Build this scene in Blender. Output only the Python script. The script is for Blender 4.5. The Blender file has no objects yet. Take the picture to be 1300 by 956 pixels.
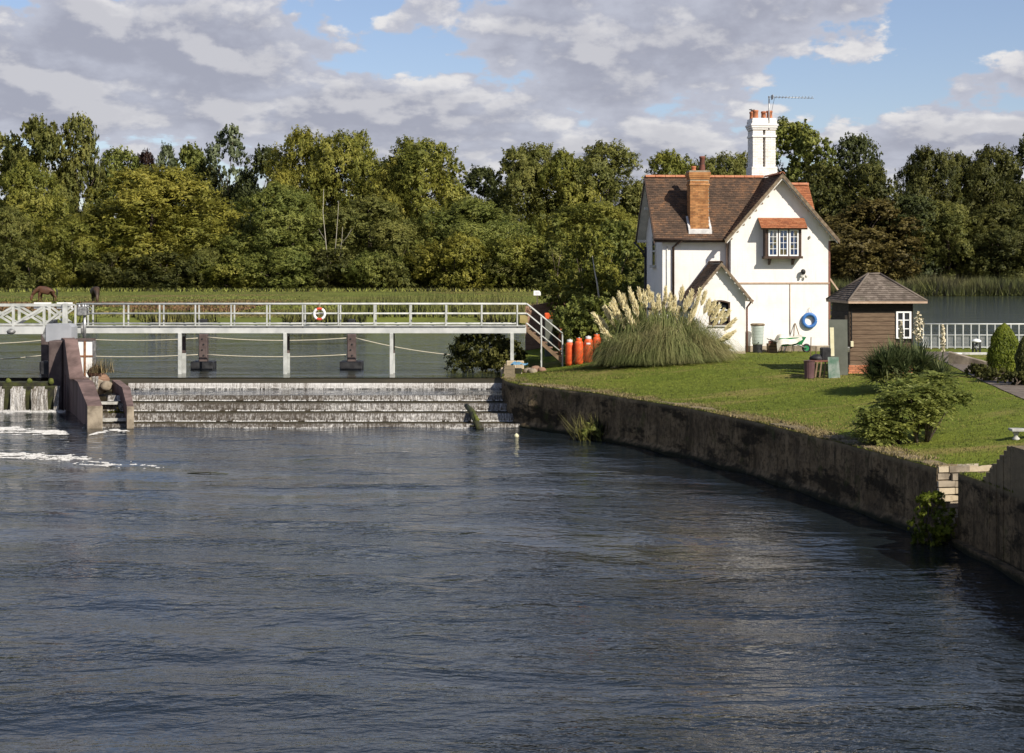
import bpy, math, random
import numpy as np
from mathutils import Vector, Matrix
R = math.radians
random.seed(7)
rng = np.random.default_rng(7)
scene = bpy.context.scene
COL = scene.collection

# ------------------------------------------------------------------ camera
CAM_Z = 5.8            # metres above the lower pool
FPX = 2000.0           # focal length in photograph pixels
HOR = 335.0            # horizon row in the photograph
cam_d = bpy.data.cameras.new('camera')
cam = bpy.data.objects.new('camera', cam_d)
COL.objects.link(cam)
cam.location = (0, 0, CAM_Z)
cam.rotation_euler = (R(90), 0, 0)
cam_d.sensor_width = 36.0
cam_d.lens = FPX / 1300 * 36
cam_d.shift_y = -(478 - HOR) / 1300
cam_d.clip_start = 0.5
cam_d.clip_end = 6000
scene.camera = cam

# ------------------------------------------------------------------ light
SUN_AZ, SUN_EL = 40.0, 37.0     # degrees right of straight behind the camera, elevation
S = Vector((math.sin(R(SUN_AZ)) * math.cos(R(SUN_EL)), -math.cos(R(SUN_AZ)) * math.cos(R(SUN_EL)), math.sin(R(SUN_EL))))
sun_d = bpy.data.lights.new('sun', 'SUN')
sun_d.energy = 5.0
sun_d.angle = R(0.5)
sun_d.color = (1.0, 0.93, 0.82)
sun = bpy.data.objects.new('sun', sun_d)
COL.objects.link(sun)
sun.rotation_euler = S.to_track_quat('Z', 'Y').to_euler()
sun.location = (30, -30, 60)

scene.view_settings.view_transform = 'Standard'
scene.view_settings.look = 'None'
scene.view_settings.exposure = 0.40
scene.view_settings.gamma = 1.0
scene.view_settings.use_curve_mapping = False

# ------------------------------------------------------------------ node helper
class NT:
    def __init__(s, nt): s.nt = nt
    def n(s, typ, **kw):
        nd = s.nt.nodes.new(typ)
        for k, v in kw.items():
            if hasattr(nd, k) and not k[0].isupper(): setattr(nd, k, v)
        return nd
    def link(s, a, b): s.nt.links.new(a, b)
    def put(s, sock, v):
        if isinstance(v, bpy.types.NodeSocket): s.link(v, sock)
        elif v is not None: sock.default_value = v
    def m(s, op, a, b=None, c=None, clamp=False):
        nd = s.nt.nodes.new('ShaderNodeMath'); nd.operation = op; nd.use_clamp = clamp
        s.put(nd.inputs[0], a)
        if b is not None: s.put(nd.inputs[1], b)
        if c is not None: s.put(nd.inputs[2], c)
        return nd.outputs[0]
    def comb(s, x, y, z=0.0):
        nd = s.nt.nodes.new('ShaderNodeCombineXYZ')
        for i, v in enumerate((x, y, z)): s.put(nd.inputs[i], v)
        return nd.outputs[0]
    def sep(s, v):
        nd = s.nt.nodes.new('ShaderNodeSeparateXYZ'); s.link(v, nd.inputs[0]); return nd.outputs
    def noise(s, vec, scale=1.0, detail=4.0, rough=0.55, dist=0.0):
        nd = s.nt.nodes.new('ShaderNodeTexNoise')
        if vec is not None: s.link(vec, nd.inputs['Vector'])
        nd.inputs['Scale'].default_value = scale; nd.inputs['Detail'].default_value = detail
        nd.inputs['Roughness'].default_value = rough; nd.inputs['Distortion'].default_value = dist
        return nd.outputs['Fac']
    def mapping(s, vec, scale=(1, 1, 1), loc=(0, 0, 0), rot=(0, 0, 0)):
        nd = s.nt.nodes.new('ShaderNodeMapping'); s.link(vec, nd.inputs['Vector'])
        nd.inputs['Scale'].default_value = scale; nd.inputs['Location'].default_value = loc; nd.inputs['Rotation'].default_value = rot
        return nd.outputs[0]
    def ramp(s, fac, stops):
        nd = s.nt.nodes.new('ShaderNodeValToRGB'); s.put(nd.inputs[0], fac)
        el = nd.color_ramp.elements
        while len(el) < len(stops): el.new(0.5)
        for e, (p, c) in zip(el, stops):
            e.position = p; e.color = (*c, 1) if not isinstance(c, (int, float)) else (c, c, c, 1)
        return nd.outputs[0]
    def mix(s, fac, a, b, typ='MIX'):
        nd = s.nt.nodes.new('ShaderNodeMix'); nd.data_type = 'RGBA'; nd.blend_type = typ
        s.put(nd.inputs[0], fac)
        for i, v in ((6, a), (7, b)):
            if isinstance(v, tuple) and len(v) == 3: v = (*v, 1)
            s.put(nd.inputs[i], v)
        return nd.outputs[2]
    def smooth(s, v, a, b):
        nd = s.nt.nodes.new('ShaderNodeMapRange'); nd.interpolation_type = 'SMOOTHSTEP'
        s.put(nd.inputs[0], v); s.put(nd.inputs[1], a); s.put(nd.inputs[2], b)
        return nd.outputs[0]

# ------------------------------------------------------------------ world: Nishita sky with a broken cumulus layer
world = bpy.data.worlds.new('World')
scene.world = world
world.use_nodes = True
wt = world.node_tree
wt.nodes.clear()
W = NT(wt)
w_out = W.n('ShaderNodeOutputWorld')
bg = W.n('ShaderNodeBackground')
SKY_STRENGTH = 0.085
bg.inputs['Strength'].default_value = SKY_STRENGTH
W.link(bg.outputs[0], w_out.inputs[0])
sky = W.n('ShaderNodeTexSky')
sky.sky_type = 'NISHITA'
sky.sun_disc = False
sky.sun_elevation = R(SUN_EL)
sky.sun_rotation = R(180 - SUN_AZ)
sky.altitude = 0; sky.air_density = 1.0; sky.dust_density = 0.3; sky.ozone_density = 2.5
tc = W.n('ShaderNodeTexCoord')
dx, dy, dz = W.sep(tc.outputs['Generated'])
az = W.m('ARCTAN2', dx, dy)
el = W.m('ARCSINE', dz)
elc = W.m('MAXIMUM', el, 0.0)
# compress elevation upwards so that clouds overhead grow in scale like a real layer
elw = W.m('MULTIPLY', W.m('LOGARITHM', W.m('ADD', elc, 0.10), 2.718), 0.30)
def density(eo, ao=0.0):
    a = W.m('ADD', az, ao); e = W.m('ADD', elw, eo)
    # cumulus heads (fractal) riding on long flat banks (stretched)
    n1 = W.noise(W.comb(W.m('MULTIPLY', a, 11.0), W.m('MULTIPLY', e, 15.0), 3.7), 1.7, 11.0, 0.56, 0.0)
    n2 = W.noise(W.comb(W.m('MULTIPLY', a, 3.4), W.m('MULTIPLY', e, 19.0), 9.1), 1.0, 4.0, 0.5)
    return W.m('ADD', W.m('MULTIPLY', n1, 0.70), W.m('MULTIPLY', n2, 0.30))
# where the breaks and the big banks of cloud stand, as compass bearing and height above the horizon (radians)
blobs = [  # bearing, elevation, half-width, half-height, weight
    (-0.205, 0.135, 0.115, 0.038, .13), (0.110, 0.142, 0.125, 0.045, .15), (-0.08, 0.100, 0.10, 0.02, .07), (-0.30, 0.115, 0.06, 0.05, .10),
    (0.315, 0.090, 0.045, 0.045, .13), (0.02, 0.085, 0.10, 0.02, .07),
    (-0.305, 0.155, 0.022, 0.020, -.14), (-0.115, 0.160, 0.05, 0.014, -.13), (-0.078, 0.130, 0.032, 0.018, -.18), (0.278, 0.140, 0.05, 0.040, -.24),
    (0.205, 0.118, 0.035, 0.018, -.14), (-0.235, 0.076, 0.11, 0.013, -.11), (0.03, 0.088, 0.025, 0.01, -.10), (0.0, 0.065, 0.6, 0.03, .05)]
bias = None
for (ba, be, wa, we, wt_) in blobs:
    q = W.m('ADD', W.m('POWER', W.m('ABSOLUTE', W.m('DIVIDE', W.m('SUBTRACT', az, ba), wa)), 2.0),
            W.m('POWER', W.m('ABSOLUTE', W.m('DIVIDE', W.m('SUBTRACT', el, be), we)), 2.0))
    g = W.m('MULTIPLY', W.m('EXPONENT', W.m('MULTIPLY', q, -1.0)), wt_)
    bias = g if bias is None else W.m('ADD', bias, g)
d0 = W.m('ADD', density(0.0), bias)
d1 = W.m('ADD', density(0.014, 0.010), bias)
# nearer the zenith one looks through the gaps of the layer, so less of it covers the sky
open_up = W.m('MULTIPLY', W.smooth(el, 0.17, 0.6), 0.12)
cover = W.smooth(W.m('SUBTRACT', d0, open_up), 0.448, 0.500)
thick = W.smooth(d0, 0.47, 0.66)
lit = W.m('MULTIPLY', W.smooth(W.m('SUBTRACT', d0, d1), -0.015, 0.10), W.m('MULTIPLY_ADD', thick, -0.55, 1.0))
k = 0.84 / SKY_STRENGTH
grey = W.mix(thick, (0.47 * k, 0.485 * k, 0.56 * k), (0.335 * k, 0.345 * k, 0.415 * k))
cloud = W.mix(lit, grey, (0.76 * k, 0.74 * k, 0.73 * k))
skyc = W.mix(0.14, W.mix(1.0, sky.outputs[0], (0.96, 0.92, 1.02), 'MULTIPLY'), (0.42 * k, 0.46 * k, 0.54 * k))   # thin veil of vapour between the clouds
wcol = W.mix(W.m('MULTIPLY', cover, 0.95), skyc, cloud)
W.link(wcol, bg.inputs['Color'])

# ------------------------------------------------------------------ materials
def new_mat(name, rough=0.7, spec=0.3):
    m = bpy.data.materials.new(name); m.use_nodes = True
    nt = m.node_tree; b = nt.nodes['Principled BSDF']
    b.inputs['Roughness'].default_value = rough
    b.inputs['Specular IOR Level'].default_value = spec
    return m, NT(nt), b
def obj_coord(T): return T.n('ShaderNodeTexCoord').outputs['Object']
def bump_to(T, b, h, strength=0.4, dist=0.02):
    nd = T.n('ShaderNodeBump'); nd.inputs['Strength'].default_value = strength; nd.inputs['Distance'].default_value = dist
    T.link(h, nd.inputs['Height']); T.link(nd.outputs[0], b.inputs['Normal'])
def pmat(name, c1, c2, scale=3.0, rough=0.7, bump=0.3, bdist=0.01, stretch=(1, 1, 1), metal=0.0, spec=0.3, detail=5, island=0.0):
    m, T, b = new_mat(name, rough, spec)
    v = T.mapping(obj_coord(T), stretch)
    n = T.noise(v, scale, detail, 0.6)
    f = T.smooth(n, 0.32, 0.68)
    col = T.mix(f, c1, c2)
    if island:
        g = T.n('ShaderNodeNewGeometry')
        hv = T.m('MULTIPLY_ADD', g.outputs['Random Per Island'], 2 * island, 1 - island)
        hsv = T.n('ShaderNodeHueSaturation'); T.link(col, hsv.inputs['Color']); T.link(hv, hsv.inputs['Value']); col = hsv.outputs[0]
    T.link(col, b.inputs['Base Color'])
    b.inputs['Metallic'].default_value = metal
    if bump:
        n2 = T.noise(v, scale * 4, 4, 0.6)
        bump_to(T, b, n2, bump, bdist)
    return m
def leaf_mat(name, dark, light, third=None, transl=0.46, nscale=0.35):
    m, T, b = new_mat(name, 0.55, 0.25)
    g = T.n('ShaderNodeNewGeometry')
    n = T.noise(obj_coord(T), nscale, 3, 0.6)
    f = T.m('ADD', T.m('MULTIPLY', g.outputs['Random Per Island'], 0.55), T.m('MULTIPLY', T.smooth(n, 0.35, 0.65), 0.45))
    stops = [(0.1, dark), (0.75, light)] if third is None else [(0.1, dark), (0.6, light), (0.95, third)]
    col = T.ramp(f, stops)
    T.link(col, b.inputs['Base Color'])
    tr = T.n('ShaderNodeBsdfTranslucent'); T.link(col, tr.inputs['Color'])
    mx = T.n('ShaderNodeMixShader'); mx.inputs[0].default_value = transl
    T.link(b.outputs[0], mx.inputs[1]); T.link(tr.outputs[0], mx.inputs[2])
    T.link(mx.outputs[0], m.node_tree.nodes['Material Output'].inputs[0])
    return m

M = {}
# white painted brick walls
def wall_mat():
    m, T, b = new_mat('white_painted_brick', 0.75, 0.2)
    oc = obj_coord(T); x, y, z = T.sep(oc)
    br = T.n('ShaderNodeTexBrick'); T.link(T.comb(T.m('ADD', x, y), z), br.inputs['Vector'])
    br.inputs['Scale'].default_value = 1.0; br.inputs['Brick Width'].default_value = 0.225; br.inputs['Row Height'].default_value = 0.075
    br.inputs['Mortar Size'].default_value = 0.009; br.inputs['Mortar Smooth'].default_value = 0.4
    n = T.noise(oc, 1.3, 6, 0.65)
    n2 = T.noise(T.mapping(oc, (5, 5, 0.5)), 1.5, 5, 0.65)
    c = T.mix(T.smooth(n, 0.45, 0.75), (0.74, 0.715, 0.68), (0.66, 0.63, 0.585))
    c = T.mix(T.m('MULTIPLY', T.smooth(n2, 0.52, 0.74), 0.45), c, (0.58, 0.54, 0.46))
    base = T.m('MULTIPLY', T.smooth(z, 0.5, 0.0), T.smooth(n, 0.3, 0.6))
    c = T.mix(T.m('MULTIPLY', base, 0.6), c, (0.30, 0.28, 0.22))
    T.link(c, b.inputs['Base Color'])
    h = T.m('ADD', T.m('MULTIPLY', br.outputs['Fac'], -1.0), T.m('MULTIPLY', T.noise(oc, 30, 3), 0.4))
    bump_to(T, b, h, 0.35, 0.006)
    return m
M['wall'] = wall_mat()
M['whitebrick'] = pmat('flaking_white_brick', (0.72, 0.69, 0.64), (0.80, 0.78, 0.75), 3, 0.8, 0.5, 0.01, island=0.12)
M['whitebrick_m'] = pmat('old_chimney_mortar', (0.5, 0.46, 0.40), (0.6, 0.56, 0.5), 4, 0.9, 0.4)
M['tile'] = None
def tile_mat(name, a, b_, c, moss):
    m, T, b = new_mat(name, 0.85, 0.15)
    g = T.n('ShaderNodeNewGeometry'); oc = obj_coord(T)
    n = T.noise(oc, 0.9, 6, 0.7)
    f = T.m('ADD', T.m('MULTIPLY', g.outputs['Random Per Island'], 0.5), T.m('MULTIPLY', T.smooth(n, 0.3, 0.7), 0.5))
    col = T.ramp(f, [(0.15, a), (0.5, b_), (0.9, c)])
    n3 = T.noise(oc, 2.2, 6, 0.75)
    col = T.mix(T.m('MULTIPLY', T.smooth(n3, 0.55, 0.7), 0.6), col, moss)
    T.link(col, b.inputs['Base Color'])
    bump_to(T, b, T.noise(oc, 25, 3), 0.3, 0.006)
    return m
M['tile'] = tile_mat('clay_roof_tiles', (0.062, 0.043, 0.032), (0.095, 0.062, 0.043), (0.18, 0.098, 0.054), (0.055, 0.049, 0.036))
M['tile_red'] = tile_mat('bright_clay_tiles', (0.22, 0.085, 0.045), (0.32, 0.12, 0.055), (0.36, 0.16, 0.08), (0.2, 0.10, 0.06))
M['shingle'] = tile_mat('weathered_shingles', (0.075, 0.06, 0.048), (0.13, 0.105, 0.085), (0.2, 0.165, 0.135), (0.08, 0.075, 0.05))
M['ridge'] = pmat('terracotta_ridge', (0.33, 0.12, 0.06), (0.42, 0.19, 0.10), 6, 0.8, 0.3, 0.01, island=0.25)
M['pot'] = pmat('terracotta_pot', (0.36, 0.12, 0.05), (0.46, 0.18, 0.09), 8, 0.75, 0.2)
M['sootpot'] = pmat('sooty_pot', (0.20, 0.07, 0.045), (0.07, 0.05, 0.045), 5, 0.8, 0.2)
M['orangebrick'] = pmat('orange_stock_brick', (0.27, 0.115, 0.04), (0.38, 0.185, 0.07), 4, 0.85, 0.4, 0.008, island=0.3)
M['redbrick'] = pmat('red_brick', (0.36, 0.12, 0.055), (0.45, 0.19, 0.10), 4, 0.85, 0.4, 0.008, island=0.25)
M['mortar'] = pmat('mortar', (0.30, 0.24, 0.16), (0.38, 0.32, 0.24), 6, 0.95, 0.3)
M['lead'] = pmat('pale_lead_flashing', (0.45, 0.44, 0.43), (0.6, 0.59, 0.57), 6, 0.6, 0.2)
M['barge'] = pmat('brown_weathered_bargeboard', (0.10, 0.07, 0.045), (0.22, 0.17, 0.11), 8, 0.8, 0.4, 0.01, (1, 1, 1))
M['soffit'] = pmat('flaking_white_soffit', (0.5, 0.49, 0.45), (0.62, 0.6, 0.55), 5, 0.8, 0.3)
M['brownpaint'] = pmat('dark_brown_paint', (0.045, 0.028, 0.02), (0.075, 0.045, 0.03), 6, 0.45, 0.15)
M['redbrown'] = pmat('red_brown_pipe', (0.16, 0.06, 0.04), (0.22, 0.10, 0.07), 6, 0.5, 0.15)
M['tan'] = pmat('tan_painted_strip', (0.36, 0.25, 0.17), (0.44, 0.32, 0.23), 6, 0.7, 0.15)
M['black'] = pmat('black_paint', (0.012, 0.012, 0.013), (0.03, 0.03, 0.03), 6, 0.5, 0.1)
M['whitepaint'] = pmat('white_gloss_paint', (0.74, 0.74, 0.72), (0.80, 0.80, 0.79), 2.5, 0.45, 0.1)
M['rail'] = pmat('weathered_white_paint', (0.33, 0.34, 0.315), (0.52, 0.525, 0.495), 2.2, 0.55, 0.2, 0.004)
M['railgrey'] = pmat('grey_steel_beam', (0.40, 0.41, 0.395), (0.55, 0.555, 0.53), 1.4, 0.55, 0.2, 0.004)  # even grey for girders, cross ties and lock rails
M['concrete'] = pmat('stained_concrete', (0.15, 0.12, 0.085), (0.36, 0.30, 0.22), 2.2, 0.85, 0.5, 0.02)
M['purple'] = pmat('purple_brown_brick_pier', (0.085, 0.056, 0.048), (0.21, 0.14, 0.122), 1.1, 0.85, 0.6, 0.02, (1, 1, 0.45))
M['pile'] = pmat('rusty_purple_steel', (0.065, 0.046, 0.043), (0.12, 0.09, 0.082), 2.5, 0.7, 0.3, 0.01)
M['tar'] = pmat('tarred_timber', (0.012, 0.012, 0.014), (0.04, 0.04, 0.042), 3, 0.6, 0.4, 0.01)
M['rope'] = pmat('pale_rope', (0.42, 0.38, 0.28), (0.52, 0.48, 0.38), 12, 0.9, 0.2)
M['greymetal'] = pmat('grey_motor_cover', (0.27, 0.28, 0.30), (0.33, 0.34, 0.36), 1.5, 0.5, 0.1)
M['gearmetal'] = pmat('dull_grey_gear', (0.12, 0.12, 0.12), (0.30, 0.30, 0.29), 7, 0.5, 0.3, metal=0.3)
M['rust'] = pmat('rusty_brown_steel', (0.16, 0.075, 0.035), (0.28, 0.14, 0.07), 6, 0.8, 0.4)
M['orange'] = pmat('orange_red_gas_paint', (0.50, 0.06, 0.014), (0.66, 0.11, 0.025), 5, 0.5, 0.15)
M['steel'] = pmat('galvanised_steel', (0.30, 0.30, 0.30), (0.45, 0.45, 0.44), 5, 0.45, 0.1, metal=0.6)
M['stone'] = pmat('pale_sandstone', (0.36, 0.29, 0.19), (0.48, 0.40, 0.28), 4, 0.9, 0.5, 0.02)
M['greystone'] = pmat('lichened_grey_stone', (0.30, 0.29, 0.26), (0.50, 0.49, 0.45), 5, 0.9, 0.4, 0.02)
M['oldbrick'] = pmat('old_brown_brickwork', (0.17, 0.095, 0.06), (0.27, 0.17, 0.115), 5, 0.9, 0.6, 0.02, (0.6, 0.6, 3))
M['board'] = pmat('brown_weatherboard', (0.085, 0.053, 0.032), (0.155, 0.105, 0.065), 3, 0.8, 0.4, 0.006, (0.7, 3, 9))
M['darkwood'] = pmat('very_dark_wood', (0.015, 0.011, 0.008), (0.035, 0.026, 0.018), 3, 0.8, 0.3, 0.006, (1, 1, 5))  # very dark wood tone for hut sides, head board and roof underside
M['glassdark'] = pmat('dark_window_glass', (0.012, 0.014, 0.016), (0.02, 0.022, 0.026), 2, 0.06, 0.0, spec=0.6)
M['bark'] = pmat('grey_brown_bark', (0.06, 0.045, 0.032), (0.13, 0.10, 0.075), 3, 0.9, 0.7, 0.04, (3, 3, 0.6))
M['palebark'] = pmat('pale_bark', (0.38, 0.34, 0.27), (0.52, 0.48, 0.40), 3, 0.85, 0.5, 0.03, (3, 3, 0.8))
M['plume'] = pmat('cream_pampas_plume', (0.62, 0.53, 0.28), (0.78, 0.70, 0.44), 8, 0.9, 0.0, island=0.15)
M['bloom'] = pmat('cream_yucca_bloom', (0.58, 0.50, 0.34), (0.75, 0.68, 0.50), 8, 0.8, 0.0, island=0.2)
M['waterbutt'] = pmat('grey_green_plastic', (0.33, 0.38, 0.34), (0.42, 0.46, 0.42), 3, 0.5, 0.1)
M['bluehose'] = pmat('blue_plastic', (0.035, 0.12, 0.34), (0.06, 0.18, 0.44), 4, 0.45, 0.1)
M['greenplastic'] = pmat('green_plastic', (0.02, 0.17, 0.06), (0.03, 0.24, 0.10), 4, 0.45, 0.1)
M['tarp'] = pmat('off_white_tarpaulin', (0.50, 0.47, 0.38), (0.68, 0.65, 0.57), 4, 0.8, 0.6, 0.03)
M['bluetarp'] = pmat('faded_blue_sheet', (0.06, 0.16, 0.26), (0.14, 0.26, 0.36), 5, 0.8, 0.5, 0.03)
M['greypanel'] = pmat('grey_green_panel', (0.085, 0.09, 0.07), (0.12, 0.125, 0.10), 2, 0.7, 0.2)
M['cream'] = pmat('cream_plank', (0.52, 0.48, 0.30), (0.62, 0.58, 0.40), 3, 0.75, 0.2)
M['greenboard'] = pmat('green_and_grey_board', (0.06, 0.13, 0.085), (0.26, 0.28, 0.25), 2.6, 0.7, 0.2)
M['maroon'] = pmat('maroon_plastic', (0.08, 0.04, 0.042), (0.12, 0.065, 0.066), 3, 0.6, 0.15)
M['terra_box'] = pmat('brown_wooden_crate', (0.13, 0.085, 0.05), (0.22, 0.15, 0.09), 4, 0.85, 0.4)
M['tarmac'] = pmat('worn_tarmac_path', (0.10, 0.08, 0.062), (0.16, 0.13, 0.105), 2.5, 0.9, 0.5, 0.01)
M['red'] = pmat('red_band', (0.55, 0.05, 0.025), (0.62, 0.09, 0.05), 4, 0.5, 0.1)
M['yellowboard'] = pmat('ochre_board', (0.24, 0.19, 0.07), (0.30, 0.25, 0.10), 4, 0.7, 0.2)
M['moss'] = pmat('green_moss', (0.05, 0.065, 0.012), (0.11, 0.12, 0.025), 6, 0.95, 0.7, 0.03)
M['horse'] = pmat('brown_horse_coat', (0.055, 0.024, 0.014), (0.10, 0.045, 0.024), 2, 0.6, 0.1)
M['horse_dark'] = pmat('dark_bay_coat', (0.022, 0.014, 0.010), (0.06, 0.035, 0.02), 2, 0.6, 0.1)
M['wetwood'] = pmat('mossy_wet_timber', (0.018, 0.016, 0.011), (0.055, 0.06, 0.015), 3, 0.7, 0.6, 0.02)
M['crest'] = pmat('algae_and_dark_reflection', (0.03, 0.026, 0.014), (0.07, 0.058, 0.032), 1.5, 0.75, 0.4, 0.01, (0.4, 2, 1), spec=0.15)  # algae tone on the crest; on treads it paints in dark reflections
M['wetstone'] = pmat('wet_algae_stone', (0.022, 0.018, 0.012), (0.06, 0.05, 0.03), 1.2, 0.35, 0.5, 0.015, (1, 1, 2))

def retaining_mat():
    m, T, b = new_mat('old_river_wall', 0.9, 0.12)
    oc = obj_coord(T); x, y, z = T.sep(oc)
    zz = T.m('ADD', z, 0.0)
    n1 = T.noise(oc, 1.1, 8, 0.7); n5 = T.noise(oc, 7.0, 6, 0.7)
    n2 = T.noise(T.mapping(oc, (2.6, 2.6, 0.3)), 1.6, 6, 0.7)
    c = T.mix(T.smooth(n1, 0.33, 0.67), (0.10, 0.072, 0.042), (0.24, 0.175, 0.10))
    c = T.mix(T.smooth(n5, 0.42, 0.70), c, (0.06, 0.045, 0.028))
    c = T.mix(T.m('MULTIPLY', T.smooth(n2, 0.46, 0.68), 0.8), c, (0.040, 0.031, 0.018))
    # algae and lichen patches spreading from mid height, dark weed line at the water
    n3 = T.noise(T.mapping(oc, (0.42, 0.42, 1.1)), 1.1, 9, 0.70)
    c = T.mix(T.m('MULTIPLY', T.smooth(n3, 0.505, 0.59), 0.9), c, (0.020, 0.016, 0.010))
    c = T.mix(T.m('MULTIPLY', T.smooth(z, 2.72, 2.90), 0.55), c, (0.26, 0.21, 0.13))
    n6 = T.noise(T.mapping(oc, (0.9, 0.9, 0.9), loc=(4, 2, 7)), 1.3, 7, 0.7)
    c = T.mix(T.m('MULTIPLY', T.smooth(n6, 0.56, 0.68), 0.7), c, (0.055, 0.060, 0.018))
    n7 = T.noise(T.mapping(oc, (1.2, 1.2, 3.0)), 2.0, 5, 0.6)
    c = T.mix(T.smooth(T.m('ADD', T.m('SUBTRACT', z, 1.55), T.m('MULTIPLY', n7, 0.24)), 0.14, 0.02), c, (0.017, 0.018, 0.010))
    T.link(c, b.inputs['Base Color'])
    bump_to(T, b, T.m('ADD', T.m('ADD', n5, n1), T.m('MULTIPLY', n3, 1.5)), 0.9, 0.05)
    return m
M['riverwall'] = retaining_mat()

def ground_mat(name, g1, g2, dry, sc=1.0, drybias=0.0):
    m, T, b = new_mat(name, 0.95, 0.1)
    oc = obj_coord(T)
    n1 = T.noise(oc, 0.45 * sc, 6, 0.6); n2 = T.noise(oc, 3.2 * sc, 5, 0.65)
    n3 = T.noise(T.mapping(oc, (0.35, 0.9, 1), rot=(0, 0, 0.5)), 0.55 * sc, 5, 0.62)
    n4 = T.noise(oc, 20 * sc, 4, 0.7)
    c = T.mix(T.smooth(n1, 0.35, 0.65), g1, g2)
    c = T.mix(T.smooth(n2, 0.4, 0.75), c, tuple(v * 0.6 for v in g1))
    c = T.mix(T.m('MULTIPLY', T.smooth(T.m('ADD', n3, drybias), 0.52, 0.68), 0.8), c, dry)
    c = T.mix(T.m('MULTIPLY', n4, 0.5), c, tuple(v * 0.55 for v in g1))
    T.link(c, b.inputs['Base Color'])
    bump_to(T, b, T.m('ADD', n4, n2), 0.8, 0.05)
    return m
M['lawn'] = ground_mat('mown_lawn', (0.13, 0.165, 0.022), (0.175, 0.205, 0.028), (0.30, 0.22, 0.085))
M['meadow'] = ground_mat('rough_meadow', (0.11, 0.13, 0.028), (0.155, 0.175, 0.036), (0.19, 0.12, 0.06), 0.12)
def blade_mat(name, g1, g2, dry, dryf=0.5, sc=0.4, up=True):
    m, T, b = new_mat(name, 0.7, 0.2)
    g = T.n('ShaderNodeNewGeometry'); oc = obj_coord(T)
    n3 = T.noise(T.mapping(oc, (0.35, 0.9, 1), rot=(0, 0, 0.5)), sc, 5, 0.62)
    c = T.mix(g.outputs['Random Per Island'], g1, g2)
    c = T.mix(T.m('MULTIPLY', T.smooth(n3, 0.47, 0.64), dryf), c, dry)
    T.link(c, b.inputs['Base Color'])
    tr = T.n('ShaderNodeBsdfTranslucent'); T.link(c, tr.inputs['Color'])
    mx = T.n('ShaderNodeMixShader'); mx.inputs[0].default_value = 0.15 if up else 0.3
    if up:      # a sward scatters light like the ground it covers, not like single upright cards
        rn = g.outputs['Random Per Island']; j = T.m('MULTIPLY_ADD', rn, 1.0, -0.5); j2 = T.m('MULTIPLY_ADD', T.m('FRACT', T.m('MULTIPLY', rn, 17.3)), 1.0, -0.5)
        T.link(T.comb(j, j2, 1.0), b.inputs['Normal']); T.link(T.comb(j, j2, 1.0), tr.inputs['Normal'])
    T.link(b.outputs[0], mx.inputs[1]); T.link(tr.outputs[0], mx.inputs[2])
    T.link(mx.outputs[0], m.node_tree.nodes['Material Output'].inputs[0])
    return m
M['lawnblade'] = blade_mat('lawn_blades', (0.145, 0.18, 0.022), (0.205, 0.235, 0.032), (0.34, 0.25, 0.095), 0.8, 0.4)
M['dryblade'] = blade_mat('dry_edge_blades', (0.26, 0.20, 0.09), (0.36, 0.28, 0.14), (0.17, 0.18, 0.05), 0.5, 0.8)
M['rustblade'] = blade_mat('rusty_dock_blades', (0.22, 0.13, 0.065), (0.32, 0.19, 0.095), (0.18, 0.18, 0.05), 0.5, 0.08)
M['meadowblade'] = blade_mat('meadow_blades', (0.18, 0.205, 0.04), (0.28, 0.29, 0.07), (0.27, 0.17, 0.085), 0.85, 0.05)
M['reed'] = blade_mat('reed_blades', (0.11, 0.14, 0.042), (0.22, 0.23, 0.085), (0.24, 0.20, 0.11), 0.6, 0.12)
M['pampasleaf'] = blade_mat('pampas_blades', (0.085, 0.105, 0.032), (0.25, 0.27, 0.095), (0.30, 0.235, 0.115), 0.55, 0.7, up=False)
M['yuccaleaf'] = blade_mat('yucca_blades', (0.035, 0.055, 0.02), (0.13, 0.155, 0.06), (0.16, 0.14, 0.06), 0.4, 0.7, up=False)
M['rushleaf'] = blade_mat('rush_blades', (0.17, 0.20, 0.045), (0.30, 0.31, 0.085), (0.33, 0.26, 0.10), 0.6, 0.3)

def water_mat(name, deep, s1, rough, strength, open_reach=False):
    m, T, b = new_mat(name, rough, 0.5)
    b.inputs['IOR'].default_value = 1.33
    oc = obj_coord(T)
    c = T.mix(T.noise(oc, 0.15, 3), deep, tuple(v * 1.5 for v in deep))
    T.link(c, b.inputs['Base Color'])
    v1 = T.mapping(oc, (0.85, 1.5, 1)); v2 = T.mapping(oc, (1.0, 1.7, 1), rot=(0, 0, 0.35)); v3 = T.mapping(oc, (1, 1.4, 1), rot=(0, 0, -0.5))
    h = T.m('ADD', T.m('MULTIPLY', T.noise(v1, 1.3 * s1, 3, 0.55, 0.6), 1.0),
            T.m('ADD', T.m('MULTIPLY', T.noise(v2, 3.0 * s1, 3, 0.6, 0.4), 0.46), T.m('MULTIPLY', T.noise(v3, 9.0 * s1, 2, 0.5), 0.06)))
    calm = T.m('MULTIPLY_ADD', T.smooth(T.noise(T.mapping(oc, (0.09, 0.22, 1), rot=(0, 0, 0.25)), 1.0, 5, 0.6, 0.8), 0.36, 0.64), 0.80, 0.35)
    if open_reach:      # the wide reach to the right is ruffled by the wind, the left is sheltered by the trees
        xx = T.sep(oc)[0]; calm = T.m('MULTIPLY', calm, T.m('MULTIPLY_ADD', T.smooth(xx, 4.0, 26.0), 2.6, 1.0))
    bump_to(T, b, T.m('MULTIPLY', h, calm), strength, 0.16)
    return m
M['pool'] = water_mat('weir_pool_water', (0.007, 0.010, 0.012), 1.1, 0.035, 0.46)
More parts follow.
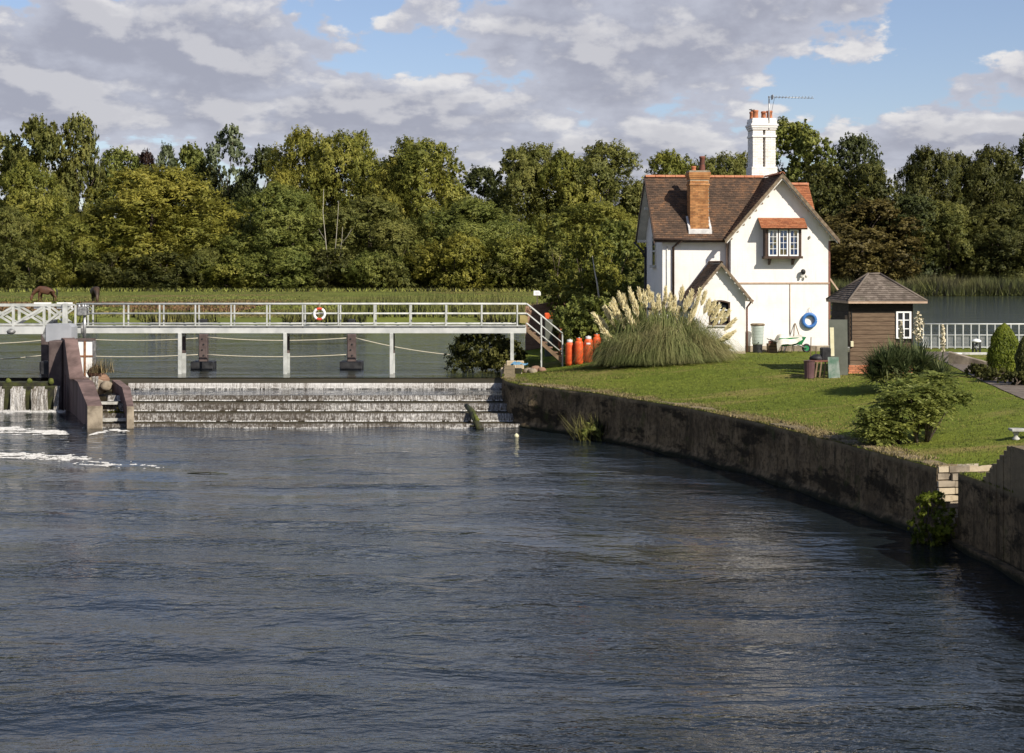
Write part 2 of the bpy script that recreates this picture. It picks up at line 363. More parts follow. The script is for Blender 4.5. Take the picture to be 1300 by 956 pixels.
M['upriver'] = water_mat('upper_river_water', (0.022, 0.027, 0.018), 1.2, 0.06, 0.42, True)

def fall_mat(name, lo, hi, sx=14.0, sz=1.6, dark=(0.035, 0.027, 0.018)):
    m, T, b = new_mat(name, 0.35, 0.4)
    oc = obj_coord(T)
    v = T.mapping(oc, (sx, 1.0, sz))
    n = T.noise(v, 1.0, 5, 0.7, 0.3); n2 = T.noise(T.mapping(oc, (0.35, 0.35, 0.2)), 1.0, 3, 0.6)
    n4 = T.noise(T.mapping(oc, (26, 3, 14)), 1.0, 3, 0.7)
    f = T.m('ADD', T.m('ADD', T.m('MULTIPLY', n, 0.6), T.m('MULTIPLY', n4, 0.4)), T.m('MULTIPLY', T.m('SUBTRACT', n2, 0.5), 0.35))
    c = T.mix(T.smooth(f, lo, hi), dark, (0.47, 0.455, 0.43))
    T.link(c, b.inputs['Base Color'])
    bump_to(T, b, f, 0.6, 0.04)
    return m
M['fall'] = fall_mat('broken_white_water', 0.45, 0.72, 20, 3.0, (0.06, 0.048, 0.034))
M['thinfall'] = fall_mat('thin_white_sheet', 0.36, 0.60, 22, 1.0, (0.12, 0.10, 0.08))
M['spout'] = fall_mat('sluice_spout_water', 0.44, 0.68, 24, 1.4, (0.09, 0.072, 0.05))
M['foam'] = pmat('white_foam', (0.34, 0.33, 0.31), (0.58, 0.57, 0.55), 9, 0.8, 0.8, 0.03)

# ------------------------------------------------------------------ mesh helpers
from mathutils import noise as mnoise
class MB:
    def __init__(s): s.V = []; s.F = []
    def add(s, vs, fs):
        o = len(s.V); s.V += [tuple(v) for v in vs]; s.F += [tuple(i + o for i in f) for f in fs]; return s
    def hexa(s, b, t):
        return s.add(list(b) + list(t), [(3, 2, 1, 0), (4, 5, 6, 7), (0, 1, 5, 4), (1, 2, 6, 5), (2, 3, 7, 6), (3, 0, 4, 7)])
    def box(s, x0, x1, y0, y1, z0, z1):
        return s.hexa([(x0, y0, z0), (x1, y0, z0), (x1, y1, z0), (x0, y1, z0)], [(x0, y0, z1), (x1, y0, z1), (x1, y1, z1), (x0, y1, z1)])
    def cbox(s, x0, x1, y0, y1, z0, z1, c=0.01):
        # box with chamfered top and vertical edges
        def ring(e, z): return [(x0 + e, y0, z), (x1 - e, y0, z), (x1, y0 + e, z), (x1, y1 - e, z), (x1 - e, y1, z), (x0 + e, y1, z), (x0, y1 - e, z), (x0, y0 + e, z)]
        a, b = ring(c, z0), ring(c, z1 - c)
        t = [(min(max(x, x0 + c), x1 - c), min(max(y, y0 + c), y1 - c), z1) for x, y, z in b]
        f = [tuple(range(7, -1, -1)), tuple(range(16, 24))]
        for k in (0, 8):
            for i in range(8): j = (i + 1) % 8; f.append((k + i, k + j, k + 8 + j, k + 8 + i))
        return s.add(a + b + t, f)
    def beam(s, p0, p1, w, h):
        p0, p1 = Vector(p0), Vector(p1); d = (p1 - p0).normalized()
        up = Vector((0, 0, 1)) if abs(d.z) < 0.95 else Vector((0, 1, 0))
        a = d.cross(up).normalized() * (w / 2); b = a.cross(d).normalized() * (h / 2)
        return s.hexa([p0 - a - b, p0 + a - b, p1 + a - b, p1 - a - b], [p0 - a + b, p0 + a + b, p1 + a + b, p1 - a + b])
    def path(s, pts, r, n=8, caps=True):
        pts = [Vector(p) for p in pts]; m = len(pts)
        rs = r if isinstance(r, (list, tuple)) else [r] * m
        o = len(s.V); ref = None
        for i, p in enumerate(pts):
            d = (pts[min(i + 1, m - 1)] - pts[max(i - 1, 0)]).normalized()
            if ref is None: ref = d.orthogonal().normalized()
            ref = (ref - d * ref.dot(d)).normalized(); q = d.cross(ref)
            for k in range(n):
                a = 2 * math.pi * k / n
                s.V.append(tuple(p + (ref * math.cos(a) + q * math.sin(a)) * rs[i]))
        for i in range(m - 1):
            for k in range(n):
                k2 = (k + 1) % n
                s.F.append((o + i * n + k, o + i * n + k2, o + (i + 1) * n + k2, o + (i + 1) * n + k))
        if caps:
            s.F.append(tuple(o + k for k in range(n - 1, -1, -1))); s.F.append(tuple(o + (m - 1) * n + k for k in range(n)))
        return s
    def lathe(s, c, prof, n=16):
        o = len(s.V); c = Vector(c)
        for r, z in prof:
            for k in range(n):
                a = 2 * math.pi * k / n; s.V.append((c.x + r * math.cos(a), c.y + r * math.sin(a), c.z + z))
        for i in range(len(prof) - 1):
            for k in range(n):
                k2 = (k + 1) % n; s.F.append((o + i * n + k, o + i * n + k2, o + (i + 1) * n + k2, o + (i + 1) * n + k))
        s.F.append(tuple(o + k for k in range(n - 1, -1, -1))); s.F.append(tuple(o + (len(prof) - 1) * n + k for k in range(n)))
        return s
    def torus(s, c, R0, r, axis='y', n=28, k=10, a0=0, a1=2 * math.pi):
        pts = []; full = abs(a1 - a0 - 2 * math.pi) < 1e-6
        for i in range(n + 1):
            a = a0 + (a1 - a0) * i / n
            pts.append((c[0] + R0 * math.cos(a), c[1], c[2] + R0 * math.sin(a)) if axis == 'y' else (c[0], c[1] + R0 * math.cos(a), c[2] + R0 * math.sin(a)))
        return s.path(pts, r, k, not full)
    def extrude(s, poly, d):   # polygon of 3D points, swept along vector d
        n = len(poly); d = Vector(d); a = [Vector(p) for p in poly]
        o = len(s.V); s.V += [tuple(p) for p in a] + [tuple(p + d) for p in a]
        s.F.append(tuple(o + i for i in range(n))); s.F.append(tuple(o + n + i for i in range(n - 1, -1, -1)))
        for i in range(n): j = (i + 1) % n; s.F.append((o + j, o + i, o + n + i, o + n + j))
        return s
    def rock(s, c, rx, ry, rz, seed=0, n=10, k=6):
        o = len(s.V); c = Vector(c)
        for i in range(k + 1):
            th = math.pi * i / k
            for j in range(n):
                a = 2 * math.pi * j / n
                d = Vector((math.sin(th) * math.cos(a), math.sin(th) * math.sin(a), math.cos(th)))
                q = 1 + 0.28 * mnoise.noise(d * 1.9 + Vector((seed * 3.1, seed, 0)))
                s.V.append((c.x + d.x * rx * q, c.y + d.y * ry * q, c.z + d.z * rz * q))
        for i in range(k):
            for j in range(n):
                j2 = (j + 1) % n; s.F.append((o + i * n + j, o + (i + 1) * n + j, o + (i + 1) * n + j2, o + i * n + j2))
        return s
def np_mesh(name, V, F):
    me = bpy.data.meshes.new(name)
    V = np.asarray(V, np.float32); F = np.asarray(F, np.int32); m, k = F.shape
    me.vertices.add(len(V)); me.vertices.foreach_set('co', V.ravel())
    me.loops.add(m * k); me.loops.foreach_set('vertex_index', F.ravel())
    me.polygons.add(m); me.polygons.foreach_set('loop_start', np.arange(0, m * k, k, dtype=np.int32))
    me.polygons.foreach_set('loop_total', np.full(m, k, np.int32))
    me.update(calc_edges=True)
    return me
def tag(o, label=None, cat=None, group=None, kind=None):
    if label: o['label'] = label
    if cat: o['category'] = cat
    if group: o['group'] = group
    if kind: o['kind'] = kind
    return o
def shade(me, on=True):
    me.polygons.foreach_set('use_smooth', np.full(len(me.polygons), on))
def mesh_of(name, mb, smooth=False):
    if isinstance(mb, bpy.types.Mesh): me = mb
    else:
        me = bpy.data.meshes.new(name); me.from_pydata([tuple(v) for v in mb.V], [], mb.F); me.update()
    if smooth: shade(me)
    return me
def link_obj(name, me, mat=None, parent=None):
    o = bpy.data.objects.new(name, me); COL.objects.link(o)
    if mat is not None and me is not None and not me.materials: me.materials.append(M.get(mat) if isinstance(mat, str) else mat)
    if parent is not None: o.parent = parent
    return o
def thing(name, loc, label, cat, group=None, rz=0.0):
    o = bpy.data.objects.new(name, None); COL.objects.link(o)
    o.location = loc; o.rotation_euler = (0, 0, rz); o.empty_display_size = 0.2
    return tag(o, label, cat, group)
ROOTLOC = {}
def part(name, mb, mat, parent, smooth=False, world=False, kind=None):
    """one mesh under its thing; world=True when its points are given in world metres"""
    if world:
        p = parent
        off = Vector((0, 0, 0))
        while p is not None: off += Vector(p.location); p = p.parent
        mb.V = [(v[0] - off.x, v[1] - off.y, v[2] - off.z) for v in mb.V]
    o = link_obj(name, mesh_of(name, mb, smooth), mat, parent)
    return tag(o, kind=kind)
def single(name, mb, mat, label=None, cat=None, group=None, kind=None, smooth=False):
    """a top-level thing that is one mesh, points in world metres; origin goes to its base"""
    V = np.array(mb.V); lo, hi = V.min(0), V.max(0)
    c = ((lo[0] + hi[0]) / 2, (lo[1] + hi[1]) / 2, lo[2])
    mb.V = [tuple(v) for v in (V - np.array(c))]
    o = link_obj(name, mesh_of(name, mb, smooth), mat); o.location = c
    return tag(o, label, cat, group, kind)
def PX(px, py, d): return Vector(((px - 650) * d / FPX, d, CAM_Z - (py - HOR) * d / FPX))
def X(px, d): return (px - 650) * d / FPX
def Z(py, d): return CAM_Z - (py - HOR) * d / FPX
def sstep(a, b, x):
    t = min(max((x - a) / (b - a), 0), 1); return t * t * (3 - 2 * t)

# ------------------------------------------------------------------ ground of the lock island
ZU = 1.10                                  # upper river level
WALL_PTS = [(-0.35, 67.5), (-0.35, 59.2), (-0.10, 57.2), (0.45, 55.7), (1.4, 54.6), (2.87, 52.25), (5.2, 47.3), (6.66, 42.96), (7.73, 38.7), (8.66, 34.6), (8.97, 33.3), (9.16, 32.4), (9.50, 29.0), (9.75, 24.0), (10.0, 16.0)]
BACK_PTS = [(-0.2, 70.5), (1.5, 77), (4.0, 84), (9, 84), (13, 79), (16.0, 71.3), (20, 70.0), (28, 70.0), (45, 70), (60, 66), (62, 50), (60, 30), (58, 16)]
def resample(pts, n):
    P = np.array(pts, float); s = np.r_[0, np.cumsum(np.hypot(*np.diff(P, axis=0).T))]
    t = np.linspace(0, s[-1], n); return np.stack([np.interp(t, s, P[:, 0]), np.interp(t, s, P[:, 1])], 1)
WP = np.array(WALL_PTS)
def wall_dist(x, y):
    a = WP[:-1]; b = WP[1:]; p = np.array([x, y]); ab = b - a
    t = np.clip(((p - a) * ab).sum(1) / (ab * ab).sum(1), 0, 1)
    q = a + ab * t[:, None] - p
    return float(np.sqrt((q * q).sum(1)).min())
def gz(x, y):
    d = wall_dist(x, y)
    z = 1.50 + 0.62 * sstep(0.3, 7.5, d)
    if y > 60 and x < 6: z -= 0.30 * sstep(0, 1, 1 - x / 6) * sstep(60, 66, y)
    return z + 0.03 * mnoise.noise(Vector((x * 0.6, y * 0.6, 0)))
n_u, n_v = 420, 64
_n0, _n1 = np.array(WALL_PTS[10]), np.array(WALL_PTS[11]); _nt = (_n1 - _n0) / np.linalg.norm(_n1 - _n0); _nn = np.array([-_nt[1], _nt[0]]); _nl = float(np.linalg.norm(_n1 - _n0))
def in_notch(x, y, m=0.0):      # where the landing steps cut into the bank
    q = np.array([x, y]) - _n0; s, t = float(q @ _nt), float(q @ _nn); return -m < s < _nl + m and -0.3 < t < 1.3 + m
A = resample(WALL_PTS, n_u); B = resample(BACK_PTS, n_u)
Vg = []; Fg = []
for i in range(n_u):
    for j in range(n_v):
        s = (j / (n_v - 1)) ** 1.6
        x, y = A[i] * (1 - s) + B[i] * s
        Vg.append((x, y, gz(x, y) if j else 1.49))
    Vg.append((B[i][0], B[i][1], 0.2))
for i in range(n_u - 1):
    for j in range(n_v):
        a = i * (n_v + 1) + j; b = a + n_v + 1
        cx_ = sum(Vg[q][0] for q in (a, b, b + 1, a + 1)) / 4; cy_ = sum(Vg[q][1] for q in (a, b, b + 1, a + 1)) / 4
        if j < 20 and in_notch(cx_, cy_, 0.05): continue
        Fg.append((a, b, b + 1, a + 1)[::-1])
me = np_mesh('lawn', Vg, Fg); shade(me)
lawn = tag(link_obj('lawn', me, 'lawn'), kind='structure')

# river banks beyond: one sheet reaching the horizon
BANK = [(-700, 105), (-120, 116), (-60, 121), (-20, 122), (2, 123), (9, 128), (14, 150), (20, 205), (27, 228), (60, 231), (140, 234), (700, 240)]
BK = resample(BANK, 240)
Vm = []; Fm = []
rows = [0, 0.6, 2, 5, 10, 18, 30, 50, 80, 120, 200, 500, 1500, 4500]
for (x, y) in BK:
    Vm.append((x, y - 0.3, 0.2))
    for r in rows:
        yy = y + r
        z = ZU + 0.10 + 0.35 * sstep(0, 2, r) + 0.55 * sstep(5, 100, r) + (0.12 * mnoise.noise(Vector((x * 0.13, yy * 0.07, 0))) if r > 1 else 0)
        Vm.append((x * (1 + r / 900), yy, z))
nr = len(rows) + 1
for i in range(len(BK) - 1):
    for j in range(nr - 1):
        a = i * nr + j; b = a + nr; Fm.append((a, b, b + 1, a + 1))
me = np_mesh('meadow', Vm, Fm); shade(me)
meadow = tag(link_obj('meadow', me, 'meadow'), kind='structure')
def mz(x, y):
    yb = float(np.interp(x, BK[:, 0], BK[:, 1])); r = y - yb
    return ZU + 0.10 + 0.35 * sstep(0, 2, r) + 0.55 * sstep(5, 100, r)

# ------------------------------------------------------------------ water
def water_grid(name, x0, x1, y0, y1, z, step, amp, mat):
    # rows get wider with distance; gentle real swell under the fine ripples of the material
    ys = [y0]
    while ys[-1] < y1: ys.append(min(y1, ys[-1] + step * max(1, ys[-1] / 30)))
    xs = np.linspace(x0, x1, int((x1 - x0) / (step * 1.4)))
    Xg, Yg = np.meshgrid(xs, np.array(ys))
    H = np.zeros_like(Xg); r = np.random.default_rng(3)
    for i in range(26):
        lam = 0.9 + 2.6 * r.random(); th = r.normal(1.45, 0.55); k = 2 * math.pi / lam
        H += amp * lam ** 0.8 * np.sin(k * (Xg * math.cos(th) + Yg * math.sin(th)) + r.random() * 6.28 + 0.6 * np.sin(0.4 * Xg + i))
    V = np.stack([Xg, Yg, z + H], -1).reshape(-1, 3)
    ny, nx = Xg.shape; I = np.arange(ny * nx).reshape(ny, nx)
    F = np.stack([I[:-1, :-1], I[:-1, 1:], I[1:, 1:], I[1:, :-1]], -1).reshape(-1, 4)
    me = np_mesh(name, V, F); shade(me)
    return tag(link_obj(name, me, mat), kind='structure')
water_grid('river', -34, 16, 8, 62.3, 0.0, 0.16, 0.0020, 'pool')
mb = MB(); mb.add([(-220, 65.1, ZU), (260, 65.1, ZU), (260, 300, ZU), (-220, 300, ZU)], [(0, 1, 2, 3)])
tag(link_obj('upper_river', mesh_of('upper_river', mb), 'upriver'), kind='structure')
mb = MB(); mb.add([(-220, 2, -1.6), (260, 2, -1.6), (260, 300, -1.6), (-220, 300, -1.6)], [(0, 1, 2, 3)])
tag(link_obj('river_bed', mesh_of('river_bed', mb), 'wetstone'), kind='structure')

# ------------------------------------------------------------------ stepped weir and its falling water
weir = thing('weir', (-7, 60, -1), 'wide stepped stone weir spilling white water beside the river wall', 'weir')
xl, xr = -15.2, 1.6
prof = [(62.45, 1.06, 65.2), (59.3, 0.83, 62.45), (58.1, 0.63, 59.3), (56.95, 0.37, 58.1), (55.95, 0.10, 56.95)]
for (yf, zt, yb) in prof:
    mb = MB(); mb.box(xl if zt < 1 else -17.0, xr if zt < 1 else 0.1, yf, yb, -1.2, zt); part('step' if zt < 1 else 'crest', mb, 'crest', weir, world=True)  # treads coloured dark to imitate the risers reflected in their water film
# dark slick of water sliding over the crest
def fall_sheet(name, x0, x1, y, ztop, zbot, mat, dx=0.045, out=0.10, rough=0.03, seed=0, rows=7, taper=0.0):
    n = max(6, int((x1 - x0) / dx)); V = []
    for j in range(rows + 1):
        t = j / rows
        for i in range(n + 1):
            x = x0 + (x1 - x0) * i / n
            if taper: x = x + taper * t
            o = out * math.sqrt(t) + rough * t ** 0.5 * (mnoise.noise(Vector((x * 7, t * 2.5, seed))) + 0.6 * mnoise.noise(Vector((x * 19, t * 5, seed + 3))))
            V.append((x, y - 0.02 - o, ztop - (ztop - zbot) * t))
    F = []
    for j in range(rows):
        for i in range(n):
            a = j * (n + 1) + i; F.append((a + n + 1, a + n + 2, a + 1, a))
    mb = MB(); mb.V = V; mb.F = F
    return mb
falls = [(62.45, 1.075, 0.87, 'thinfall'), (59.3, 0.855, 0.66, 'fall'), (58.1, 0.655, 0.39, 'fall'), (56.95, 0.395, 0.12, 'fall'), (55.95, 0.125, -0.03, 'fall')]
for i, (y, zt, zb, mt) in enumerate(falls):
    part('falling_water', fall_sheet('f', xl, 1.5 if i else 0.0, y, zt, zb, mt, seed=i * 5.0, rough=0.05 if i else 0.02, out=0.12 if i else 0.06), mt, weir, True, True)
# films of water standing on the treads
for (yf, zt, yb) in prof[1:2]:
    ys = np.linspace(yf - 0.03, yb - 0.10, 5 if zt < 1 else 3); xs = np.linspace(xl, xr if zt < 1 else 0.05, 220)
    mb = MB(); nn = len(xs)
    for y in ys:
        for x in xs: mb.V.append((x, y, zt + 0.022 + 0.014 * mnoise.noise(Vector((x * 4, y * 5, 0)))))
    for j in range(len(ys) - 1):
        for i in range(nn - 1): mb.F.append((j * nn + i, j * nn + i + 1, (j + 1) * nn + i + 1, (j + 1) * nn + i))
    part('water_film', mb, 'pool', weir, True, True)
# broken foam where each fall lands
def foam_strip(x0, x1, y, z, depth, seed, dens=0.0, h=0.05, cell=0.05):
    mb = MB(); nx = int((x1 - x0) / cell); ny = max(2, int(depth / (cell * 0.8)))
    for i in range(nx):
        for j in range(ny):
            x = x0 + i * cell; t = j / ny
            v = mnoise.noise(Vector((x * 2.3, t * 2.0, seed))) + 0.7 * mnoise.noise(Vector((x * 8, t * 5, seed + 9)))
            if v + dens - 0.9 * t < 0: continue
            zz = z + h * (0.35 + 0.65 * random.random()) * (1 - 0.6 * t)
            jx, jy = random.uniform(-.02, .02), random.uniform(-.02, .02); y0 = y - t * depth
            w = cell * 0.62
            mb.add([(x - w + jx, y0 - w + jy, z - 0.02), (x + w + jx, y0 - w - jy, z - 0.02), (x + w, y0 + w, z - 0.02), (x - w, y0 + w + jy, z - 0.02), (x + jx, y0 + jy, zz)],
                   [(0, 1, 4), (1, 2, 4), (2, 3, 4), (3, 0, 4)])
    return mb
for i, (y, zt, zb, mt) in enumerate(falls):
    if i == 0: mb = foam_strip(xl, -0.4, y - 0.10, 0.855, 0.16, 2.0, 0.0, 0.03)
    else: mb = foam_strip(xl, 0.3 + 0.25 * i, y - 0.14, zb + 0.02, 0.11 if i < 4 else 0.36, 3.0 + i, 0.16 if i < 4 else 0.02, 0.04)
    if mb.V: part('foam_line', mb, 'foam', weir, False, True, kind='stuff')

# sluice sill left of the pier with its spouts
sl = thing('sluice_sill', (-24, 62.5, -1), 'dark overflow sill with narrow spouts left of the purple pier', 'sluice')
mb = MB(); mb.box(-32, -18.3, 62.3, 63.0, -1.2, 0.95); part('sill_wall', mb, 'wetstone', sl, world=True)
mb = MB(); mb.box(-32, -18.3, 62.1, 62.75, 0.99, 1.13); part('sill_beam', mb, 'wetwood', sl, world=True)
for px in (-32, 9.5, 36.5, 64):
    x = X(px, 62.1)
    mb = MB(); mb.cbox(x - 0.20, x + 0.20, 62.0, 62.32, -0.6, 0.99, 0.03); part('sill_post', mb, 'wetwood', sl, world=True)
    mb = MB(); mb.rock((x, 62.2, 1.16), 0.12, 0.12, 0.14, seed=px, n=8, k=5); part('moss_cap', mb, 'moss', sl, True, True)
for k, (a, b, tp) in enumerate([(-26, -14, 0.3), (-10, 7, 0.06), (14, 33, 0.1), (40, 61, 0.12), (70, 76, 0.05)]):
    x0, x1 = X(a, 62.1), X(b, 62.1)
    part('spout_water', fall_sheet('s', x0, x1, 62.16, 0.985, -0.05, 'spout', 0.03, 0.42, 0.06, k * 7.0, 10, tp), 'spout', sl, True, True)
    mb = foam_strip(x0 - 0.25, x1 + 0.35, 61.85, 0.0, 1.0, k * 3.0, 0.45, 0.10, 0.055)
    part('foam_splash', mb, 'foam', sl, False, True, kind='stuff')

# drifting foam on the pool
def foam_patch(label, pts, wid, seed, thr):
    # lacy: bubbles gather along the thin ridges of a turbulent field
    n = 900; P = resample(pts, n); mb = MB()
    for i, (x, y) in enumerate(P):
        t = i / (n - 1); w = wid * (0.4 + 0.6 * math.sin(math.pi * min(1, t * 0.95 + 0.1)))
        for k in range(16):
            o = random.uniform(-1, 1); xx = x + random.uniform(-.05, .05); yy = y + o * w
            q = Vector((xx * 0.9, yy * 1.5, seed)); v = 0.55 - 2.2 * abs(mnoise.noise(q)) - 1.1 * abs(mnoise.noise(q * 2.7 + Vector((3, 1, 0)))) + 0.7 * mnoise.noise(Vector((xx * 0.5, yy * 0.6, seed + 7)))
            if v - 0.55 * o * o - 0.30 * t < thr + random.uniform(-.1, 1.2): continue
            r = random.uniform(0.008, 0.03)
            mb.add([(xx - r * 2.2, yy - r, 0.02), (xx + r * 2.2, yy - r * random.random(), 0.02), (xx + r * 1.7, yy + r, 0.02), (xx - r * random.random(), yy + r * 1.3, 0.02), (xx, yy, 0.04)],
                   [(0, 1, 4), (1, 2, 4), (2, 3, 4), (3, 0, 4)])
    return single('foam', mb, 'foam', label, 'foam', kind='stuff')
foam_patch('white foam streak trailing right across the pool from the sluice', [PX(p, q, 11600 / (q - 335))[:2] for p, q in ((-10, 577), (25, 580), (60, 580), (110, 587), (170, 592), (215, 597))], 1.0, 1.0, -0.25)
foam_patch('white foam bank below the sluice spouts', [PX(p, q, 11600 / (q - 335))[:2] for p, q in ((-30, 546), (10, 547), (50, 548), (85, 552))], 1.3, 5.0, -0.35)
foam_patch('small foam curls at the foot of the fish pass', [PX(p, q, 11600 / (q - 335))[:2] for p, q in ((118, 552), (140, 547), (165, 549))], 0.6, 9.0, -0.2)

# ------------------------------------------------------------------ river wall
def wall_run(pts, h, thick, z0=-1.4):
    P = resample(pts, max(2, int(len(pts) * 22))); mb = MB(); n = len(P)
    T = np.gradient(P, axis=0); T /= np.linalg.norm(T, axis=1)[:, None]
    Nn = np.stack([-T[:, 1], T[:, 0]], 1)   # to the land side (left of travel is land for this ordering)
    sec = [(0.12, z0), (0.12, 0.06), (0.06, 0.14), (0.01, 0.22), (0.0, 0.5), (0.0, 0.8), (0.0, 1.1), (0.0, h - 0.07), (-0.03, h), (-thick, h), (-thick, z0)]
    for i in range(n):
        for (o, z) in sec:
            wob = 0.05 * mnoise.noise(Vector((P[i][0] * 1.3, P[i][1] * 1.3, z * 2))) + 0.03 * mnoise.noise(Vector((P[i][0] * 5, P[i][1] * 5, z * 3)))
            q = P[i] - Nn[i] * (o if o < 0.04 else o) if False else P[i] + Nn[i] * (-o + wob)
            mb.V.append((q[0], q[1], z + (wob if z > 1 else 0)))
    m = len(sec)
    for i in range(n - 1):
        for k in range(m):
            k2 = (k + 1) % m; mb.F.append((i * m + k, i * m + k2, (i + 1) * m + k2, (i + 1) * m + k))
    mb.F.append(tuple(range(m))[::-1]); mb.F.append(tuple((n - 1) * m + k for k in range(m)))
    return mb
i_notch = 10
single('river_wall', wall_run(WALL_PTS[:i_notch + 1], 1.52, 0.45), 'riverwall', 'long curving stained concrete river wall holding up the lawn', 'wall')
# landing steps cut into the wall
p0, p1 = Vector((*WALL_PTS[10], 0)), Vector((*WALL_PTS[11], 0))
tn = (p1 - p0).normalized(); nn_ = Vector((-tn.y, tn.x, 0)); Ln = (p1 - p0).length
ls = thing('landing_steps', (p0 + p1) / 2 + Vector((0, 0, -1.4)), 'worn pale stone steps notched into the river wall', 'steps')
for k_ in range(7):
    z1 = 1.46 - 0.20 * k_; a = p0 + nn_ * (1.24 - 0.17 * k_); b = p0 + nn_ * 1.7
    mb = MB()
    q = [a + tn * 0.02, a + tn * (Ln - 0.02), b + tn * (Ln - 0.02), b + tn * 0.02]
    zb = z1 - 0.19 if k_ < 6 else -1.3
    jit = [Vector((random.uniform(-.03, .03), random.uniform(-.03, .03), random.uniform(-.02, .02))) for _ in q]
    mb.hexa([v + Vector((0, 0, zb)) for v in q], [v + j + Vector((0, 0, z1)) for v, j in zip(q, jit)])
    part('stone_step', mb, 'concrete' if k_ < 5 else 'riverwall', ls, world=True)
for k_ in range(10):        # rough courses of the far cheek, ends facing the sun
    z1 = 1.52 - 0.15 * k_; t0 = 0.0; w_ = random.uniform(.22, .4)
    for q0_, q1_ in ((0.0, w_), (w_ + .012, .75), (.762, 1.4)):
        pr = random.uniform(0.0, 0.12); hgt = random.uniform(.125, .145); o_ = random.uniform(0.0, .05) if q0_ == 0 else 0
        q = [p0 - tn * 0.3 + nn_ * (q0_ + .03), p0 + tn * pr + nn_ * (q0_ + o_), p0 + tn * (pr + random.uniform(-.04, .03)) + nn_ * q1_, p0 - tn * 0.3 + nn_ * q1_]
        mb = MB(); mb.hexa([v + Vector((0, 0, z1 - hgt)) for v in q], [v + Vector((0, 0, z1 + random.uniform(-.012, .0))) for v in q]); part('cheek_stone', mb, 'stone' if random.random() < .6 else 'concrete', ls, world=True)
mb = MB(); a = p1 + nn_ * 0.51; b = p1 + nn_ * 1.8; w = tn * 0.16
mb.hexa([v + Vector((0, 0, -1.3)) for v in (a, a + w, b + w, b)], [v + Vector((0, 0, 1.50)) for v in (a, a + w, b + w, b)]); part('cheek_wall', mb, 'riverwall', ls, world=True)
# nearer wall, rising in steps towards the bridge
nw = thing('stepped_wall', (9.4, 30, -1.4), 'dark old wall at the right edge with a stair-stepped top', 'wall')
runs = [((9.16, 32.4), (9.285, 31.1), 1.50)]
a_, b_ = Vector((9.285, 31.1)), Vector((9.42, 29.8))
ns = 8
for k_ in range(ns):
    runs.append((tuple(a_.lerp(b_, k_ / ns)), tuple(a_.lerp(b_, (k_ + 1) / ns)), 1.50 + 0.105 * (k_ + 1)))
runs.append(((9.42, 29.8), (9.75, 24.0), 2.36)); runs.append(((9.75, 24.0), (10.0, 16.0), 2.36))
for i, (a, b, h) in enumerate(runs):
    a, b = Vector((*a, 0)), Vector((*b, 0)); t = (b - a).normalized(); n = Vector((-t.y, t.x, 0)); a = a + t * 0.002
    mb = MB(); o = 0.015 * random.random()
    q = [a + n * o, b + n * o, b + n * 0.5, a + n * 0.5]
    mb.hexa([v + Vector((0, 0, -1.4)) for v in q], [v + Vector((0, 0, h)) for v in q])
    part('wall_section', mb, 'riverwall', nw, world=True)
mb = MB()
a, b = Vector((9.16, 32.4, 0)), Vector((10.0, 16, 0)); t = (b - a).normalized(); n = Vector((-t.y, t.x, 0))
q = [a - n * 0.12, b - n * 0.12, b + n * 0.05, a + n * 0.05]
mb.hexa([v + Vector((0, 0, -1.4)) for v in q], [v + Vector((0, 0, 0.14)) for v in q]); part('footing', mb, 'riverwall', nw, world=True)

# ------------------------------------------------------------------ sluice pier, fish pass
pier = thing('sluice_pier', (-16.5, 60, -1.2), 'purple brown masonry pier sloping down into the pool', 'pier')
def slab(x0b, x1b, yb, zb, x0f, x1f, yf, zf, bot=-1.2):
    mb = MB()
    mb.hexa([(x0f, yf, bot), (x1f, yf, bot), (x1b, yb, bot), (x0b, yb, bot)], [(x0f, yf, zf), (x1f, yf, zf), (x1b, yb, zb), (x0b, yb, zb)]); return mb
part('rear_block', slab(-18.55, -17.9, 65.0, 1.36, -16.35, -15.75, 59.3, 1.36), 'purple', pier, world=True)
part('sloping_nose', slab(-16.35, -15.75, 59.298, 1.36, -14.95, -14.42, 55.45, 0.82), 'purple', pier, world=True)
mb = slab(-14.96, -14.41, 55.448, 0.80, -14.93, -14.43, 55.40, 0.79); part('nose_face', mb, 'concrete', pier, world=True)
part('buttress_slab', slab(-18.06, -17.54, 63.6, 2.76, -17.02, -16.46, 60.6, 1.40, 1.362), 'purple', pier, world=True)
part('tower_block', slab(-19.0, -18.45, 66.2, 2.74, -18.06, -17.56, 63.602, 2.74), 'purple', pier, world=True)
mb = MB(); mb.cbox(X(63, 64.4), X(81, 64.4), 64.2, 66.3, -1.2, 2.66, 0.04); part('dark_column', mb, 'pile', pier, world=True)
mb = MB(); mb.cbox(X(54, 65), X(70, 65), 64.6, 65.4, Z(474, 65), Z(458, 65), 0.04); part('fender_block', mb, 'tar', pier, world=True)
fp = thing('fish_pass', (-14.8, 58, -1.2), 'overgrown fish pass channel between two sloping purple walls', 'fish pass')
part('side_wall', slab(-15.72, -15.42, 61.9, 1.24, -14.5, -14.2, 58.6, 1.20), 'purple', fp, world=True)
part('side_wall', slab(-14.5, -14.2, 58.598, 1.20, -13.57, -13.33, 55.5, 0.80), 'purple', fp, world=True)
mb = slab(-13.58, -13.32, 55.498, 0.78, -13.55, -13.35, 55.44, 0.77); part('wall_end', mb, 'concrete', fp, world=True)
for (pa, pb, py, d) in ((128, 147, 511.5, 57.9), (131, 158, 532.5, 56.2)):
    mb = MB(); mb.box(X(pa, d) - 0.05, X(pb, d) + 0.08, d - 0.12, d + 0.12, Z(py, d) - 0.05, Z(py, d) + 0.04); part('cross_beam', mb, 'greystone', fp, world=True)
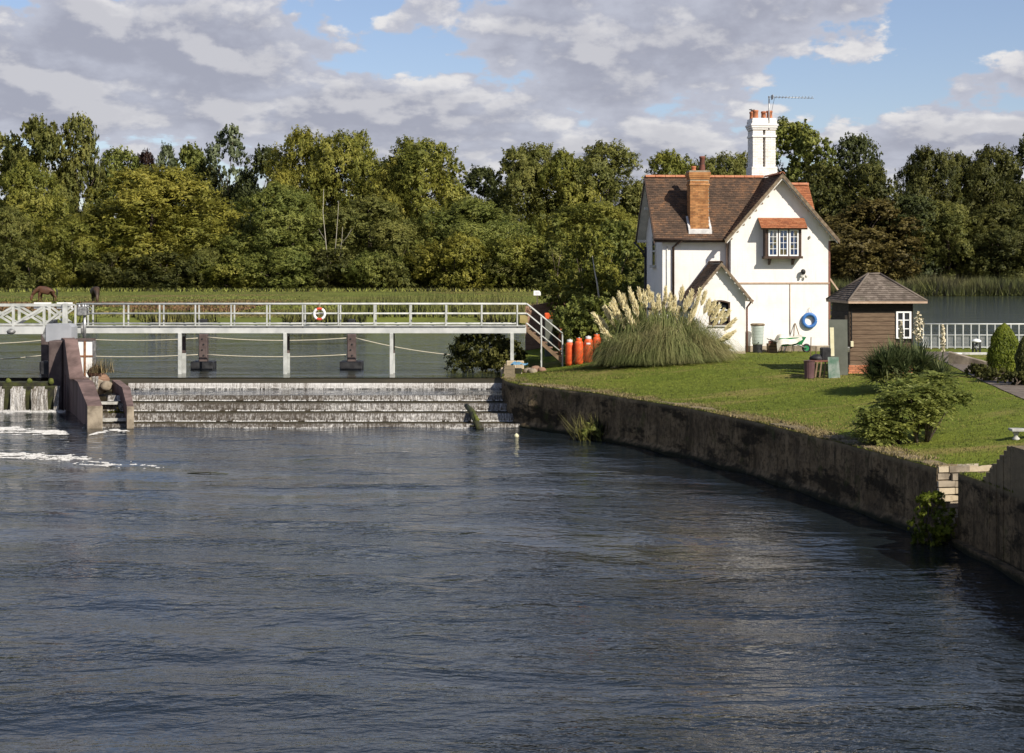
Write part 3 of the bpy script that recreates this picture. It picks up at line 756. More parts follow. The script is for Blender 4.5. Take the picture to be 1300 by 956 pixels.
mb = slab(-17.0, -15.5, 63.5, 0.9, -14.5, -13.5, 55.6, -0.15); part('channel_floor', mb, 'wetstone', fp, world=True)
for k_, (px, py, r) in enumerate([(122, 474, 0.36), (130, 482, 0.30), (117, 486, 0.28), (126, 492, 0.34), (135, 490, 0.25)]):
    d = 62.3 - 0.25 * k_; p = PX(px, py, d)
    mb = MB(); mb.rock(p, r, r * 0.8, r * 0.85, k_ + 3); part('rubble_stone', mb, 'oldbrick' if k_ in (0, 1) else 'concrete', fp, True, True)
part('trickle', fall_sheet('t', X(119, 61), X(128, 61), 60.7, Z(477, 61), Z(493, 61), 'spout', 0.03, 0.1, 0.05, 2.0), 'spout', fp, True, True)

# gate, winch, motor cover
gf = thing('sluice_gate', (-17.6, 65.6, 0.8), 'small sluice gate with white panels behind the pier', 'gate')
d = 65.6; gx0, gx1, gz0, gz1 = X(97, d), X(121, d), Z(482, d), Z(431, d)
mb = MB(); mb.beam((gx0, d, gz1), (gx1, d, gz1), 0.12, 0.10); part('head_beam', mb, 'pile', gf, world=True)
for x in (gx0 + 0.03, gx1 - 0.03): mb = MB(); mb.box(x - 0.05, x + 0.05, d - 0.06, d + 0.06, 0.4, gz1 - 0.05); part('side_post', mb, 'gearmetal', gf, world=True)
cx, cz = X(108, d), Z(452, d)
for (xa, xb) in ((gx0 + 0.085, cx - 0.04), (cx + 0.04, gx1 - 0.085)):
    for (za, zb) in ((gz1 - 0.07, cz + 0.03), (cz - 0.03, gz0)):
        mb = MB(); mb.box(xa, xb, d - 0.01, d + 0.03, zb, za); part('white_panel', mb, 'whitepaint', gf, world=True)
mb = MB(); mb.box(cx - 0.035, cx + 0.035, d - 0.05, d + 0.02, gz0, gz1 - 0.05); part('centre_bar', mb, 'rust', gf, world=True)
mb = MB(); mb.box(gx0 + 0.08, gx1 - 0.08, d - 0.045, d + 0.02, cz - 0.028, cz + 0.028); part('cross_bar', mb, 'rust', gf, world=True)
wn = thing('winch', (X(107, 66), 66, 2.7), 'grey geared winch head on a pole over the sluice gate', 'winch')
d = 66.0
mb = MB(); mb.path([(X(107.5, d), d, 2.68), (X(107.5, d), d, Z(400, d))], 0.06, 10); part('spindle', mb, 'steel', wn, True, True)
mb = MB(); mb.cbox(X(99, d), X(111, d), d - 0.2, d + 0.2, Z(400, d), Z(390, d), 0.04); part('gearbox', mb, 'gearmetal', wn, world=True)
mb = MB(); mb.torus((X(112, d), d - 0.05, Z(394, d)), 0.17, 0.025, 'y', 18, 6); mb.beam((X(112, d) - 0.17, d - 0.05, Z(394, d)), (X(112, d) + 0.17, d - 0.05, Z(394, d)), 0.03, 0.03); part('hand_wheel', mb, 'gearmetal', wn, True, True)
mb = MB(); mb.path([(X(104, d), d, Z(412, d)), (X(104, d), d, Z(424, d))], 0.05, 8); part('bracket', mb, 'gearmetal', wn, True, True)
for xx in (101, 106, 109): mb = MB(); mb.lathe((X(xx, d), d - 0.05, Z(390, d)), [(0.07, 0), (0.08, 0.05), (0.04, 0.10), (0.02, 0.14)], 10); part('grease_cap', mb, 'steel', wn, True, True)
mc = thing('motor_cover', (X(77, 65.7), 65.7, 2.6), 'rounded grey metal motor cover on the sluice pier', 'cover')
d = 65.7; x0, x1 = X(59, d), X(95, d); zb, zt = Z(433, d), Z(411, d)
mb = MB(); e = 0.12
mb.extrude([(x0 + e, 65.2, zb), (x1, 65.2, zb), (x1, 65.2, zt - e), (x1 - e, 65.2, zt), (x0 + e * 1.3, 65.2, zt), (x0 + e, 65.2, zt - e)][::-1], (0, 0.9, 0)); part('cover_shell', mb, 'greymetal', mc, world=True)
mb = MB(); mb.extrude([(x0 - 0.04, 65.24, zb + 0.25), (x0 + e - 0.002, 65.24, zb), (x0 + e - 0.002, 65.24, zt - 0.05), (x0 + 0.05, 65.24, zt - 0.2)][::-1], (0, 0.8, 0)); part('side_vent', mb, 'gearmetal', mc, world=True)
mb = MB(); mb.box(x0 + 0.3, x1 - 0.1, 65.25, 66.0, zb - 0.18, zb - 0.002); part('mount', mb, 'tar', mc, world=True)

# ------------------------------------------------------------------ white footbridge
YB, YR = 67.15, 67.95
DK = Z(413, YB)
fb = thing('footbridge', (X(380, YB), YB, ZU), 'long white steel footbridge with three-rail handrails across the weir', 'footbridge')
xL, xR = X(97, YB), X(668, YB)
zr = [Z(386, YB), Z(398.3, YB), Z(411, YB)]
for yy, nm in ((YB, 'front'), (YR, 'rear')):
    mb = MB(); mb.box(xL, xR, yy - 0.05, yy + 0.05, Z(423, YB), Z(414.3, YB)); part('girder', mb, 'railgrey', fb, world=True)
    mb = MB(); mb.box(xL, xR, yy - 0.12, yy + 0.12, Z(414.3, YB) + 0.002, Z(414.3, YB) + 0.02); part('girder_flange', mb, 'rail', fb, world=True)
    for z in zr:
        mb = MB(); mb.path([(xL, yy, z), (xR - (0.35 if z == zr[2] else 0), yy, z)], 0.034 if z == zr[0] else 0.026, 8); part('rail', mb, 'rail', fb, True, True)
    for k_ in range(13):
        x = X(112 + 45.4 * k_, YB)
        mb = MB(); mb.box(x - 0.028, x + 0.028, yy - 0.05, yy + 0.02, Z(416, YB), zr[0] - 0.03); part('post', mb, 'rail', fb, world=True)
mb = MB(); mb.box(xL, xR, YB + 0.055, YR - 0.055, DK - 0.12, DK - 0.04); part('deck', mb, 'concrete', fb, world=True)
for px in (228.5, 362, 497):
    x = X(px, YB)
    mb = MB(); mb.cbox(x - 0.075, x + 0.075, YB - 0.09, YB + 0.06, -0.5, Z(423, YB), 0.01); part('leg', mb, 'rail', fb, world=True)
    x2 = x
    mb = MB(); mb.cbox(x2 - 0.075, x2 + 0.075, YR - 0.07, YR + 0.07, ZU + 0.85, Z(423, YB), 0.01); l2 = part('leg', mb, 'pile', fb, world=True)  # dark steel colour imitates deck shade on the upper rear leg
    mb = MB(); mb.cbox(x2 - 0.085, x2 + 0.085, YR - 0.08, YR + 0.08, -0.5, ZU + 0.848, 0.01); part('leg_lit_part', mb, 'rail', fb, world=True)  # lower length of the same leg, left white below the painted shade
    mb = MB(); mb.beam((x, YB + 0.06, Z(426, YB)), (x, YR - 0.07, Z(426, YB)), 0.10, 0.12); part('cross_tie', mb, 'railgrey', fb, world=True)
x = X(650, YB); mb = MB(); mb.cbox(x - 0.075, x + 0.075, YB - 0.09, YB + 0.06, 1.3, Z(423, YB), 0.01); part('leg', mb, 'rail', fb, world=True)
# stair down to the island
sx0, sx1 = xR, xR + 1.55; sz0, sz1 = DK, DK - 1.45
for yy in (YB, YR):
    for z in zr: mb = MB(); mb.path([(sx0, yy, z), (sx0 + 0.06, yy, z - 0.02), (sx1, yy, z - 1.25)], 0.032 if z == zr[0] else 0.024, 8); part('stair_rail', mb, 'rail', fb, True, True)
    mb = MB(); mb.beam((sx0, yy, sz0 - 0.16), (sx1, yy, sz1 - 0.10), 0.05, 0.15); part('stringer', mb, 'terra_box', fb, world=True)
    for t in (0.42, 1.0):
        x = sx0 + (sx1 - sx0) * t; mb = MB(); mb.box(x - 0.026, x + 0.026, yy - 0.05, yy + 0.02, sz1 - 0.35, zr[0] - 1.25 * t - 0.03); part('stair_post', mb, 'rail', fb, world=True)
for k_ in range(7):
    t = (k_ + 0.5) / 7; x = sx0 + (sx1 - sx0) * t; mb = MB(); mb.box(x - 0.13, x + 0.13, YB + 0.03, YR - 0.03, sz0 - 1.45 * t - 0.04, sz0 - 1.45 * t); part('tread', mb, 'oldbrick', fb, world=True)
mb = MB(); mb.box(X(660, YR), X(670, YR), YR + 0.05, YR + 0.08, Z(410, YR), Z(398, YR)); part('ochre_panel', mb, 'yellowboard', fb, world=True)
# braced bridge over the sluices
tb = thing('braced_footbridge', (-21, YB, ZU), 'white footbridge section with crossed diagonal braces at the left edge', 'footbridge')
tL, tR = -30, X(84, YB); bay = X(56, YB) - X(17, YB)
for yy in (YB, YR):
    mb = MB(); mb.box(tL, xL - 0.002, yy - 0.05, yy + 0.05, Z(424, YB), Z(414.3, YB)); part('girder', mb, 'railgrey', tb, world=True)
    for z, h in ((Z(387.5, YB), 0.10), (Z(412, YB), 0.08)): mb = MB(); mb.box(tL, tR, yy - 0.04, yy + 0.04, z - h / 2, z + h / 2); part('chord', mb, 'rail', tb, world=True)
    x = X(56, YB)
    xs = [x + bay, x, x - bay, x - 2 * bay, x - 3 * bay, x - 4 * bay]
    for i, xx in enumerate(xs):
        if xx > tR: continue
        mb = MB(); mb.box(xx - 0.05, xx + 0.05, yy - 0.047, yy + 0.047, Z(414.3, YB), Z(389.2, YB)); part('post', mb, 'rail', tb, world=True)
    for xx in xs:
        xa, xb = xx - bay + 0.05, min(xx - 0.05, tR)
        zt, zb = Z(390, YB), Z(411, YB)
        mb = MB(); mb.beam((xa, yy - 0.012, zb), (xb, yy - 0.012, zt), 0.05, 0.09); part('diagonal', mb, 'rail', tb, world=True)
        mb = MB(); mb.beam((xa, yy + 0.045, zt), (xb, yy + 0.045, zb), 0.05, 0.09); part('diagonal', mb, 'rail', tb, world=True)
mb = MB(); mb.box(tL, xL - 0.002, YB + 0.055, YR - 0.055, DK - 0.12, DK - 0.04); part('deck', mb, 'concrete', tb, world=True)
x = X(83, YB); mb = MB(); mb.cbox(x - 0.10, x + 0.10, YB - 0.13, YB + 0.05, DK - 0.3, Z(385, YB), 0.01); part('end_post', mb, 'rail', tb, world=True)
x = X(96, YB); mb = MB(); mb.box(x - 0.035, x + 0.035, YB - 0.06, YB + 0.03, DK - 0.1, Z(387, YB)); part('end_post', mb, 'rail', tb, world=True)
mb = MB(); mb.beam((X(85.5, YB), YB, Z(387, YB)), (X(95, YB), YB, Z(387, YB)), 0.05, 0.07); mb.beam((X(85.5, YB), YB, Z(398, YB)), (X(95, YB), YB, Z(391, YB)), 0.05, 0.07); part('gate_rail', mb, 'rail', tb, world=True)
mb = MB(); mb.lathe((X(17, YB), YB - 0.3, Z(424, YB)), [(0.05, 0), (0.16, 0.04), (0.2, 0.12), (0.12, 0.2), (0.05, 0.24)], 12); part('bulkhead_lamp', mb, 'gearmetal', tb, True, True)
for k_, (a, b) in enumerate(((43, 65), (72, 92))):
    mb = MB(); d = YR + 0.08; mb.box(X(a, d), X(b, d), d, d + 0.03, Z(392, d), Z(384, d)); part('notice_board', mb, 'whitepaint', tb, world=True)
for xx in (-19.9, -26):
    mb = MB(); mb.cbox(xx - 0.15, xx + 0.15, YB - 0.1, YR + 0.1, -1, Z(424, YB), 0.02); part('support', mb, 'pile', tb, world=True)
# lifebuoy
lb = thing('lifebuoy', (X(406, YB), YB - 0.1, Z(407, YB)), 'orange and white lifebuoy hung on the footbridge rail', 'lifebuoy')
c = (X(406, YB), YB - 0.13, Z(398.5, YB))
for k_ in range(4):
    a0 = math.pi / 4 + k_ * math.pi / 2
    mb = MB(); mb.torus(c, 0.225, 0.06, 'y', 8, 8, a0 - 0.28, a0 + 0.28 + 0.0); part('white_band', mb, 'whitepaint', lb, True, True)
    mb = MB(); mb.torus(c, 0.225, 0.055, 'y', 10, 8, a0 + 0.28, a0 + math.pi / 2 - 0.28); part('red_arc', mb, 'red' if k_ in (0, 2) else 'whitepaint', lb, True, True)
mb = MB(); mb.path([(c[0] - 0.02, c[1] + 0.02, c[2] + 0.25), (c[0] - 0.02, c[1] + 0.09, zr[0] + 0.045), (c[0] + 0.02, c[1] + 0.09, zr[0] + 0.045), (c[0] + 0.02, c[1] + 0.02, c[2] + 0.25)], 0.012, 6); part('hanging_cord', mb, 'rope', lb, True, True)

# mooring piles and safety ropes upstream
DP = 70.7
pl = [(258, 'mooring pile with floating black collar under the bridge beside the second leg from the left', 0), (446, 'mooring pile with floating black collar nearest the dark waterside bush', 0)]
PXS = (68, 258.5, 446.5)
lab = ['mooring pile half hidden behind the grey motor cover', 'mooring pile with black collar left of the lifebuoy', 'mooring pile with black collar right of the lifebuoy']
for k_, px in enumerate(PXS):
    x = X(px, DP); r = thing('mooring_pile', (x, DP, -0.6), lab[k_], 'pile', 'mooring piles above the weir')
    mb = MB(); mb.cbox(x - 0.19, x + 0.19, DP - 0.19, DP + 0.19, -0.6, Z(424, DP), 0.03); part('pile_shaft', mb, 'pile', r, world=True)
    mb = MB(); mb.cbox(x - 0.15, x + 0.15, DP - 0.15, DP + 0.15, Z(424, DP) + 0.001, Z(405, DP), 0.03); part('pile_head', mb, 'tar', r, world=True)
    for q in range(4):
        z = Z(430 + 7 * q, DP); mb = MB(); mb.lathe((0, 0, 0), [(0.045, 0), (0.03, 0.03)], 8)
        mb.V = [(x + 0.03 * (1 if q % 2 else -1) + v[0], DP - 0.19 - v[2], z + v[1]) for v in mb.V]; part('bolt', mb, 'tar', r, world=True)
    mb = MB()
    hw = 0.49
    for (xa, xb, ya, yb) in ((x - hw, x + hw, DP - 0.5, DP - 0.21), (x - hw, x + hw, DP + 0.21, DP + 0.5), (x - hw, x - 0.21, DP - 0.208, DP + 0.208), (x + 0.21, x + hw, DP - 0.208, DP + 0.208)):
        mb = MB(); mb.cbox(xa, xb, ya, yb, ZU - 0.05, ZU + 0.34, 0.03); part('collar_block', mb, 'tar', r, world=True)
def rope(p, q, sag, label):
    p, q = Vector(p), Vector(q); pts = []
    for i in range(17):
        t = i / 16; v = p.lerp(q, t); v.z -= sag * 4 * t * (1 - t); pts.append(v)
    mb = MB(); mb.path(pts, 0.022, 6); single('safety_rope', mb, 'rope', label, 'rope', 'safety ropes between the piles', smooth=True)
yr = DP - 0.19
for a, b, nm in ((68, 258.5, 'between the motor cover and the middle pile'), (258.5, 446.5, 'between the two collared piles')):
    rope((X(a, DP) + 0.19, yr + 0.1, Z(428, DP)), (X(b, DP) - 0.19, yr + 0.1, Z(429, DP)), 0.13, 'upper pale safety rope ' + nm)
    rope((X(a, DP) + 0.19, yr + 0.1, Z(450, DP)), (X(b, DP) - 0.19, yr + 0.1, Z(450, DP)), 0.10, 'lower pale safety rope ' + nm)
rope((X(-120, DP), yr, Z(430, DP)), (X(68, DP) - 0.19, yr + 0.1, Z(431, DP)), 0.2, 'upper pale safety rope at the left edge')
rope((X(-120, DP), yr, Z(452, DP)), (X(68, DP) - 0.19, yr + 0.1, Z(450, DP)), 0.2, 'lower pale safety rope at the left edge')
rope((X(446.5, DP) + 0.19, yr + 0.1, Z(429, DP)), (X(590, DP), yr + 0.3, Z(452, DP)), 0.12, 'pale safety rope sloping down to the dark waterside bush')

# ------------------------------------------------------------------ cottage
TH = R(4.8); HX, HY, HZ = 9.17, 66.0, 2.08
house = thing('cottage', (HX, HY, HZ), 'white painted lock cottage with steep brown tiled gables', 'house', rz=TH)
PT = 1.1375                                 # roof pitch (rise over run)
GW = 4.22; GC = GW / 2; P = 0.5            # gable wing width, its centre, main wall set-back
z = lambda w: w - HZ                       # world height to house height
APEX, EAVE = 9.56, 6.86
VR = P - 0.35 + 2.37; ML = 2.81; VBK = 4.55; UR = 3.75
def gable_prism(cu, half, v0, v1, zap, drop=0.14):
    hz = z(zap) - PT * half - drop
    return MB().extrude([(cu - half, v0, 0), (cu + half, v0, 0), (cu + half, v0, hz), (cu, v0, z(zap) - drop), (cu - half, v0, hz)], (0, v1 - v0, 0))
part('gable_wall', gable_prism(GC, GC, 0, 4.0, APEX), 'wall', house)
mb = MB(); hz = z(APEX) - PT * (VR - P) - 0.14
mb.extrude([(-ML, P, 0), (-ML, VBK, 0), (-ML, VBK, hz), (-ML, VR, z(APEX) - 0.14), (-ML, P, hz)][::-1], (ML + GC, 0, 0)); part('main_wall', mb, 'wall', house)
mb = MB(); hz = z(9.25) - PT * (VR - P) - 0.14
mb.extrude([(GC, P + 0.02, 0), (GC, VBK - .02, 0), (GC, VBK - .02, hz), (GC, VR, z(9.25) - 0.14), (GC, P + .02, hz)][::-1], (UR - GC, 0, 0)); part('rear_wall', mb, 'wall', house)
mb = MB(); mb.box(-ML - 0.02, GW + 0.02, -0.02, P + 0.4, -0.2, 0.28); part('plinth', mb, 'concrete', house)

def roof_plane(o, eu, es, L, Ssl, nrm, tw=0.165, gauge=0.105, clip=None, thick=0.016):
    """courses of tiles: o = eave corner, eu = unit vector along eave, es = unit vector up the slope"""
    o, eu, es, nrm = Vector(o), Vector(eu), Vector(es).normalized(), Vector(nrm).normalized()
    mb = MB(); nrows = int(Ssl / gauge); ncols = int(L / tw)
    for r_ in range(nrows):
        off = 0.5 * tw if r_ % 2 else 0.0
        for c_ in range(-1, ncols + 1):
            a, b = max(0, c_ * tw + off + 0.003), min(L, (c_ + 1) * tw + off - 0.003)
            if b - a < 0.03: continue
            s0 = r_ * gauge + random.uniform(-.006, .006); s1 = min(s0 + gauge * 1.5, Ssl)
            if clip and not clip((a + b) / 2, s0 + gauge / 2): continue
            lift = 0.030 + random.uniform(0, .010); l1 = 0.006
            tl = random.uniform(-.004, .004)
            p = [o + eu * a + es * s0 + nrm * (lift + tl), o + eu * b + es * s0 + nrm * (lift - tl), o + eu * b + es * s1 + nrm * l1, o + eu * a + es * s1 + nrm * l1]
            q = [v - nrm * thick for v in p]
            mb.add(p + q, [(0, 1, 2, 3), (4, 5, 1, 0), (5, 6, 2, 1), (7, 4, 0, 3)])
    return mb
def roof_slab(o, eu, es, L, Ssl, nrm, t=0.07):
    o, eu, es, nrm = Vector(o), Vector(eu), Vector(es).normalized(), Vector(nrm).normalized()
    a = [o, o + eu * L, o + eu * L + es * Ssl, o + es * Ssl]
    return MB().hexa([v - nrm * t for v in a], a)
def add_roof(parent, name, o, eu, es, L, Ssl, nrm, mat='tile', **kw):
    s = part(name, roof_slab(o, eu, es, L, Ssl, nrm), 'soffit', parent)
    t = part('roof_tiles', roof_plane(o, eu, es, L, Ssl, nrm, **kw), mat, s, kind='stuff')
    return s
def ridge_run(parent, a, b, n, r=0.10, mat='ridge'):
    a, b = Vector(a), Vector(b); e = (b - a) / n; side = e.cross(Vector((0, 0, 1))).normalized(); s = None
    for i in range(n):
        p, q = a + e * (i + 0.02), a + e * (i + 0.98); mb = MB(); V = []
        for pt in (p, q):
            for rr in (r, r - 0.02):
                for k2 in range(7):
                    an = math.pi * (k2 / 6); V.append(pt + side * rr * math.cos(an) * 1.15 + Vector((0, 0, rr * math.sin(an) - 0.06)))
        F = []
        for k2 in range(6): F += [(k2, k2 + 1, 14 + k2 + 1, 14 + k2), (7 + k2 + 1, 7 + k2, 21 + k2, 21 + k2 + 1), (k2 + 1, k2, 7 + k2, 7 + k2 + 1), (14 + k2, 14 + k2 + 1, 21 + k2 + 1, 21 + k2)]
        mb.add(V, F); part('ridge_tile', mb, mat, parent)
cs = 1 / math.hypot(1, PT); sn = PT * cs
Sl = 2.37 / cs
# main roof
MLo, MRo = -3.2, GC
v_e = P - 0.35
add_roof(house, 'main_roof', (MLo, v_e, z(EAVE)), (1, 0, 0), (0, cs, sn), MRo - MLo, Sl, (0, -sn, cs))
add_roof(house, 'main_roof', (MRo, 2 * VR - v_e, z(EAVE)), (-1, 0, 0), (0, -cs, sn), MRo - MLo, Sl, (0, sn, cs), tw=0.33, gauge=0.2)
zr2 = z(9.25)
add_roof(house, 'rear_roof', (GC + 0.005, v_e, zr2 - 2.37 * PT), (1, 0, 0), (0, cs, sn), UR + 0.25 - GC, Sl, (0, -sn, cs), mat='tile_red')
add_roof(house, 'rear_roof', (UR + 0.25, 2 * VR - v_e, zr2 - 2.37 * PT), (-1, 0, 0), (0, -cs, sn), UR + 0.24 - GC, Sl, (0, sn, cs), mat='tile_red', tw=0.33, gauge=0.2)
# gable wing roof
GS = 2.40 / cs; gv0, gv1 = -0.36, VR
add_roof(house, 'gable_roof', (GC - 2.40, gv1, z(APEX) - 2.40 * PT), (0, -1, 0), (cs, 0, sn), gv1 - gv0, GS, (-sn, 0, cs))
add_roof(house, 'gable_roof', (GC + 2.40, gv0, z(APEX) - 2.40 * PT), (0, 1, 0), (-cs, 0, sn), 4.0 - gv0, GS, (sn, 0, cs))
ridge_run(house, (MLo, VR, z(APEX) + 0.06), (GC - 0.1, VR, z(APEX) + 0.06), 12)
ridge_run(house, (GC + .1, VR, zr2 + 0.06), (UR + 0.26, VR, zr2 + 0.06), 4)
ridge_run(house, (GC, gv0, z(APEX) + 0.06), (GC, gv1 - 0.1, z(APEX) + 0.06), 7)
# bargeboards, brackets and gutters
def barge(pts, v, w=0.19, t=0.045, mat='barge', parent=house, ax='u'):
    a, b = [Vector(p) for p in pts]; mb = MB(); d = Vector((0, 0, -w)); th = Vector((0, t, 0)) if ax == 'u' else Vector((t, 0, 0))
    mb.hexa([a + d, b + d, b + d + th, a + d + th], [a, b, b + th, a + th]); return part('bargeboard', mb, mat, parent)
for s_ in (-1, 1):
    barge([(GC + s_ * 2.44, gv0 - 0.05, z(APEX) - 2.44 * PT + 0.03), (GC + s_ * 0.001, gv0 - 0.05, z(APEX) + 0.03)], 0)
    barge([(GC + s_ * 2.36, gv0 + 0.0, z(APEX) - 2.36 * PT - 0.13), (GC + s_ * 0.001, gv0 + 0.0, z(APEX) - 0.13)], 0, 0.10, 0.04, 'soffit')
    for k_ in range(8):       # cut drops on the inner board
        u = GC + s_ * (0.35 + 0.26 * k_); mb = MB(); zt = z(APEX) - abs(u - GC) * PT - 0.24
        mb.lathe((0, 0, 0), [(0.045, -0.02), (0.06, 0), (0.045, 0.02)], 8); mb.V = [(u + v[0], gv0 + 0.03 + v[2], zt + v[1]) for v in mb.V]; part('cut_drop', mb, 'barge', house)
    v_a = VR - s_ * 2.41
    barge([(MLo - 0.05, v_a, z(APEX) - 2.41 * PT + 0.03), (MLo - 0.05, VR, z(APEX) + 0.03)], 0, 0.2, 0.045, 'brownpaint', house, 'v')
for v in (P + 0.1, VBK - 0.1): mb = MB(); mb.beam((-ML - 0.4, v, z(EAVE) - 0.05), (-ML, v, z(EAVE) - 0.05), 0.14, 0.12); part('purlin_end', mb, 'soffit', house)
mb = MB(); mb.beam((-ML - 0.42, VR, z(8.2)), (-ML, VR, z(8.2)), 0.1, 0.1); part('purlin_end', mb, 'soffit', house)
mb = MB(); mb.path([(MLo, v_e - 0.05, z(EAVE) - 0.03), (-0.14, v_e - 0.05, z(EAVE) - 0.05)], 0.055, 8); part('gutter', mb, 'brownpaint', house, True)
mb = MB(); mb.box(MLo, -0.2, v_e + 0.02, v_e + 0.05, z(EAVE) - 0.16, z(EAVE) - 0.04); part('fascia', mb, 'brownpaint', house)
def pipe(pts, r, mat, n=8): mb = MB(); mb.path(pts, r, n); return part('downpipe', mb, mat, house, True)
pipe([(-2.05, v_e - 0.03, z(EAVE) - 0.07), (-2.2, v_e + 0.1, z(EAVE) - 0.2), (-2.36, P - 0.07, z(EAVE) - 0.36), (-2.36, P - 0.07, 0.2)], 0.05, 'brownpaint')
pipe([(-2.62, P - 0.04, z(EAVE) - 0.3), (-2.62, P - 0.04, 0.2)], 0.02, 'soffit')
pipe([(-0.07, P - 0.12, z(EAVE) - 0.12), (-0.07, P - 0.12, 2.2)], 0.05, 'tan')
pipe([(-ML - 0.04, VBK - 0.1, z(EAVE) - 0.3), (-ML - 0.08, VBK - 0.1, 0)], 0.06, 'black')
mb = MB(); mb.path([(-ML - 0.5, VBK + 0.3, z(EAVE) - 0.1), (-ML - 0.2, VBK + .0, z(EAVE) - 0.45), (-ML - 0.08, VBK - 0.1, z(EAVE) - 0.75)], 0.045, 8); part('downpipe', mb, 'black', house, True)
# painted string course and pipe runs on the gable wall
mb = MB(); mb.box(0.0, GW - 0.01, -0.035, -0.003, z(4.96), z(5.02)); part('string_course', mb, 'tan', house)
pipe([(2.52, -0.02, z(4.95)), (2.52, -0.02, z(2.85))], 0.018, 'tan')
mb = MB(); mb.box(GW - 0.05, GW + 0.03, -0.012, 0.1, 0.3, z(6.75)); part('corner_strip', mb, 'redbrown', house)
mb = MB(); mb.beam((GW + 0.05, 0.3, z(5.25)), (GW + 0.45, 0.3, z(4.7)), 0.04, 0.06); part('side_brace', mb, 'tan', house)
# oriel window with tiled hood
ow = Vector((2.13, 0, 0)); ou0, ou1 = 1.37, 2.90; oz0, oz1 = z(6.12), z(7.24); od = 0.42
mb = MB(); mb.box(ou0, ou1, -od, -0.003, oz1, oz1 + 0.07); mb.box(ou0 - 0.05, ou1 + 0.05, -od - 0.06, -0.003, oz0 - 0.10, oz0); ori = part('oriel_window', mb, 'brownpaint', house)
for u in (ou0 + 0.05, ou1 - 0.05): mb = MB(); mb.box(u - 0.05, u + 0.05, -od, -0.003, oz0, oz1); part('oriel_cheek', mb, 'brownpaint', ori)
lw = (ou1 - ou0 - 0.2) / 3
for k_ in range(3):
    a = ou0 + 0.1 + k_ * lw; b = a + lw
    if k_: mb = MB(); mb.box(a - 0.025, a + 0.025, -od + 0.01, -od + 0.09, oz0, oz1); part('mullion', mb, 'brownpaint', ori)
    a += 0.028; b -= 0.028
    mb = MB()
    for (p, q, r_, s_) in ((a, a + 0.05, oz0 + 0.01, oz1 - 0.01), (b - 0.05, b, oz0 + 0.01, oz1 - 0.01), (a + 0.05, b - 0.05, oz0 + 0.01, oz0 + 0.06), (a + 0.05, b - 0.05, oz1 - 0.06, oz1 - 0.01)): mb.box(p, q, -od - 0.012, -od + 0.04, r_, s_)
    mid = (a + b) / 2; zz = [oz0 + 0.06 + (oz1 - oz0 - 0.12) * j / 4 for j in range(5)]
    mb.box(mid - 0.009, mid + 0.009, -od - 0.002, -od + 0.03, zz[0], zz[4])
    for j in (1, 2, 3): mb.box(a + 0.05, mid - 0.009, -od - 0.002, -od + 0.03, zz[j] - 0.009, zz[j] + 0.009); mb.box(mid + 0.009, b - 0.05, -od - 0.002, -od + 0.03, zz[j] - 0.009, zz[j] + 0.009)
    part('casement', mb, 'whitepaint', ori)
    for j in range(4):
        for (p, q) in ((a + 0.05, mid - 0.009), (mid + 0.009, b - 0.05)):
            mb = MB(); mb.box(p, q, -od + 0.012, -od + 0.018, zz[j] + 0.009, zz[j + 1] - 0.009); part('pane', mb, 'clearglass', ori)
def patch_mat():
    m, T, b = new_mat('blue_yellow_patches', 0.9, 0.1)  # random blue, yellow and cream patches filling the panes
    x, y, zc = T.sep(obj_coord(T)); v = T.comb(T.m('MULTIPLY', x, 9.3), 0.0, T.m('MULTIPLY', zc, 5.1))
    nd = T.n('ShaderNodeTexWhiteNoise'); fl = T.n('ShaderNodeVectorMath'); fl.operation = 'FLOOR'; T.link(v, fl.inputs[0]); T.link(fl.outputs[0], nd.inputs['Vector'])
    c = T.ramp(nd.outputs['Value'], [(0.0, (0.10, 0.24, 0.55)), (0.36, (0.62, 0.48, 0.16)), (0.62, (0.68, 0.64, 0.52)), (0.85, (0.24, 0.38, 0.60))])
    c.node.color_ramp.interpolation = 'CONSTANT'; T.link(c, b.inputs['Base Color']); return m
M['patch'] = patch_mat()
def glass_mat():
    m, T, b = new_mat('clear_pane_glass', 0.02, 0.5)
    b.inputs['Base Color'].default_value = (0.9, 0.95, 0.95, 1)
    tr = T.n('ShaderNodeBsdfTransparent'); gl = T.n('ShaderNodeBsdfGlossy'); gl.inputs['Roughness'].default_value = 0.03
    fr = T.n('ShaderNodeFresnel'); fr.inputs['IOR'].default_value = 1.45
    mx = T.n('ShaderNodeMixShader'); T.link(fr.outputs[0], mx.inputs[0]); T.link(tr.outputs[0], mx.inputs[1]); T.link(gl.outputs[0], mx.inputs[2])
    T.link(mx.outputs[0], m.node_tree.nodes['Material Output'].inputs[0]); return m
M['clearglass'] = glass_mat()
for o in bpy.data.objects:
    if o.name.startswith('pane') and not o.data.materials[0]: o.data.materials[0] = M['clearglass']
mb = MB(); mb.box(ou0 + 0.1, ou1 - 0.1, -od + 0.06, -od + 0.075, oz0 + 0.0, oz1); part('patch_sheet', mb, 'patch', ori)
for u in (1.62, 2.62): mb = MB(); mb.hexa([(u - 0.04, -0.06, oz0 - 0.36), (u + 0.04, -0.06, oz0 - 0.36), (u + 0.04, -0.003, oz0 - 0.36), (u - 0.04, -0.003, oz0 - 0.36)], [(u - 0.04, -0.32, oz0 - 0.102), (u + 0.04, -0.32, oz0 - 0.102), (u + 0.04, -0.003, oz0 - 0.102), (u - 0.04, -0.003, oz0 - 0.102)]); part('bracket', mb, 'brownpaint', ori)
hl = math.hypot(0.60, 0.46); hs = (0, 0.60 / hl, 0.46 / hl); hn = (0, -0.46 / hl, 0.60 / hl)
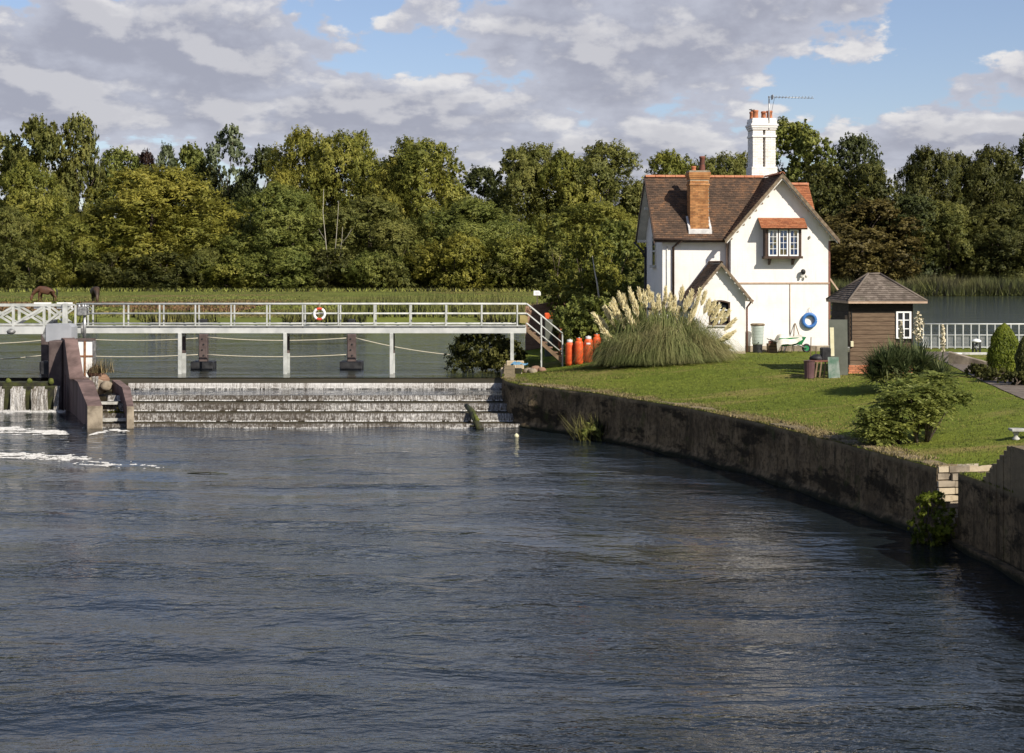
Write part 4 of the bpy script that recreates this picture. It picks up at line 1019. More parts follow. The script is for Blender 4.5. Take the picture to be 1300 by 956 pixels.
hood = part('window_hood', roof_slab((1.14, -0.62, z(7.27)), (1, 0, 0), hs, 1.97, hl, hn, 0.05), 'brownpaint', house)
part('roof_tiles', roof_plane((1.14, -0.62, z(7.27)), (1, 0, 0), hs, 1.97, hl, hn), 'tile_red', hood, kind='stuff')
# floodlight on the wall
mb = MB(); mb.box(3.05, 3.13, -0.16, -0.003, z(5.36), z(5.44)); fl_ = part('floodlight', mb, 'black', house)
mb = MB(); mb.lathe((3.04, -0.17, z(5.38)), [(0.02, 0), (0.11, 0.06), (0.09, 0.16), (0.03, 0.2)], 10); part('lamp_head', mb, 'black', fl_, True)
for u in (2.98, 3.17): mb = MB(); mb.rock((u, -0.14, z(5.28)), 0.06, 0.05, 0.07, 1, 8, 5); part('bulb', mb, 'greystone', fl_, True)
mb = MB(); mb.rock((3.36, -0.05, z(6.93)), 0.05, 0.05, 0.07, 1, 8, 5); part('bell_box', mb, 'greystone', house, True)
# side window on the shaded end wall
wv0, wv1 = 2.05, 2.75; wz0, wz1 = z(5.75), z(6.95)
mb = MB(); mb.box(-ML - 0.03, -ML - 0.002, wv0, wv1, wz0, wz1); sw = part('side_window', mb, 'glassdark', house)
mb = MB()
for (a, b, c_, d_) in ((wv0 - 0.06, wv0, wz0 - .06, wz1 + .06), (wv1, wv1 + 0.06, wz0 - .06, wz1 + .06), (wv0, wv1, wz1, wz1 + .06), (wv0, wv1, (wz0 + wz1) / 2 - .03, (wz0 + wz1) / 2 + .03)): mb.box(-ML - 0.055, -ML - 0.001, a, b, c_, d_)
part('frame', mb, 'soffit', sw)
mb = MB(); mb.box(-ML - 0.14, -ML - 0.001, wv0 - 0.1, wv1 + 0.1, wz0 - 0.12, wz0 - 0.002); part('sill', mb, 'greystone', sw)

# chimneys
def brick_stack(u0, u1, v0, v1, z0, z1, mat, mort, parent, name, bl=0.225, bh=0.075):
    mb = MB(); mb.box(u0 + 0.008, u1 - 0.008, v0 + 0.008, v1 - 0.008, z0, z1)
    core = part(name, mb, mort, parent); mb = MB(); n = int((z1 - z0) / bh)
    for r_ in range(n):
        za, zb_ = z0 + r_ * bh + 0.005, z0 + (r_ + 1) * bh - 0.004
        for (A0, A1, fixed, ax) in ((u0, u1, v0, 'u'), (v0, v1, u0, 'v'), (v0, v1, u1, 'w')):
            p = A0 - (bl / 2 if r_ % 2 else 0)
            while p < A1:
                a, b = max(p + 0.004, A0), min(p + bl - 0.004, A1); p += bl
                if b - a < 0.02: continue
                j = random.uniform(-.003, .003)
                if ax == 'u': mb.box(a, b, fixed - 0.001 + j, fixed + 0.06, za, zb_)
                elif ax == 'v': mb.box(fixed - 0.001 + j, fixed + 0.06, max(a, v0 + 0.062), b, za, zb_)
                else: mb.box(fixed - 0.06, fixed + 0.001 + j, max(a, v0 + 0.062), b, za, zb_)
    part('bricks', mb, mat, core, kind='stuff'); return core
bc0, bc1, bv0, bv1 = -1.64, -0.83, 0.46, 1.12
bs = brick_stack(bc0, bc1, bv0, bv1, z(7.05), z(9.36), 'orangebrick', 'mortar', house, 'brick_chimney')
brick_stack(bc0 - 0.03, bc1 + 0.03, bv0 - 0.03, bv1 + 0.03, z(9.10), z(9.18), 'orangebrick', 'mortar', house, 'chimney_band')
for i, e in enumerate((0.02, 0.045, 0.065, 0.065, 0.04)):
    mb = MB(); mb.cbox(bc0 - e, bc1 + e, bv0 - e, bv1 + e, z(9.362) + i * 0.075, z(9.362) + (i + 1) * 0.075 - 0.003, 0.008); part('corbel_course', mb, 'orangebrick' if i < 4 else 'concrete', bs)
def pot(u, v, z0, h, r, mat, parent):
    mb = MB(); mb.lathe((u, v, z0), [(r * 1.05, 0), (r, 0.05), (r * 0.92, h - 0.1), (r * 1.08, h - 0.08), (r * 1.1, h - 0.02), (r * 0.95, h), (r * 0.7, h - 0.01)], 14); return part('chimney_pot', mb, mat, parent, True)
pot(-1.05, 0.8, z(9.735), 0.62, 0.125, 'sootpot', bs); pot(-1.42, 0.8, z(9.735), 0.20, 0.10, 'pot', bs)
mb = MB()
e = 0.09; zz = lambda v: z(EAVE) + (v - v_e) * PT
mb.box(bc0 - e, bc1 + e, bv0 - 0.17, bv0 - 0.10, zz(bv0 - 0.17) + 0.02, zz(bv0) + 0.02)
for (a, b) in ((bc0 - e, bc0 - 0.004), (bc1 + 0.004, bc1 + e)):
    mb.hexa([(a, bv0 - 0.098, zz(bv0 - 0.1)), (b, bv0 - 0.098, zz(bv0 - 0.1)), (b, bv1 - 0.2, zz(bv1 - 0.2)), (a, bv1 - 0.2, zz(bv1 - 0.2))], [(a, bv0 - 0.098, zz(bv0) + 0.10), (b, bv0 - 0.098, zz(bv0) + 0.10), (b, bv1 - 0.2, zz(bv1 - 0.2) + 0.09), (a, bv1 - 0.2, zz(bv1 - 0.2) + 0.09)])
part('lead_flashing', mb, 'lead', bs)
mb = MB(); mb.box(bc0, bc1, bv0 - 0.098, bv0 - 0.004, zz(bv0 - 0.1), zz(bv0) + 0.06); part('lead_apron', mb, 'lead', bs)
# tall white chimney
wc0, wc1, wv0, wv1 = 1.62, 2.64, 2.85, 3.80
brick_stack(wc0 - 0.06, wc1 + 0.06, wv0 - 0.06, wv1 + 0.06, z(8.7), z(10.05), 'whitebrick', 'whitebrick_m', house, 'white_chimney')
um = (wc0 + wc1) / 2
wst = brick_stack(wc0, um - 0.05, wv0, wv1, z(10.052), z(11.68), 'whitebrick', 'whitebrick_m', house, 'chimney_shaft')
brick_stack(um + 0.05, wc1, wv0, wv1, z(10.052), z(11.68), 'whitebrick', 'whitebrick_m', house, 'chimney_shaft')
mb = MB(); mb.box(um - 0.049, um + 0.049, wv0 + 0.25, wv1 - 0.2, z(10.052), z(11.68)); part('flue_gap_shade', mb, 'sootpot', wst)  # dark fill stands in for the shade inside the slit
mb = MB(); mb.cbox(wc0 - 0.035, wc1 + 0.035, wv0 - 0.035, wv1 + 0.035, z(11.36), z(11.45), 0.01); part('band_course', mb, 'whitebrick', wst)
for i, e in enumerate((0.03, 0.07, 0.10, 0.04, 0.04, 0.02)):
    mb = MB(); mb.cbox(wc0 - e, wc1 + e, wv0 - e, wv1 + e, z(11.683) + i * 0.085, z(11.683) + (i + 1) * 0.085 - 0.003, 0.012); part('cap_course', mb, 'whitebrick', wst)
zt = z(11.683) + 6 * 0.085
pot(1.80, 3.1, zt, 0.36, 0.12, 'pot', wst); pot(1.76, 3.6, zt, 0.34, 0.11, 'pot', wst); pot(2.42, 3.1, zt, 0.34, 0.13, 'pot', wst); pot(2.28, 3.6, zt, 0.36, 0.11, 'pot', wst)
mb = MB(); mb.lathe((1.74, 3.55, zt + 0.34), [(0.05, 0), (0.05, 0.06), (0.13, 0.08), (0.13, 0.10), (0.02, 0.13)], 12); part('cowl', mb, 'steel', wst, True)
mb = MB(); mb.path([(2.33, 2.82, zt - 0.5), (2.33, 2.82, z(13.15))], 0.03, 8); ant = part('aerial_mast', mb, 'steel', wst, True)
bz = z(13.10)
mb = MB(); mb.path([(2.28, 2.79, bz + 0.01), (4.32, 2.79, bz - 0.03)], 0.014, 6); part('aerial_boom', mb, 'steel', ant, True)
for k_ in range(13):
    u = 2.5 + 0.145 * k_; mb = MB(); mb.path([(u, 2.79 - 0.16, bz + 0.035), (u, 2.79 + 0.16, bz - 0.035)], 0.007, 5); part('aerial_element', mb, 'steel', ant)
    mb = MB(); mb.path([(u, 2.79, bz - 0.06), (u, 2.79, bz + 0.06)], 0.008, 5); part('aerial_element', mb, 'steel', ant)
mb = MB(); mb.box(2.46, 2.475, 2.6, 2.98, bz - 0.1, bz + 0.1); part('aerial_reflector', mb, 'steel', ant)
mb = MB(); mb.path([(2.58, 2.79, bz), (2.5, 2.80, bz - 0.35), (2.40, 2.83, zt)], 0.008, 5); part('aerial_cable', mb, 'black', ant)

# porch
PC, PH, PV = -0.80, 1.05, -1.55; PA = 5.84
ph = z(PA) - 1.2 * PH - 0.12
wu0, wu1, wz0, wz1 = -1.24, -0.40, z(3.30), z(4.22)
mb = MB()
def wallpoly(poly): mb.extrude([(u, PV, w) for u, w in poly], (0, 0.2, 0))
wallpoly([(PC - PH, 0), (wu0, 0), (wu0, wz1), (PC - PH, wz1)]); wallpoly([(wu1, 0), (PC + PH, 0), (PC + PH, wz1), (wu1, wz1)])
wallpoly([(wu0, 0), (wu1, 0), (wu1, wz0), (wu0, wz0)])
arch = [(wu1 - (wu1 - wu0) * i / 8, wz1 + 0.09 * math.sin(math.pi * i / 8)) for i in range(9)]
wallpoly([(PC - PH, wz1)] + arch[::-1] + [(PC + PH, wz1), (PC + PH, ph), (PC, z(PA) - 0.12), (PC - PH, ph)])
mb.box(PC - PH, PC - PH + 0.2, PV + 0.2, P + 0.01, 0, ph - 0.02); mb.box(PC + PH - 0.2, PC + PH, PV + 0.2, 0.01, 0, ph - 0.02)
porch = part('porch', mb, 'wall', house)
mb = MB(); mb.box(wu0, wu1, PV + 0.10, PV + 0.115, wz0, wz1 + 0.1); part('window_glass', mb, 'glassdark', porch)
mb = MB()
for (a, b, c_, d_) in ((wu0 - 0.02, wu0 + 0.045, wz0, wz1 + 0.02), (wu1 - 0.045, wu1 + 0.02, wz0, wz1 + 0.02), (wu0 + 0.045, wu1 - 0.045, wz0, wz0 + 0.05)): mb.box(a, b, PV - 0.012, PV + 0.08, c_, d_)
for i in range(8):
    (a, c_), (b, d_) = arch[i], arch[i + 1]; mb.hexa([(a, PV - 0.012, c_ - 0.05), (b, PV - 0.012, d_ - 0.05), (b, PV + 0.08, d_ - 0.05), (a, PV + 0.08, c_ - 0.05)][::-1], [(a, PV - 0.012, c_ + 0.012), (b, PV - 0.012, d_ + 0.012), (b, PV + 0.08, d_ + 0.012), (a, PV + 0.08, c_ + 0.012)][::-1])
part('window_frame', mb, 'brownpaint', porch)
mb = MB(); um2 = (wu0 + wu1) / 2
mb.box(um2 - 0.03, um2 + 0.03, PV + 0.04, PV + 0.095, wz0 + 0.05, wz1 + 0.05)
for j in (1, 2):
    zc = wz0 + (wz1 - wz0) * j / 3; mb.box(wu0 + 0.045, um2 - 0.03, PV + 0.05, PV + 0.095, zc - 0.02, zc + 0.02); mb.box(um2 + 0.03, wu1 - 0.045, PV + 0.05, PV + 0.095, zc - 0.02, zc + 0.02)
part('glazing_bars', mb, 'whitepaint', porch)
mb = MB(); mb.box(wu0 - 0.06, wu1 + 0.06, PV - 0.07, PV + 0.09, wz0 - 0.07, wz0 - 0.002); part('window_sill', mb, 'greystone', porch)
pc = 1 / math.hypot(1, 1.2); ps = 1.2 * pc; PO = 1.27; pv0 = PV - 0.26; pSl = PO / pc
for s_ in (-1, 1):
    L_ = (P if s_ < 0 else 0.0) - pv0
    o = (PC + s_ * PO, P if s_ < 0 else pv0, z(PA) - PO * 1.2)
    s = part('porch_roof', roof_slab(o, (0, -1, 0) if s_ < 0 else (0, 1, 0), (-s_ * pc, 0, ps), L_, pSl, (s_ * ps, 0, pc)), 'soffit', house)
    part('roof_tiles', roof_plane(o, (0, -1, 0) if s_ < 0 else (0, 1, 0), (-s_ * pc, 0, ps), L_, pSl, (s_ * ps, 0, pc)), 'tile', s, kind='stuff')
    barge([(PC + s_ * (PO + 0.02), pv0 - 0.05, z(PA) - (PO + 0.02) * 1.2 + 0.03), (PC + s_ * 0.001, pv0 - 0.05, z(PA) + 0.03)], 0, 0.16)
    for k_ in range(6):
        u = PC + s_ * (0.2 + 0.18 * k_); zt_ = z(PA) - abs(u - PC) * 1.2 - 0.15; mb = MB(); mb.lathe((0, 0, 0), [(0.03, -0.02), (0.045, 0), (0.03, 0.02)], 8); mb.V = [(u + v[0], pv0 - 0.02 + v[2], zt_ + v[1]) for v in mb.V]; part('cut_drop', mb, 'soffit', porch)
ridge_run(porch, (PC, pv0, z(PA) + 0.06), (PC, P - 0.02, z(PA) + 0.06), 5, 0.085, 'tile')
pipe([(PC + PO + 0.02, pv0 + 0.15, z(PA) - PO * 1.2 - 0.04), (PC + PH + 0.06, PV - 0.03, z(PA) - PO * 1.2 - 0.3), (PC + PH + 0.06, PV - 0.03, 0.1)], 0.04, 'redbrown')
mb = MB(); mb.path([(PC + PO + 0.03, pv0, z(PA) - PO * 1.2 - 0.02), (PC + PO + 0.03, 0, z(PA) - PO * 1.2 - 0.02)], 0.045, 8); part('gutter', mb, 'redbrown', house, True)
mb = MB(); mb.box(PC - PH - 0.02, PC + PH + 0.02, PV - 0.02, PV + 0.3, -0.25, 0.14); part('porch_plinth', mb, 'concrete', house)
# low flat-roofed store beside the porch
mb = MB(); mb.box(-3.35, PC - PH - 0.01, -0.75, P - 0.002, -0.2, z(3.86)); st = part('store_wall', mb, 'wall', house)
mb = MB(); mb.box(-3.45, PC - PH - 0.011, -0.85, P - 0.003, z(3.862), z(3.96)); part('store_roof', mb, 'brownpaint', st)

# ------------------------------------------------------------------ timber hut
SD = 52.9; STH = R(4.0)
sx = X(1078, SD); shed = thing('timber_hut', (sx, SD, gz(sx + 1, SD + 1) - 0.05), 'small brown weatherboarded hut with shingled hip roof', 'hut', rz=STH)
h0 = shed.location.z; zs = lambda w: w - h0
SW_, SDp = 2.15, 2.1; ez = zs(Z(383, SD)); 
mb = MB(); mb.box(0, SW_, 0.03, SDp, 0, ez); part('wall_core', mb, 'darkwood', shed)
bz0, bz1 = zs(Z(463, SD)), zs(Z(397, SD)); nb = 12; bw = (bz1 - bz0) / nb; sc = SD / FPX
ux = (1138 - 1078) * sc
for i in range(nb):
    mb = MB(); za = bz0 + i * bw; mb.hexa([(0.03, -0.012, za + .004), (ux, -0.012, za + .004), (ux, 0.028, za + .004), (0.03, 0.028, za + .004)], [(0.03, 0.006, za + bw), (ux, 0.006, za + bw), (ux, 0.028, za + bw), (0.03, 0.028, za + bw)]); part('board', mb, 'board', shed)
    mb = MB(); mb.hexa([(-0.04, 0.05, za + .004), (-0.001, 0.05, za + .004), (-0.001, SDp, za + .004), (-0.04, SDp, za + .004)], [(-0.018, 0.05, za + bw), (-0.001, 0.05, za + bw), (-0.001, SDp, za + bw), (-0.018, SDp, za + bw)]); part('board', mb, 'darkwood', shed)  # left side boards in a darker wood tone than the front
    if za < zs(Z(430, SD)) - bw: mb = MB(); mb.box(ux + 0.004, SW_ - 0.03, -0.01, 0.028, za + .004, za + bw); part('board', mb, 'board', shed)
for x in (-0.025, SW_ - 0.025): mb = MB(); mb.box(x, x + 0.055, -0.03, 0.045, bz0, ez); part('corner_post', mb, 'darkwood', shed)
mb = MB(); mb.box(0.035, SW_ - 0.03, -0.018, 0.028, bz1 + 0.003, ez - 0.0); part('head_board', mb, 'darkwood', shed)
mb = MB(); mb.box(-0.02, SW_ + 0.02, -0.02, SDp + 0.02, -0.25, bz0 - 0.003); bb = part('brick_base', mb, 'mortar', shed); mb = MB()
for r_ in range(4):
    p = -0.02 - (0.11 if r_ % 2 else 0)
    while p < SW_ + 0.02:
        a, b = max(p + .006, -0.03), min(p + 0.219, SW_ + 0.02); p += 0.225
        if b - a > .03: mb.box(a, b, -0.03, 0.05, bz0 - 0.008 - (r_ + 1) * 0.075 + 0.006, bz0 - 0.008 - r_ * 0.075 - 0.004)
part('bricks', mb, 'redbrick', bb, kind='stuff')
# window in the hut front
a, b, c_, d_ = ux + 0.03, (1158 - 1078) * sc - 0.02, zs(Z(430, SD)), zs(Z(395.5, SD))
mb = MB(); mb.box(a, b, 0.0, 0.012, c_, d_); hw_ = part('hut_window', mb, 'glassdark', shed)
mb = MB()
for (p, q, r_, s_) in ((a - .02, a + .045, c_, d_), (b - .045, b + .02, c_, d_), (a + .045, b - .045, d_ - .05, d_), (a + .045, b - .045, c_, c_ + .06)): mb.box(p, q, -0.05, -0.001, r_, s_)
mb.box((a + b) / 2 - .03, (a + b) / 2 + .03, -0.04, -0.001, c_ + .06, d_ - .05)
for t in (0.36, 0.68): mb.box(a + .045, (a + b) / 2 - .03, -0.035, -0.001, c_ + (d_ - c_) * t - .015, c_ + (d_ - c_) * t + .015); mb.box((a + b) / 2 + .03, b - .045, -0.035, -0.001, c_ + (d_ - c_) * t - .015, c_ + (d_ - c_) * t + .015)
part('window_frame', mb, 'whitepaint', hw_)
mb = MB(); mb.path([(0.08, -0.03, ez - 0.3), (0.08, -0.03, zs(Z(433, SD)))], 0.014, 6); part('cable', mb, 'black', shed)
mb = MB(); mb.cbox(0.03, 0.13, -0.08, -0.014, zs(Z(440, SD)), zs(Z(433, SD)), 0.01); part('switch_box', mb, 'cream', shed)
# hip roof
e0x, e1x, e0y, e1y = -0.12, (1175 - 1078) * sc, -0.32, SDp + 0.3
rz_ = zs(Z(349, SD + 1)); rcx, rcy = (e0x + e1x) / 2 - 0.05, (e0y + e1y) / 2; rl = 0.2
def face_roof(pts, name, n=14):
    a, b, t1, t0 = [Vector(p) for p in pts]           # eave a->b, ridge t0..t1 above
    nrm = (b - a).cross(t0 - a).normalized()
    s = part(name, MB().hexa([v - Vector((0, 0, 0.05)) for v in (a, b, t1, t0)], [a, b, t1, t0]), 'darkwood', shed); mb = MB()
    for i in range(n):
        f0, f1 = i / n, min(1, (i + 1.4) / n); l0, r0, l1, r1 = a.lerp(t0, f0), b.lerp(t1, f0), a.lerp(t0, f1), b.lerp(t1, f1)
        m = max(1, int((r0 - l0).length / 0.14))
        for j in range(m):
            g = 0.01; x0, x1 = (j + g) / m, (j + 1 - g) / m; lift = nrm * (0.028 + random.uniform(0, .01)); lo = nrm * 0.006
            q = [l0.lerp(r0, x0) + lift, l0.lerp(r0, x1) + lift, l1.lerp(r1, x1) + lo, l1.lerp(r1, x0) + lo]; w = [v - nrm * 0.015 for v in q]
            mb.add(q + w, [(0, 1, 2, 3), (4, 5, 1, 0), (5, 6, 2, 1), (7, 4, 0, 3)])
    part('shingles', mb, 'shingle', s, kind='stuff')
ca, cb, cc, cd = (e0x, e0y, ez), (e1x, e0y, ez), (e1x, e1y, ez), (e0x, e1y, ez); r0_, r1_ = (rcx - rl, rcy, rz_), (rcx + rl, rcy, rz_)
face_roof((ca, cb, r1_, r0_), 'front_slope'); face_roof((cd, ca, r0_, r0_), 'left_slope'); face_roof((cb, cc, r1_, r1_), 'right_slope'); face_roof((cc, cd, r0_, r1_), 'rear_slope')
for (p, q) in ((ca, r0_), (cb, r1_), (cd, r0_), (cc, r1_), (r0_, r1_)): mb = MB(); mb.path([Vector(p) + Vector((0, 0, .03)), Vector(q) + Vector((0, 0, .045))], 0.04, 6); part('hip_cap', mb, 'shingle', shed, True)
for (p, q) in ((ca, cb), (cd, ca), (cb, cc)): mb = MB(); mb.beam(Vector(p) + Vector((0, 0, -0.02)), Vector(q) + Vector((0, 0, -0.02)), 0.03, 0.07); part('eaves_board', mb, 'tan', shed)

# ------------------------------------------------------------------ foliage makers
def unit(v): return v / np.maximum(1e-9, np.linalg.norm(v, axis=1)[:, None])
def leaf_quads(Pn, Nn, L, Wd, r, up=0.0):
    """leaf-shaped quads (rhombs) at points Pn facing roughly Nn"""
    n = len(Pn); N = unit(Nn + r.normal(0, 0.48, (n, 3)))
    t = r.normal(0, 1, (n, 3)); t[:, 2] += up; t = unit(t - (t * N).sum(1)[:, None] * N); b = np.cross(N, t)
    l = (L * r.uniform(0.6, 1.35, n))[:, None]; w = (Wd * r.uniform(0.6, 1.35, n))[:, None]
    bend = N * l * 0.18
    V = np.stack([Pn - t * l * 0.5, Pn - b * w * 0.5 + bend, Pn + t * l * 0.5, Pn + b * w * 0.5 + bend], 1).reshape(-1, 3)
    F = np.arange(n * 4).reshape(n, 4)
    return V, F
def soft_normals(me, N):
    # leaves take the shading of the spray they belong to, as real sprays of many small leaves do
    shade(me); me.normals_split_custom_set_from_vertices(N.astype(np.float32))
def sphere_pts(n, r): return unit(r.normal(0, 1, (n, 3)))
def crown_lobes(seed, H, Rr, base, nl, prof, lr):
    r = np.random.default_rng(seed); C = []; Rd = []
    for i in range(nl):
        t = (i + 0.5) / nl if i % 3 else r.random()
        h = base + (H - base) * t
        rad = Rr * prof(t); a = r.random() * 6.283; q = rad * (0.35 + 0.62 * math.sqrt(r.random()))
        s = lr * r.uniform(0.45, 1.35) * (0.75 + 0.35 * (1 - t))
        q = max(0, min(q, rad - s * 0.35)); C.append((q * math.cos(a), q * math.sin(a), min(h, H - s * 0.8))); Rd.append(s)
    return np.array(C), np.array(Rd)
def crown_mesh(name, seed, H, Rr, base, nl, prof, lr, nleaf, L, Wd, up=0.3, vs=0.95, per=20, sp=0.42):
    """leaves sit along short sprays that spring from lobes spread through the crown"""
    r = np.random.default_rng(seed + 100)
    C, Rd = crown_lobes(seed, H, Rr, base, nl, prof, lr)
    ns = int(nleaf / per * 1.9); p = Rd ** 2 / (Rd ** 2).sum(); idx = r.choice(len(C), ns, p=p)
    D = sphere_pts(ns, r); flip = (D[:, 2] < -0.45) & (r.random(ns) < 0.6); D[:, 2] = np.where(flip, -D[:, 2], D[:, 2]); D = unit(D)
    lump = np.array([mnoise.noise(Vector(d * 1.7 + c * 0.9)) + 0.6 * mnoise.noise(Vector(d * 4.1 + c * 2.3)) for d, c in zip(D, C[idx])])
    rad = Rd[idx] * (0.70 + 0.34 * lump)
    S0 = C[idx] + D * rad[:, None] * np.array([1, 1, vs])
    keep = np.ones(ns, bool)
    for c, R_ in zip(C, Rd): keep &= (np.linalg.norm((S0 - c) / np.array([1, 1, vs]), axis=1) > R_ * 0.50)
    gap = np.array([mnoise.noise(Vector(q * (5.5 / max(H, 1)) * 1.8 + np.array([seed, 0, 0]))) for q in S0]); keep &= gap > -0.38
    keep &= S0[:, 2] > 0.06 * min(H, 5)
    S0, D, Rs = S0[keep], D[keep], Rd[idx][keep]; m = min(len(S0), max(1, nleaf // per)); S0, D, Rs = S0[:m], D[:m], Rs[:m]
    sd = unit(D * 0.9 + np.array([0, 0, 0.55 * up]) + r.normal(0, 0.45, (m, 3))); ln = Rs * sp * r.uniform(0.5, 1.5, m)
    j = np.repeat(np.arange(m), per); n = len(j); t = r.random(n)
    Pn = S0[j] + sd[j] * (ln[j] * t)[:, None] + r.normal(0, 1, (n, 3)) * (0.10 * Rs[j] * (1.1 - 0.7 * t))[:, None]
    N = unit(D[j] + r.normal(0, 0.45, (n, 3)))
    ax = unit(sd[j] + r.normal(0, 0.5, (n, 3))); ax = unit(ax - (ax * N).sum(1)[:, None] * N); bb = np.cross(N, ax)
    l = (L * r.uniform(0.6, 1.35, n))[:, None]; w = (Wd * r.uniform(0.6, 1.35, n))[:, None]; bend = N * l * 0.18
    V = np.stack([Pn - ax * l * 0.5, Pn - bb * w * 0.5 + bend, Pn + ax * l * 0.5, Pn + bb * w * 0.5 + bend], 1).reshape(-1, 3)
    me = np_mesh(name, V, np.arange(n * 4).reshape(n, 4))
    ctr = np.array([0, 0, H * 0.45]); tilt = r.normal(0, 0.34, (m, 3))
    soft = unit(0.65 * D[j] + 0.40 * unit((Pn - ctr) / np.array([1, 1, H / (2 * Rr)])) + tilt[j] + r.normal(0, 0.20, (n, 3)))
    soft_normals(me, np.repeat(soft, 4, 0))
    return me, C, Rd
def trunk_mesh(seed, H, r0, C, nb=10, lean=0.0, top=0.72):
    r = random.Random(seed); mb = MB(); pts = []; n = 8
    for i in range(n + 1):
        t = i / n; pts.append((lean * t + 0.25 * math.sin(t * 4 + seed) * t, 0.2 * math.sin(t * 5 + seed * 2) * t, -0.3 + (H * top + 0.3) * t))
    mb.path(pts, [r0 * (1.25 if i == 0 else 1) * (1 - 0.85 * i / n) for i in range(n + 1)], 8)
    order = sorted(range(len(C)), key=lambda i: r.random())[:nb]
    for i in order:
        c = Vector(C[i]); z0 = min(max(0.15 * H, c.z * 0.55), H * top * 0.9); t = z0 / (H * top)
        k = min(n - 1, int(t * n)); s = Vector(pts[k]).lerp(Vector(pts[k + 1]), t * n - k)
        m = s.lerp(c, 0.5) + Vector((0, 0, 0.08 * (c - s).length))
        rr = r0 * 0.42 * (1 - 0.6 * t); mb.path([s, m, c], [rr, rr * 0.65, rr * 0.2], 6)
    return mb
round_p = lambda t: (math.sin(math.pi * min(1, 0.14 + t * 0.83)) ** 0.6)
dome_p = lambda t: (1 - max(0, t - 0.25) ** 1.8 / 0.75 ** 1.8 * 0.92) * (0.85 + 0.3 * min(1, t * 3))
pop_p = lambda t: 0.55 + 0.5 * math.sin(math.pi * min(1, t * 0.9 + 0.1)) if t < 0.85 else 0.55
ARCH = {}
def arch(key, *a, **kw):
    me, C, Rd = crown_mesh('crown_' + key, *a, **kw); ARCH[key] = (me, C, a[1], a[2])
arch('willow_a', 11, 18, 7.2, 0.4, 70, dome_p, 2.5, 60000, 0.46, 0.16, up=1.0, vs=1.1)
arch('willow_b', 12, 18, 7.0, 0.4, 76, round_p, 2.4, 60000, 0.46, 0.16, up=1.0, vs=1.1)
arch('willow_c', 13, 18, 7.0, 0.6, 64, dome_p, 2.6, 60000, 0.46, 0.16, up=0.8, vs=1.1)
arch('oak_a', 21, 18, 6.5, 3.0, 44, round_p, 2.3, 38000, 0.40, 0.27)
arch('oak_b', 22, 18, 6.5, 1.0, 52, round_p, 2.35, 44000, 0.40, 0.27)
arch('poplar', 31, 20, 3.6, 0.8, 64, pop_p, 1.6, 30000, 0.36, 0.22, up=0.8)
arch('sparse', 41, 18, 4.6, 4.0, 46, round_p, 1.45, 15000, 0.36, 0.24)
arch('bush_a', 51, 6, 4.0, 0.2, 30, dome_p, 1.45, 22000, 0.30, 0.12, up=0.8)
arch('bush_b', 52, 6, 3.8, 0.1, 32, round_p, 1.4, 22000, 0.28, 0.14, up=0.4)
TRUNKS = {}
for k_, (me_, C_, H_, R_) in ARCH.items():
    TRUNKS[k_] = mesh_of('trunk_' + k_, trunk_mesh(hash(k_) % 7 + 1 if False else len(k_) + ord(k_[-1]) % 5, H_, 0.42 if H_ > 10 else 0.16, C_, 12 if H_ > 10 else 6), True)
LM = {}
def lm(name, *a, **kw): LM[name] = leaf_mat('foliage_' + name, *a, **kw)
lm('willow', (0.122, 0.143, 0.028), (0.275, 0.275, 0.053), (0.365, 0.333, 0.069), nscale=0.16)
lm('gold', (0.139, 0.148, 0.026), (0.309, 0.290, 0.052), (0.410, 0.354, 0.067), nscale=0.16)
lm('green', (0.107, 0.137, 0.031), (0.237, 0.259, 0.061), (0.321, 0.323, 0.075), nscale=0.18)
lm('olive', (0.098, 0.115, 0.029), (0.219, 0.222, 0.057), (0.300, 0.281, 0.074), nscale=0.18)
lm('dark', (0.043, 0.056, 0.020), (0.095, 0.111, 0.035), (0.132, 0.145, 0.043), nscale=0.2)  # back-row trees, plus right-hand trees darkened as if under a cloud
lm('greygreen', (0.094, 0.121, 0.059), (0.218, 0.253, 0.130), (0.290, 0.323, 0.178), nscale=0.3)
lm('copper', (0.031, 0.017, 0.014), (0.070, 0.039, 0.028), nscale=0.3)
lm('rusty', (0.081, 0.069, 0.023), (0.182, 0.142, 0.043), (0.213, 0.185, 0.056), nscale=0.25)
lm('deepgreen', (0.054, 0.065, 0.019), (0.135, 0.137, 0.035), (0.191, 0.181, 0.045), nscale=0.18)  # dark bushes, plus cloud shade painted into right-hand trees
lm('cypress', (0.085, 0.115, 0.012), (0.20, 0.235, 0.024), (0.28, 0.30, 0.034), nscale=1.2)
def tree(name, kind, px, top, half, d, leaf, label, base=None, bark='bark', rot=0.0, group='trees across the river', zb=None):
    me, C, H, Rr = ARCH[kind]
    x = X(px, d); z0 = mz(x, d) - 0.1 if zb is None else zb
    t = thing(name, (x, d, z0), label, 'bush' if 'bush' in name or 'shrub' in name else 'tree', group, rz=rot)
    hs = (Z(top, d) - z0) / H; rs = half * 1.15 * d / FPX / Rr
    for nm, m_, mt in (('trunk', TRUNKS[kind], bark), ('crown', me, None)):
        o = bpy.data.objects.new(nm, m_); COL.objects.link(o); o.parent = t; o.scale = (rs, rs, hs)
        if not m_.materials: m_.materials.append(M['bark'])
        o.material_slots[0].link = 'OBJECT'; o.material_slots[0].material = LM[leaf] if nm == 'crown' else M[bark]
    return t
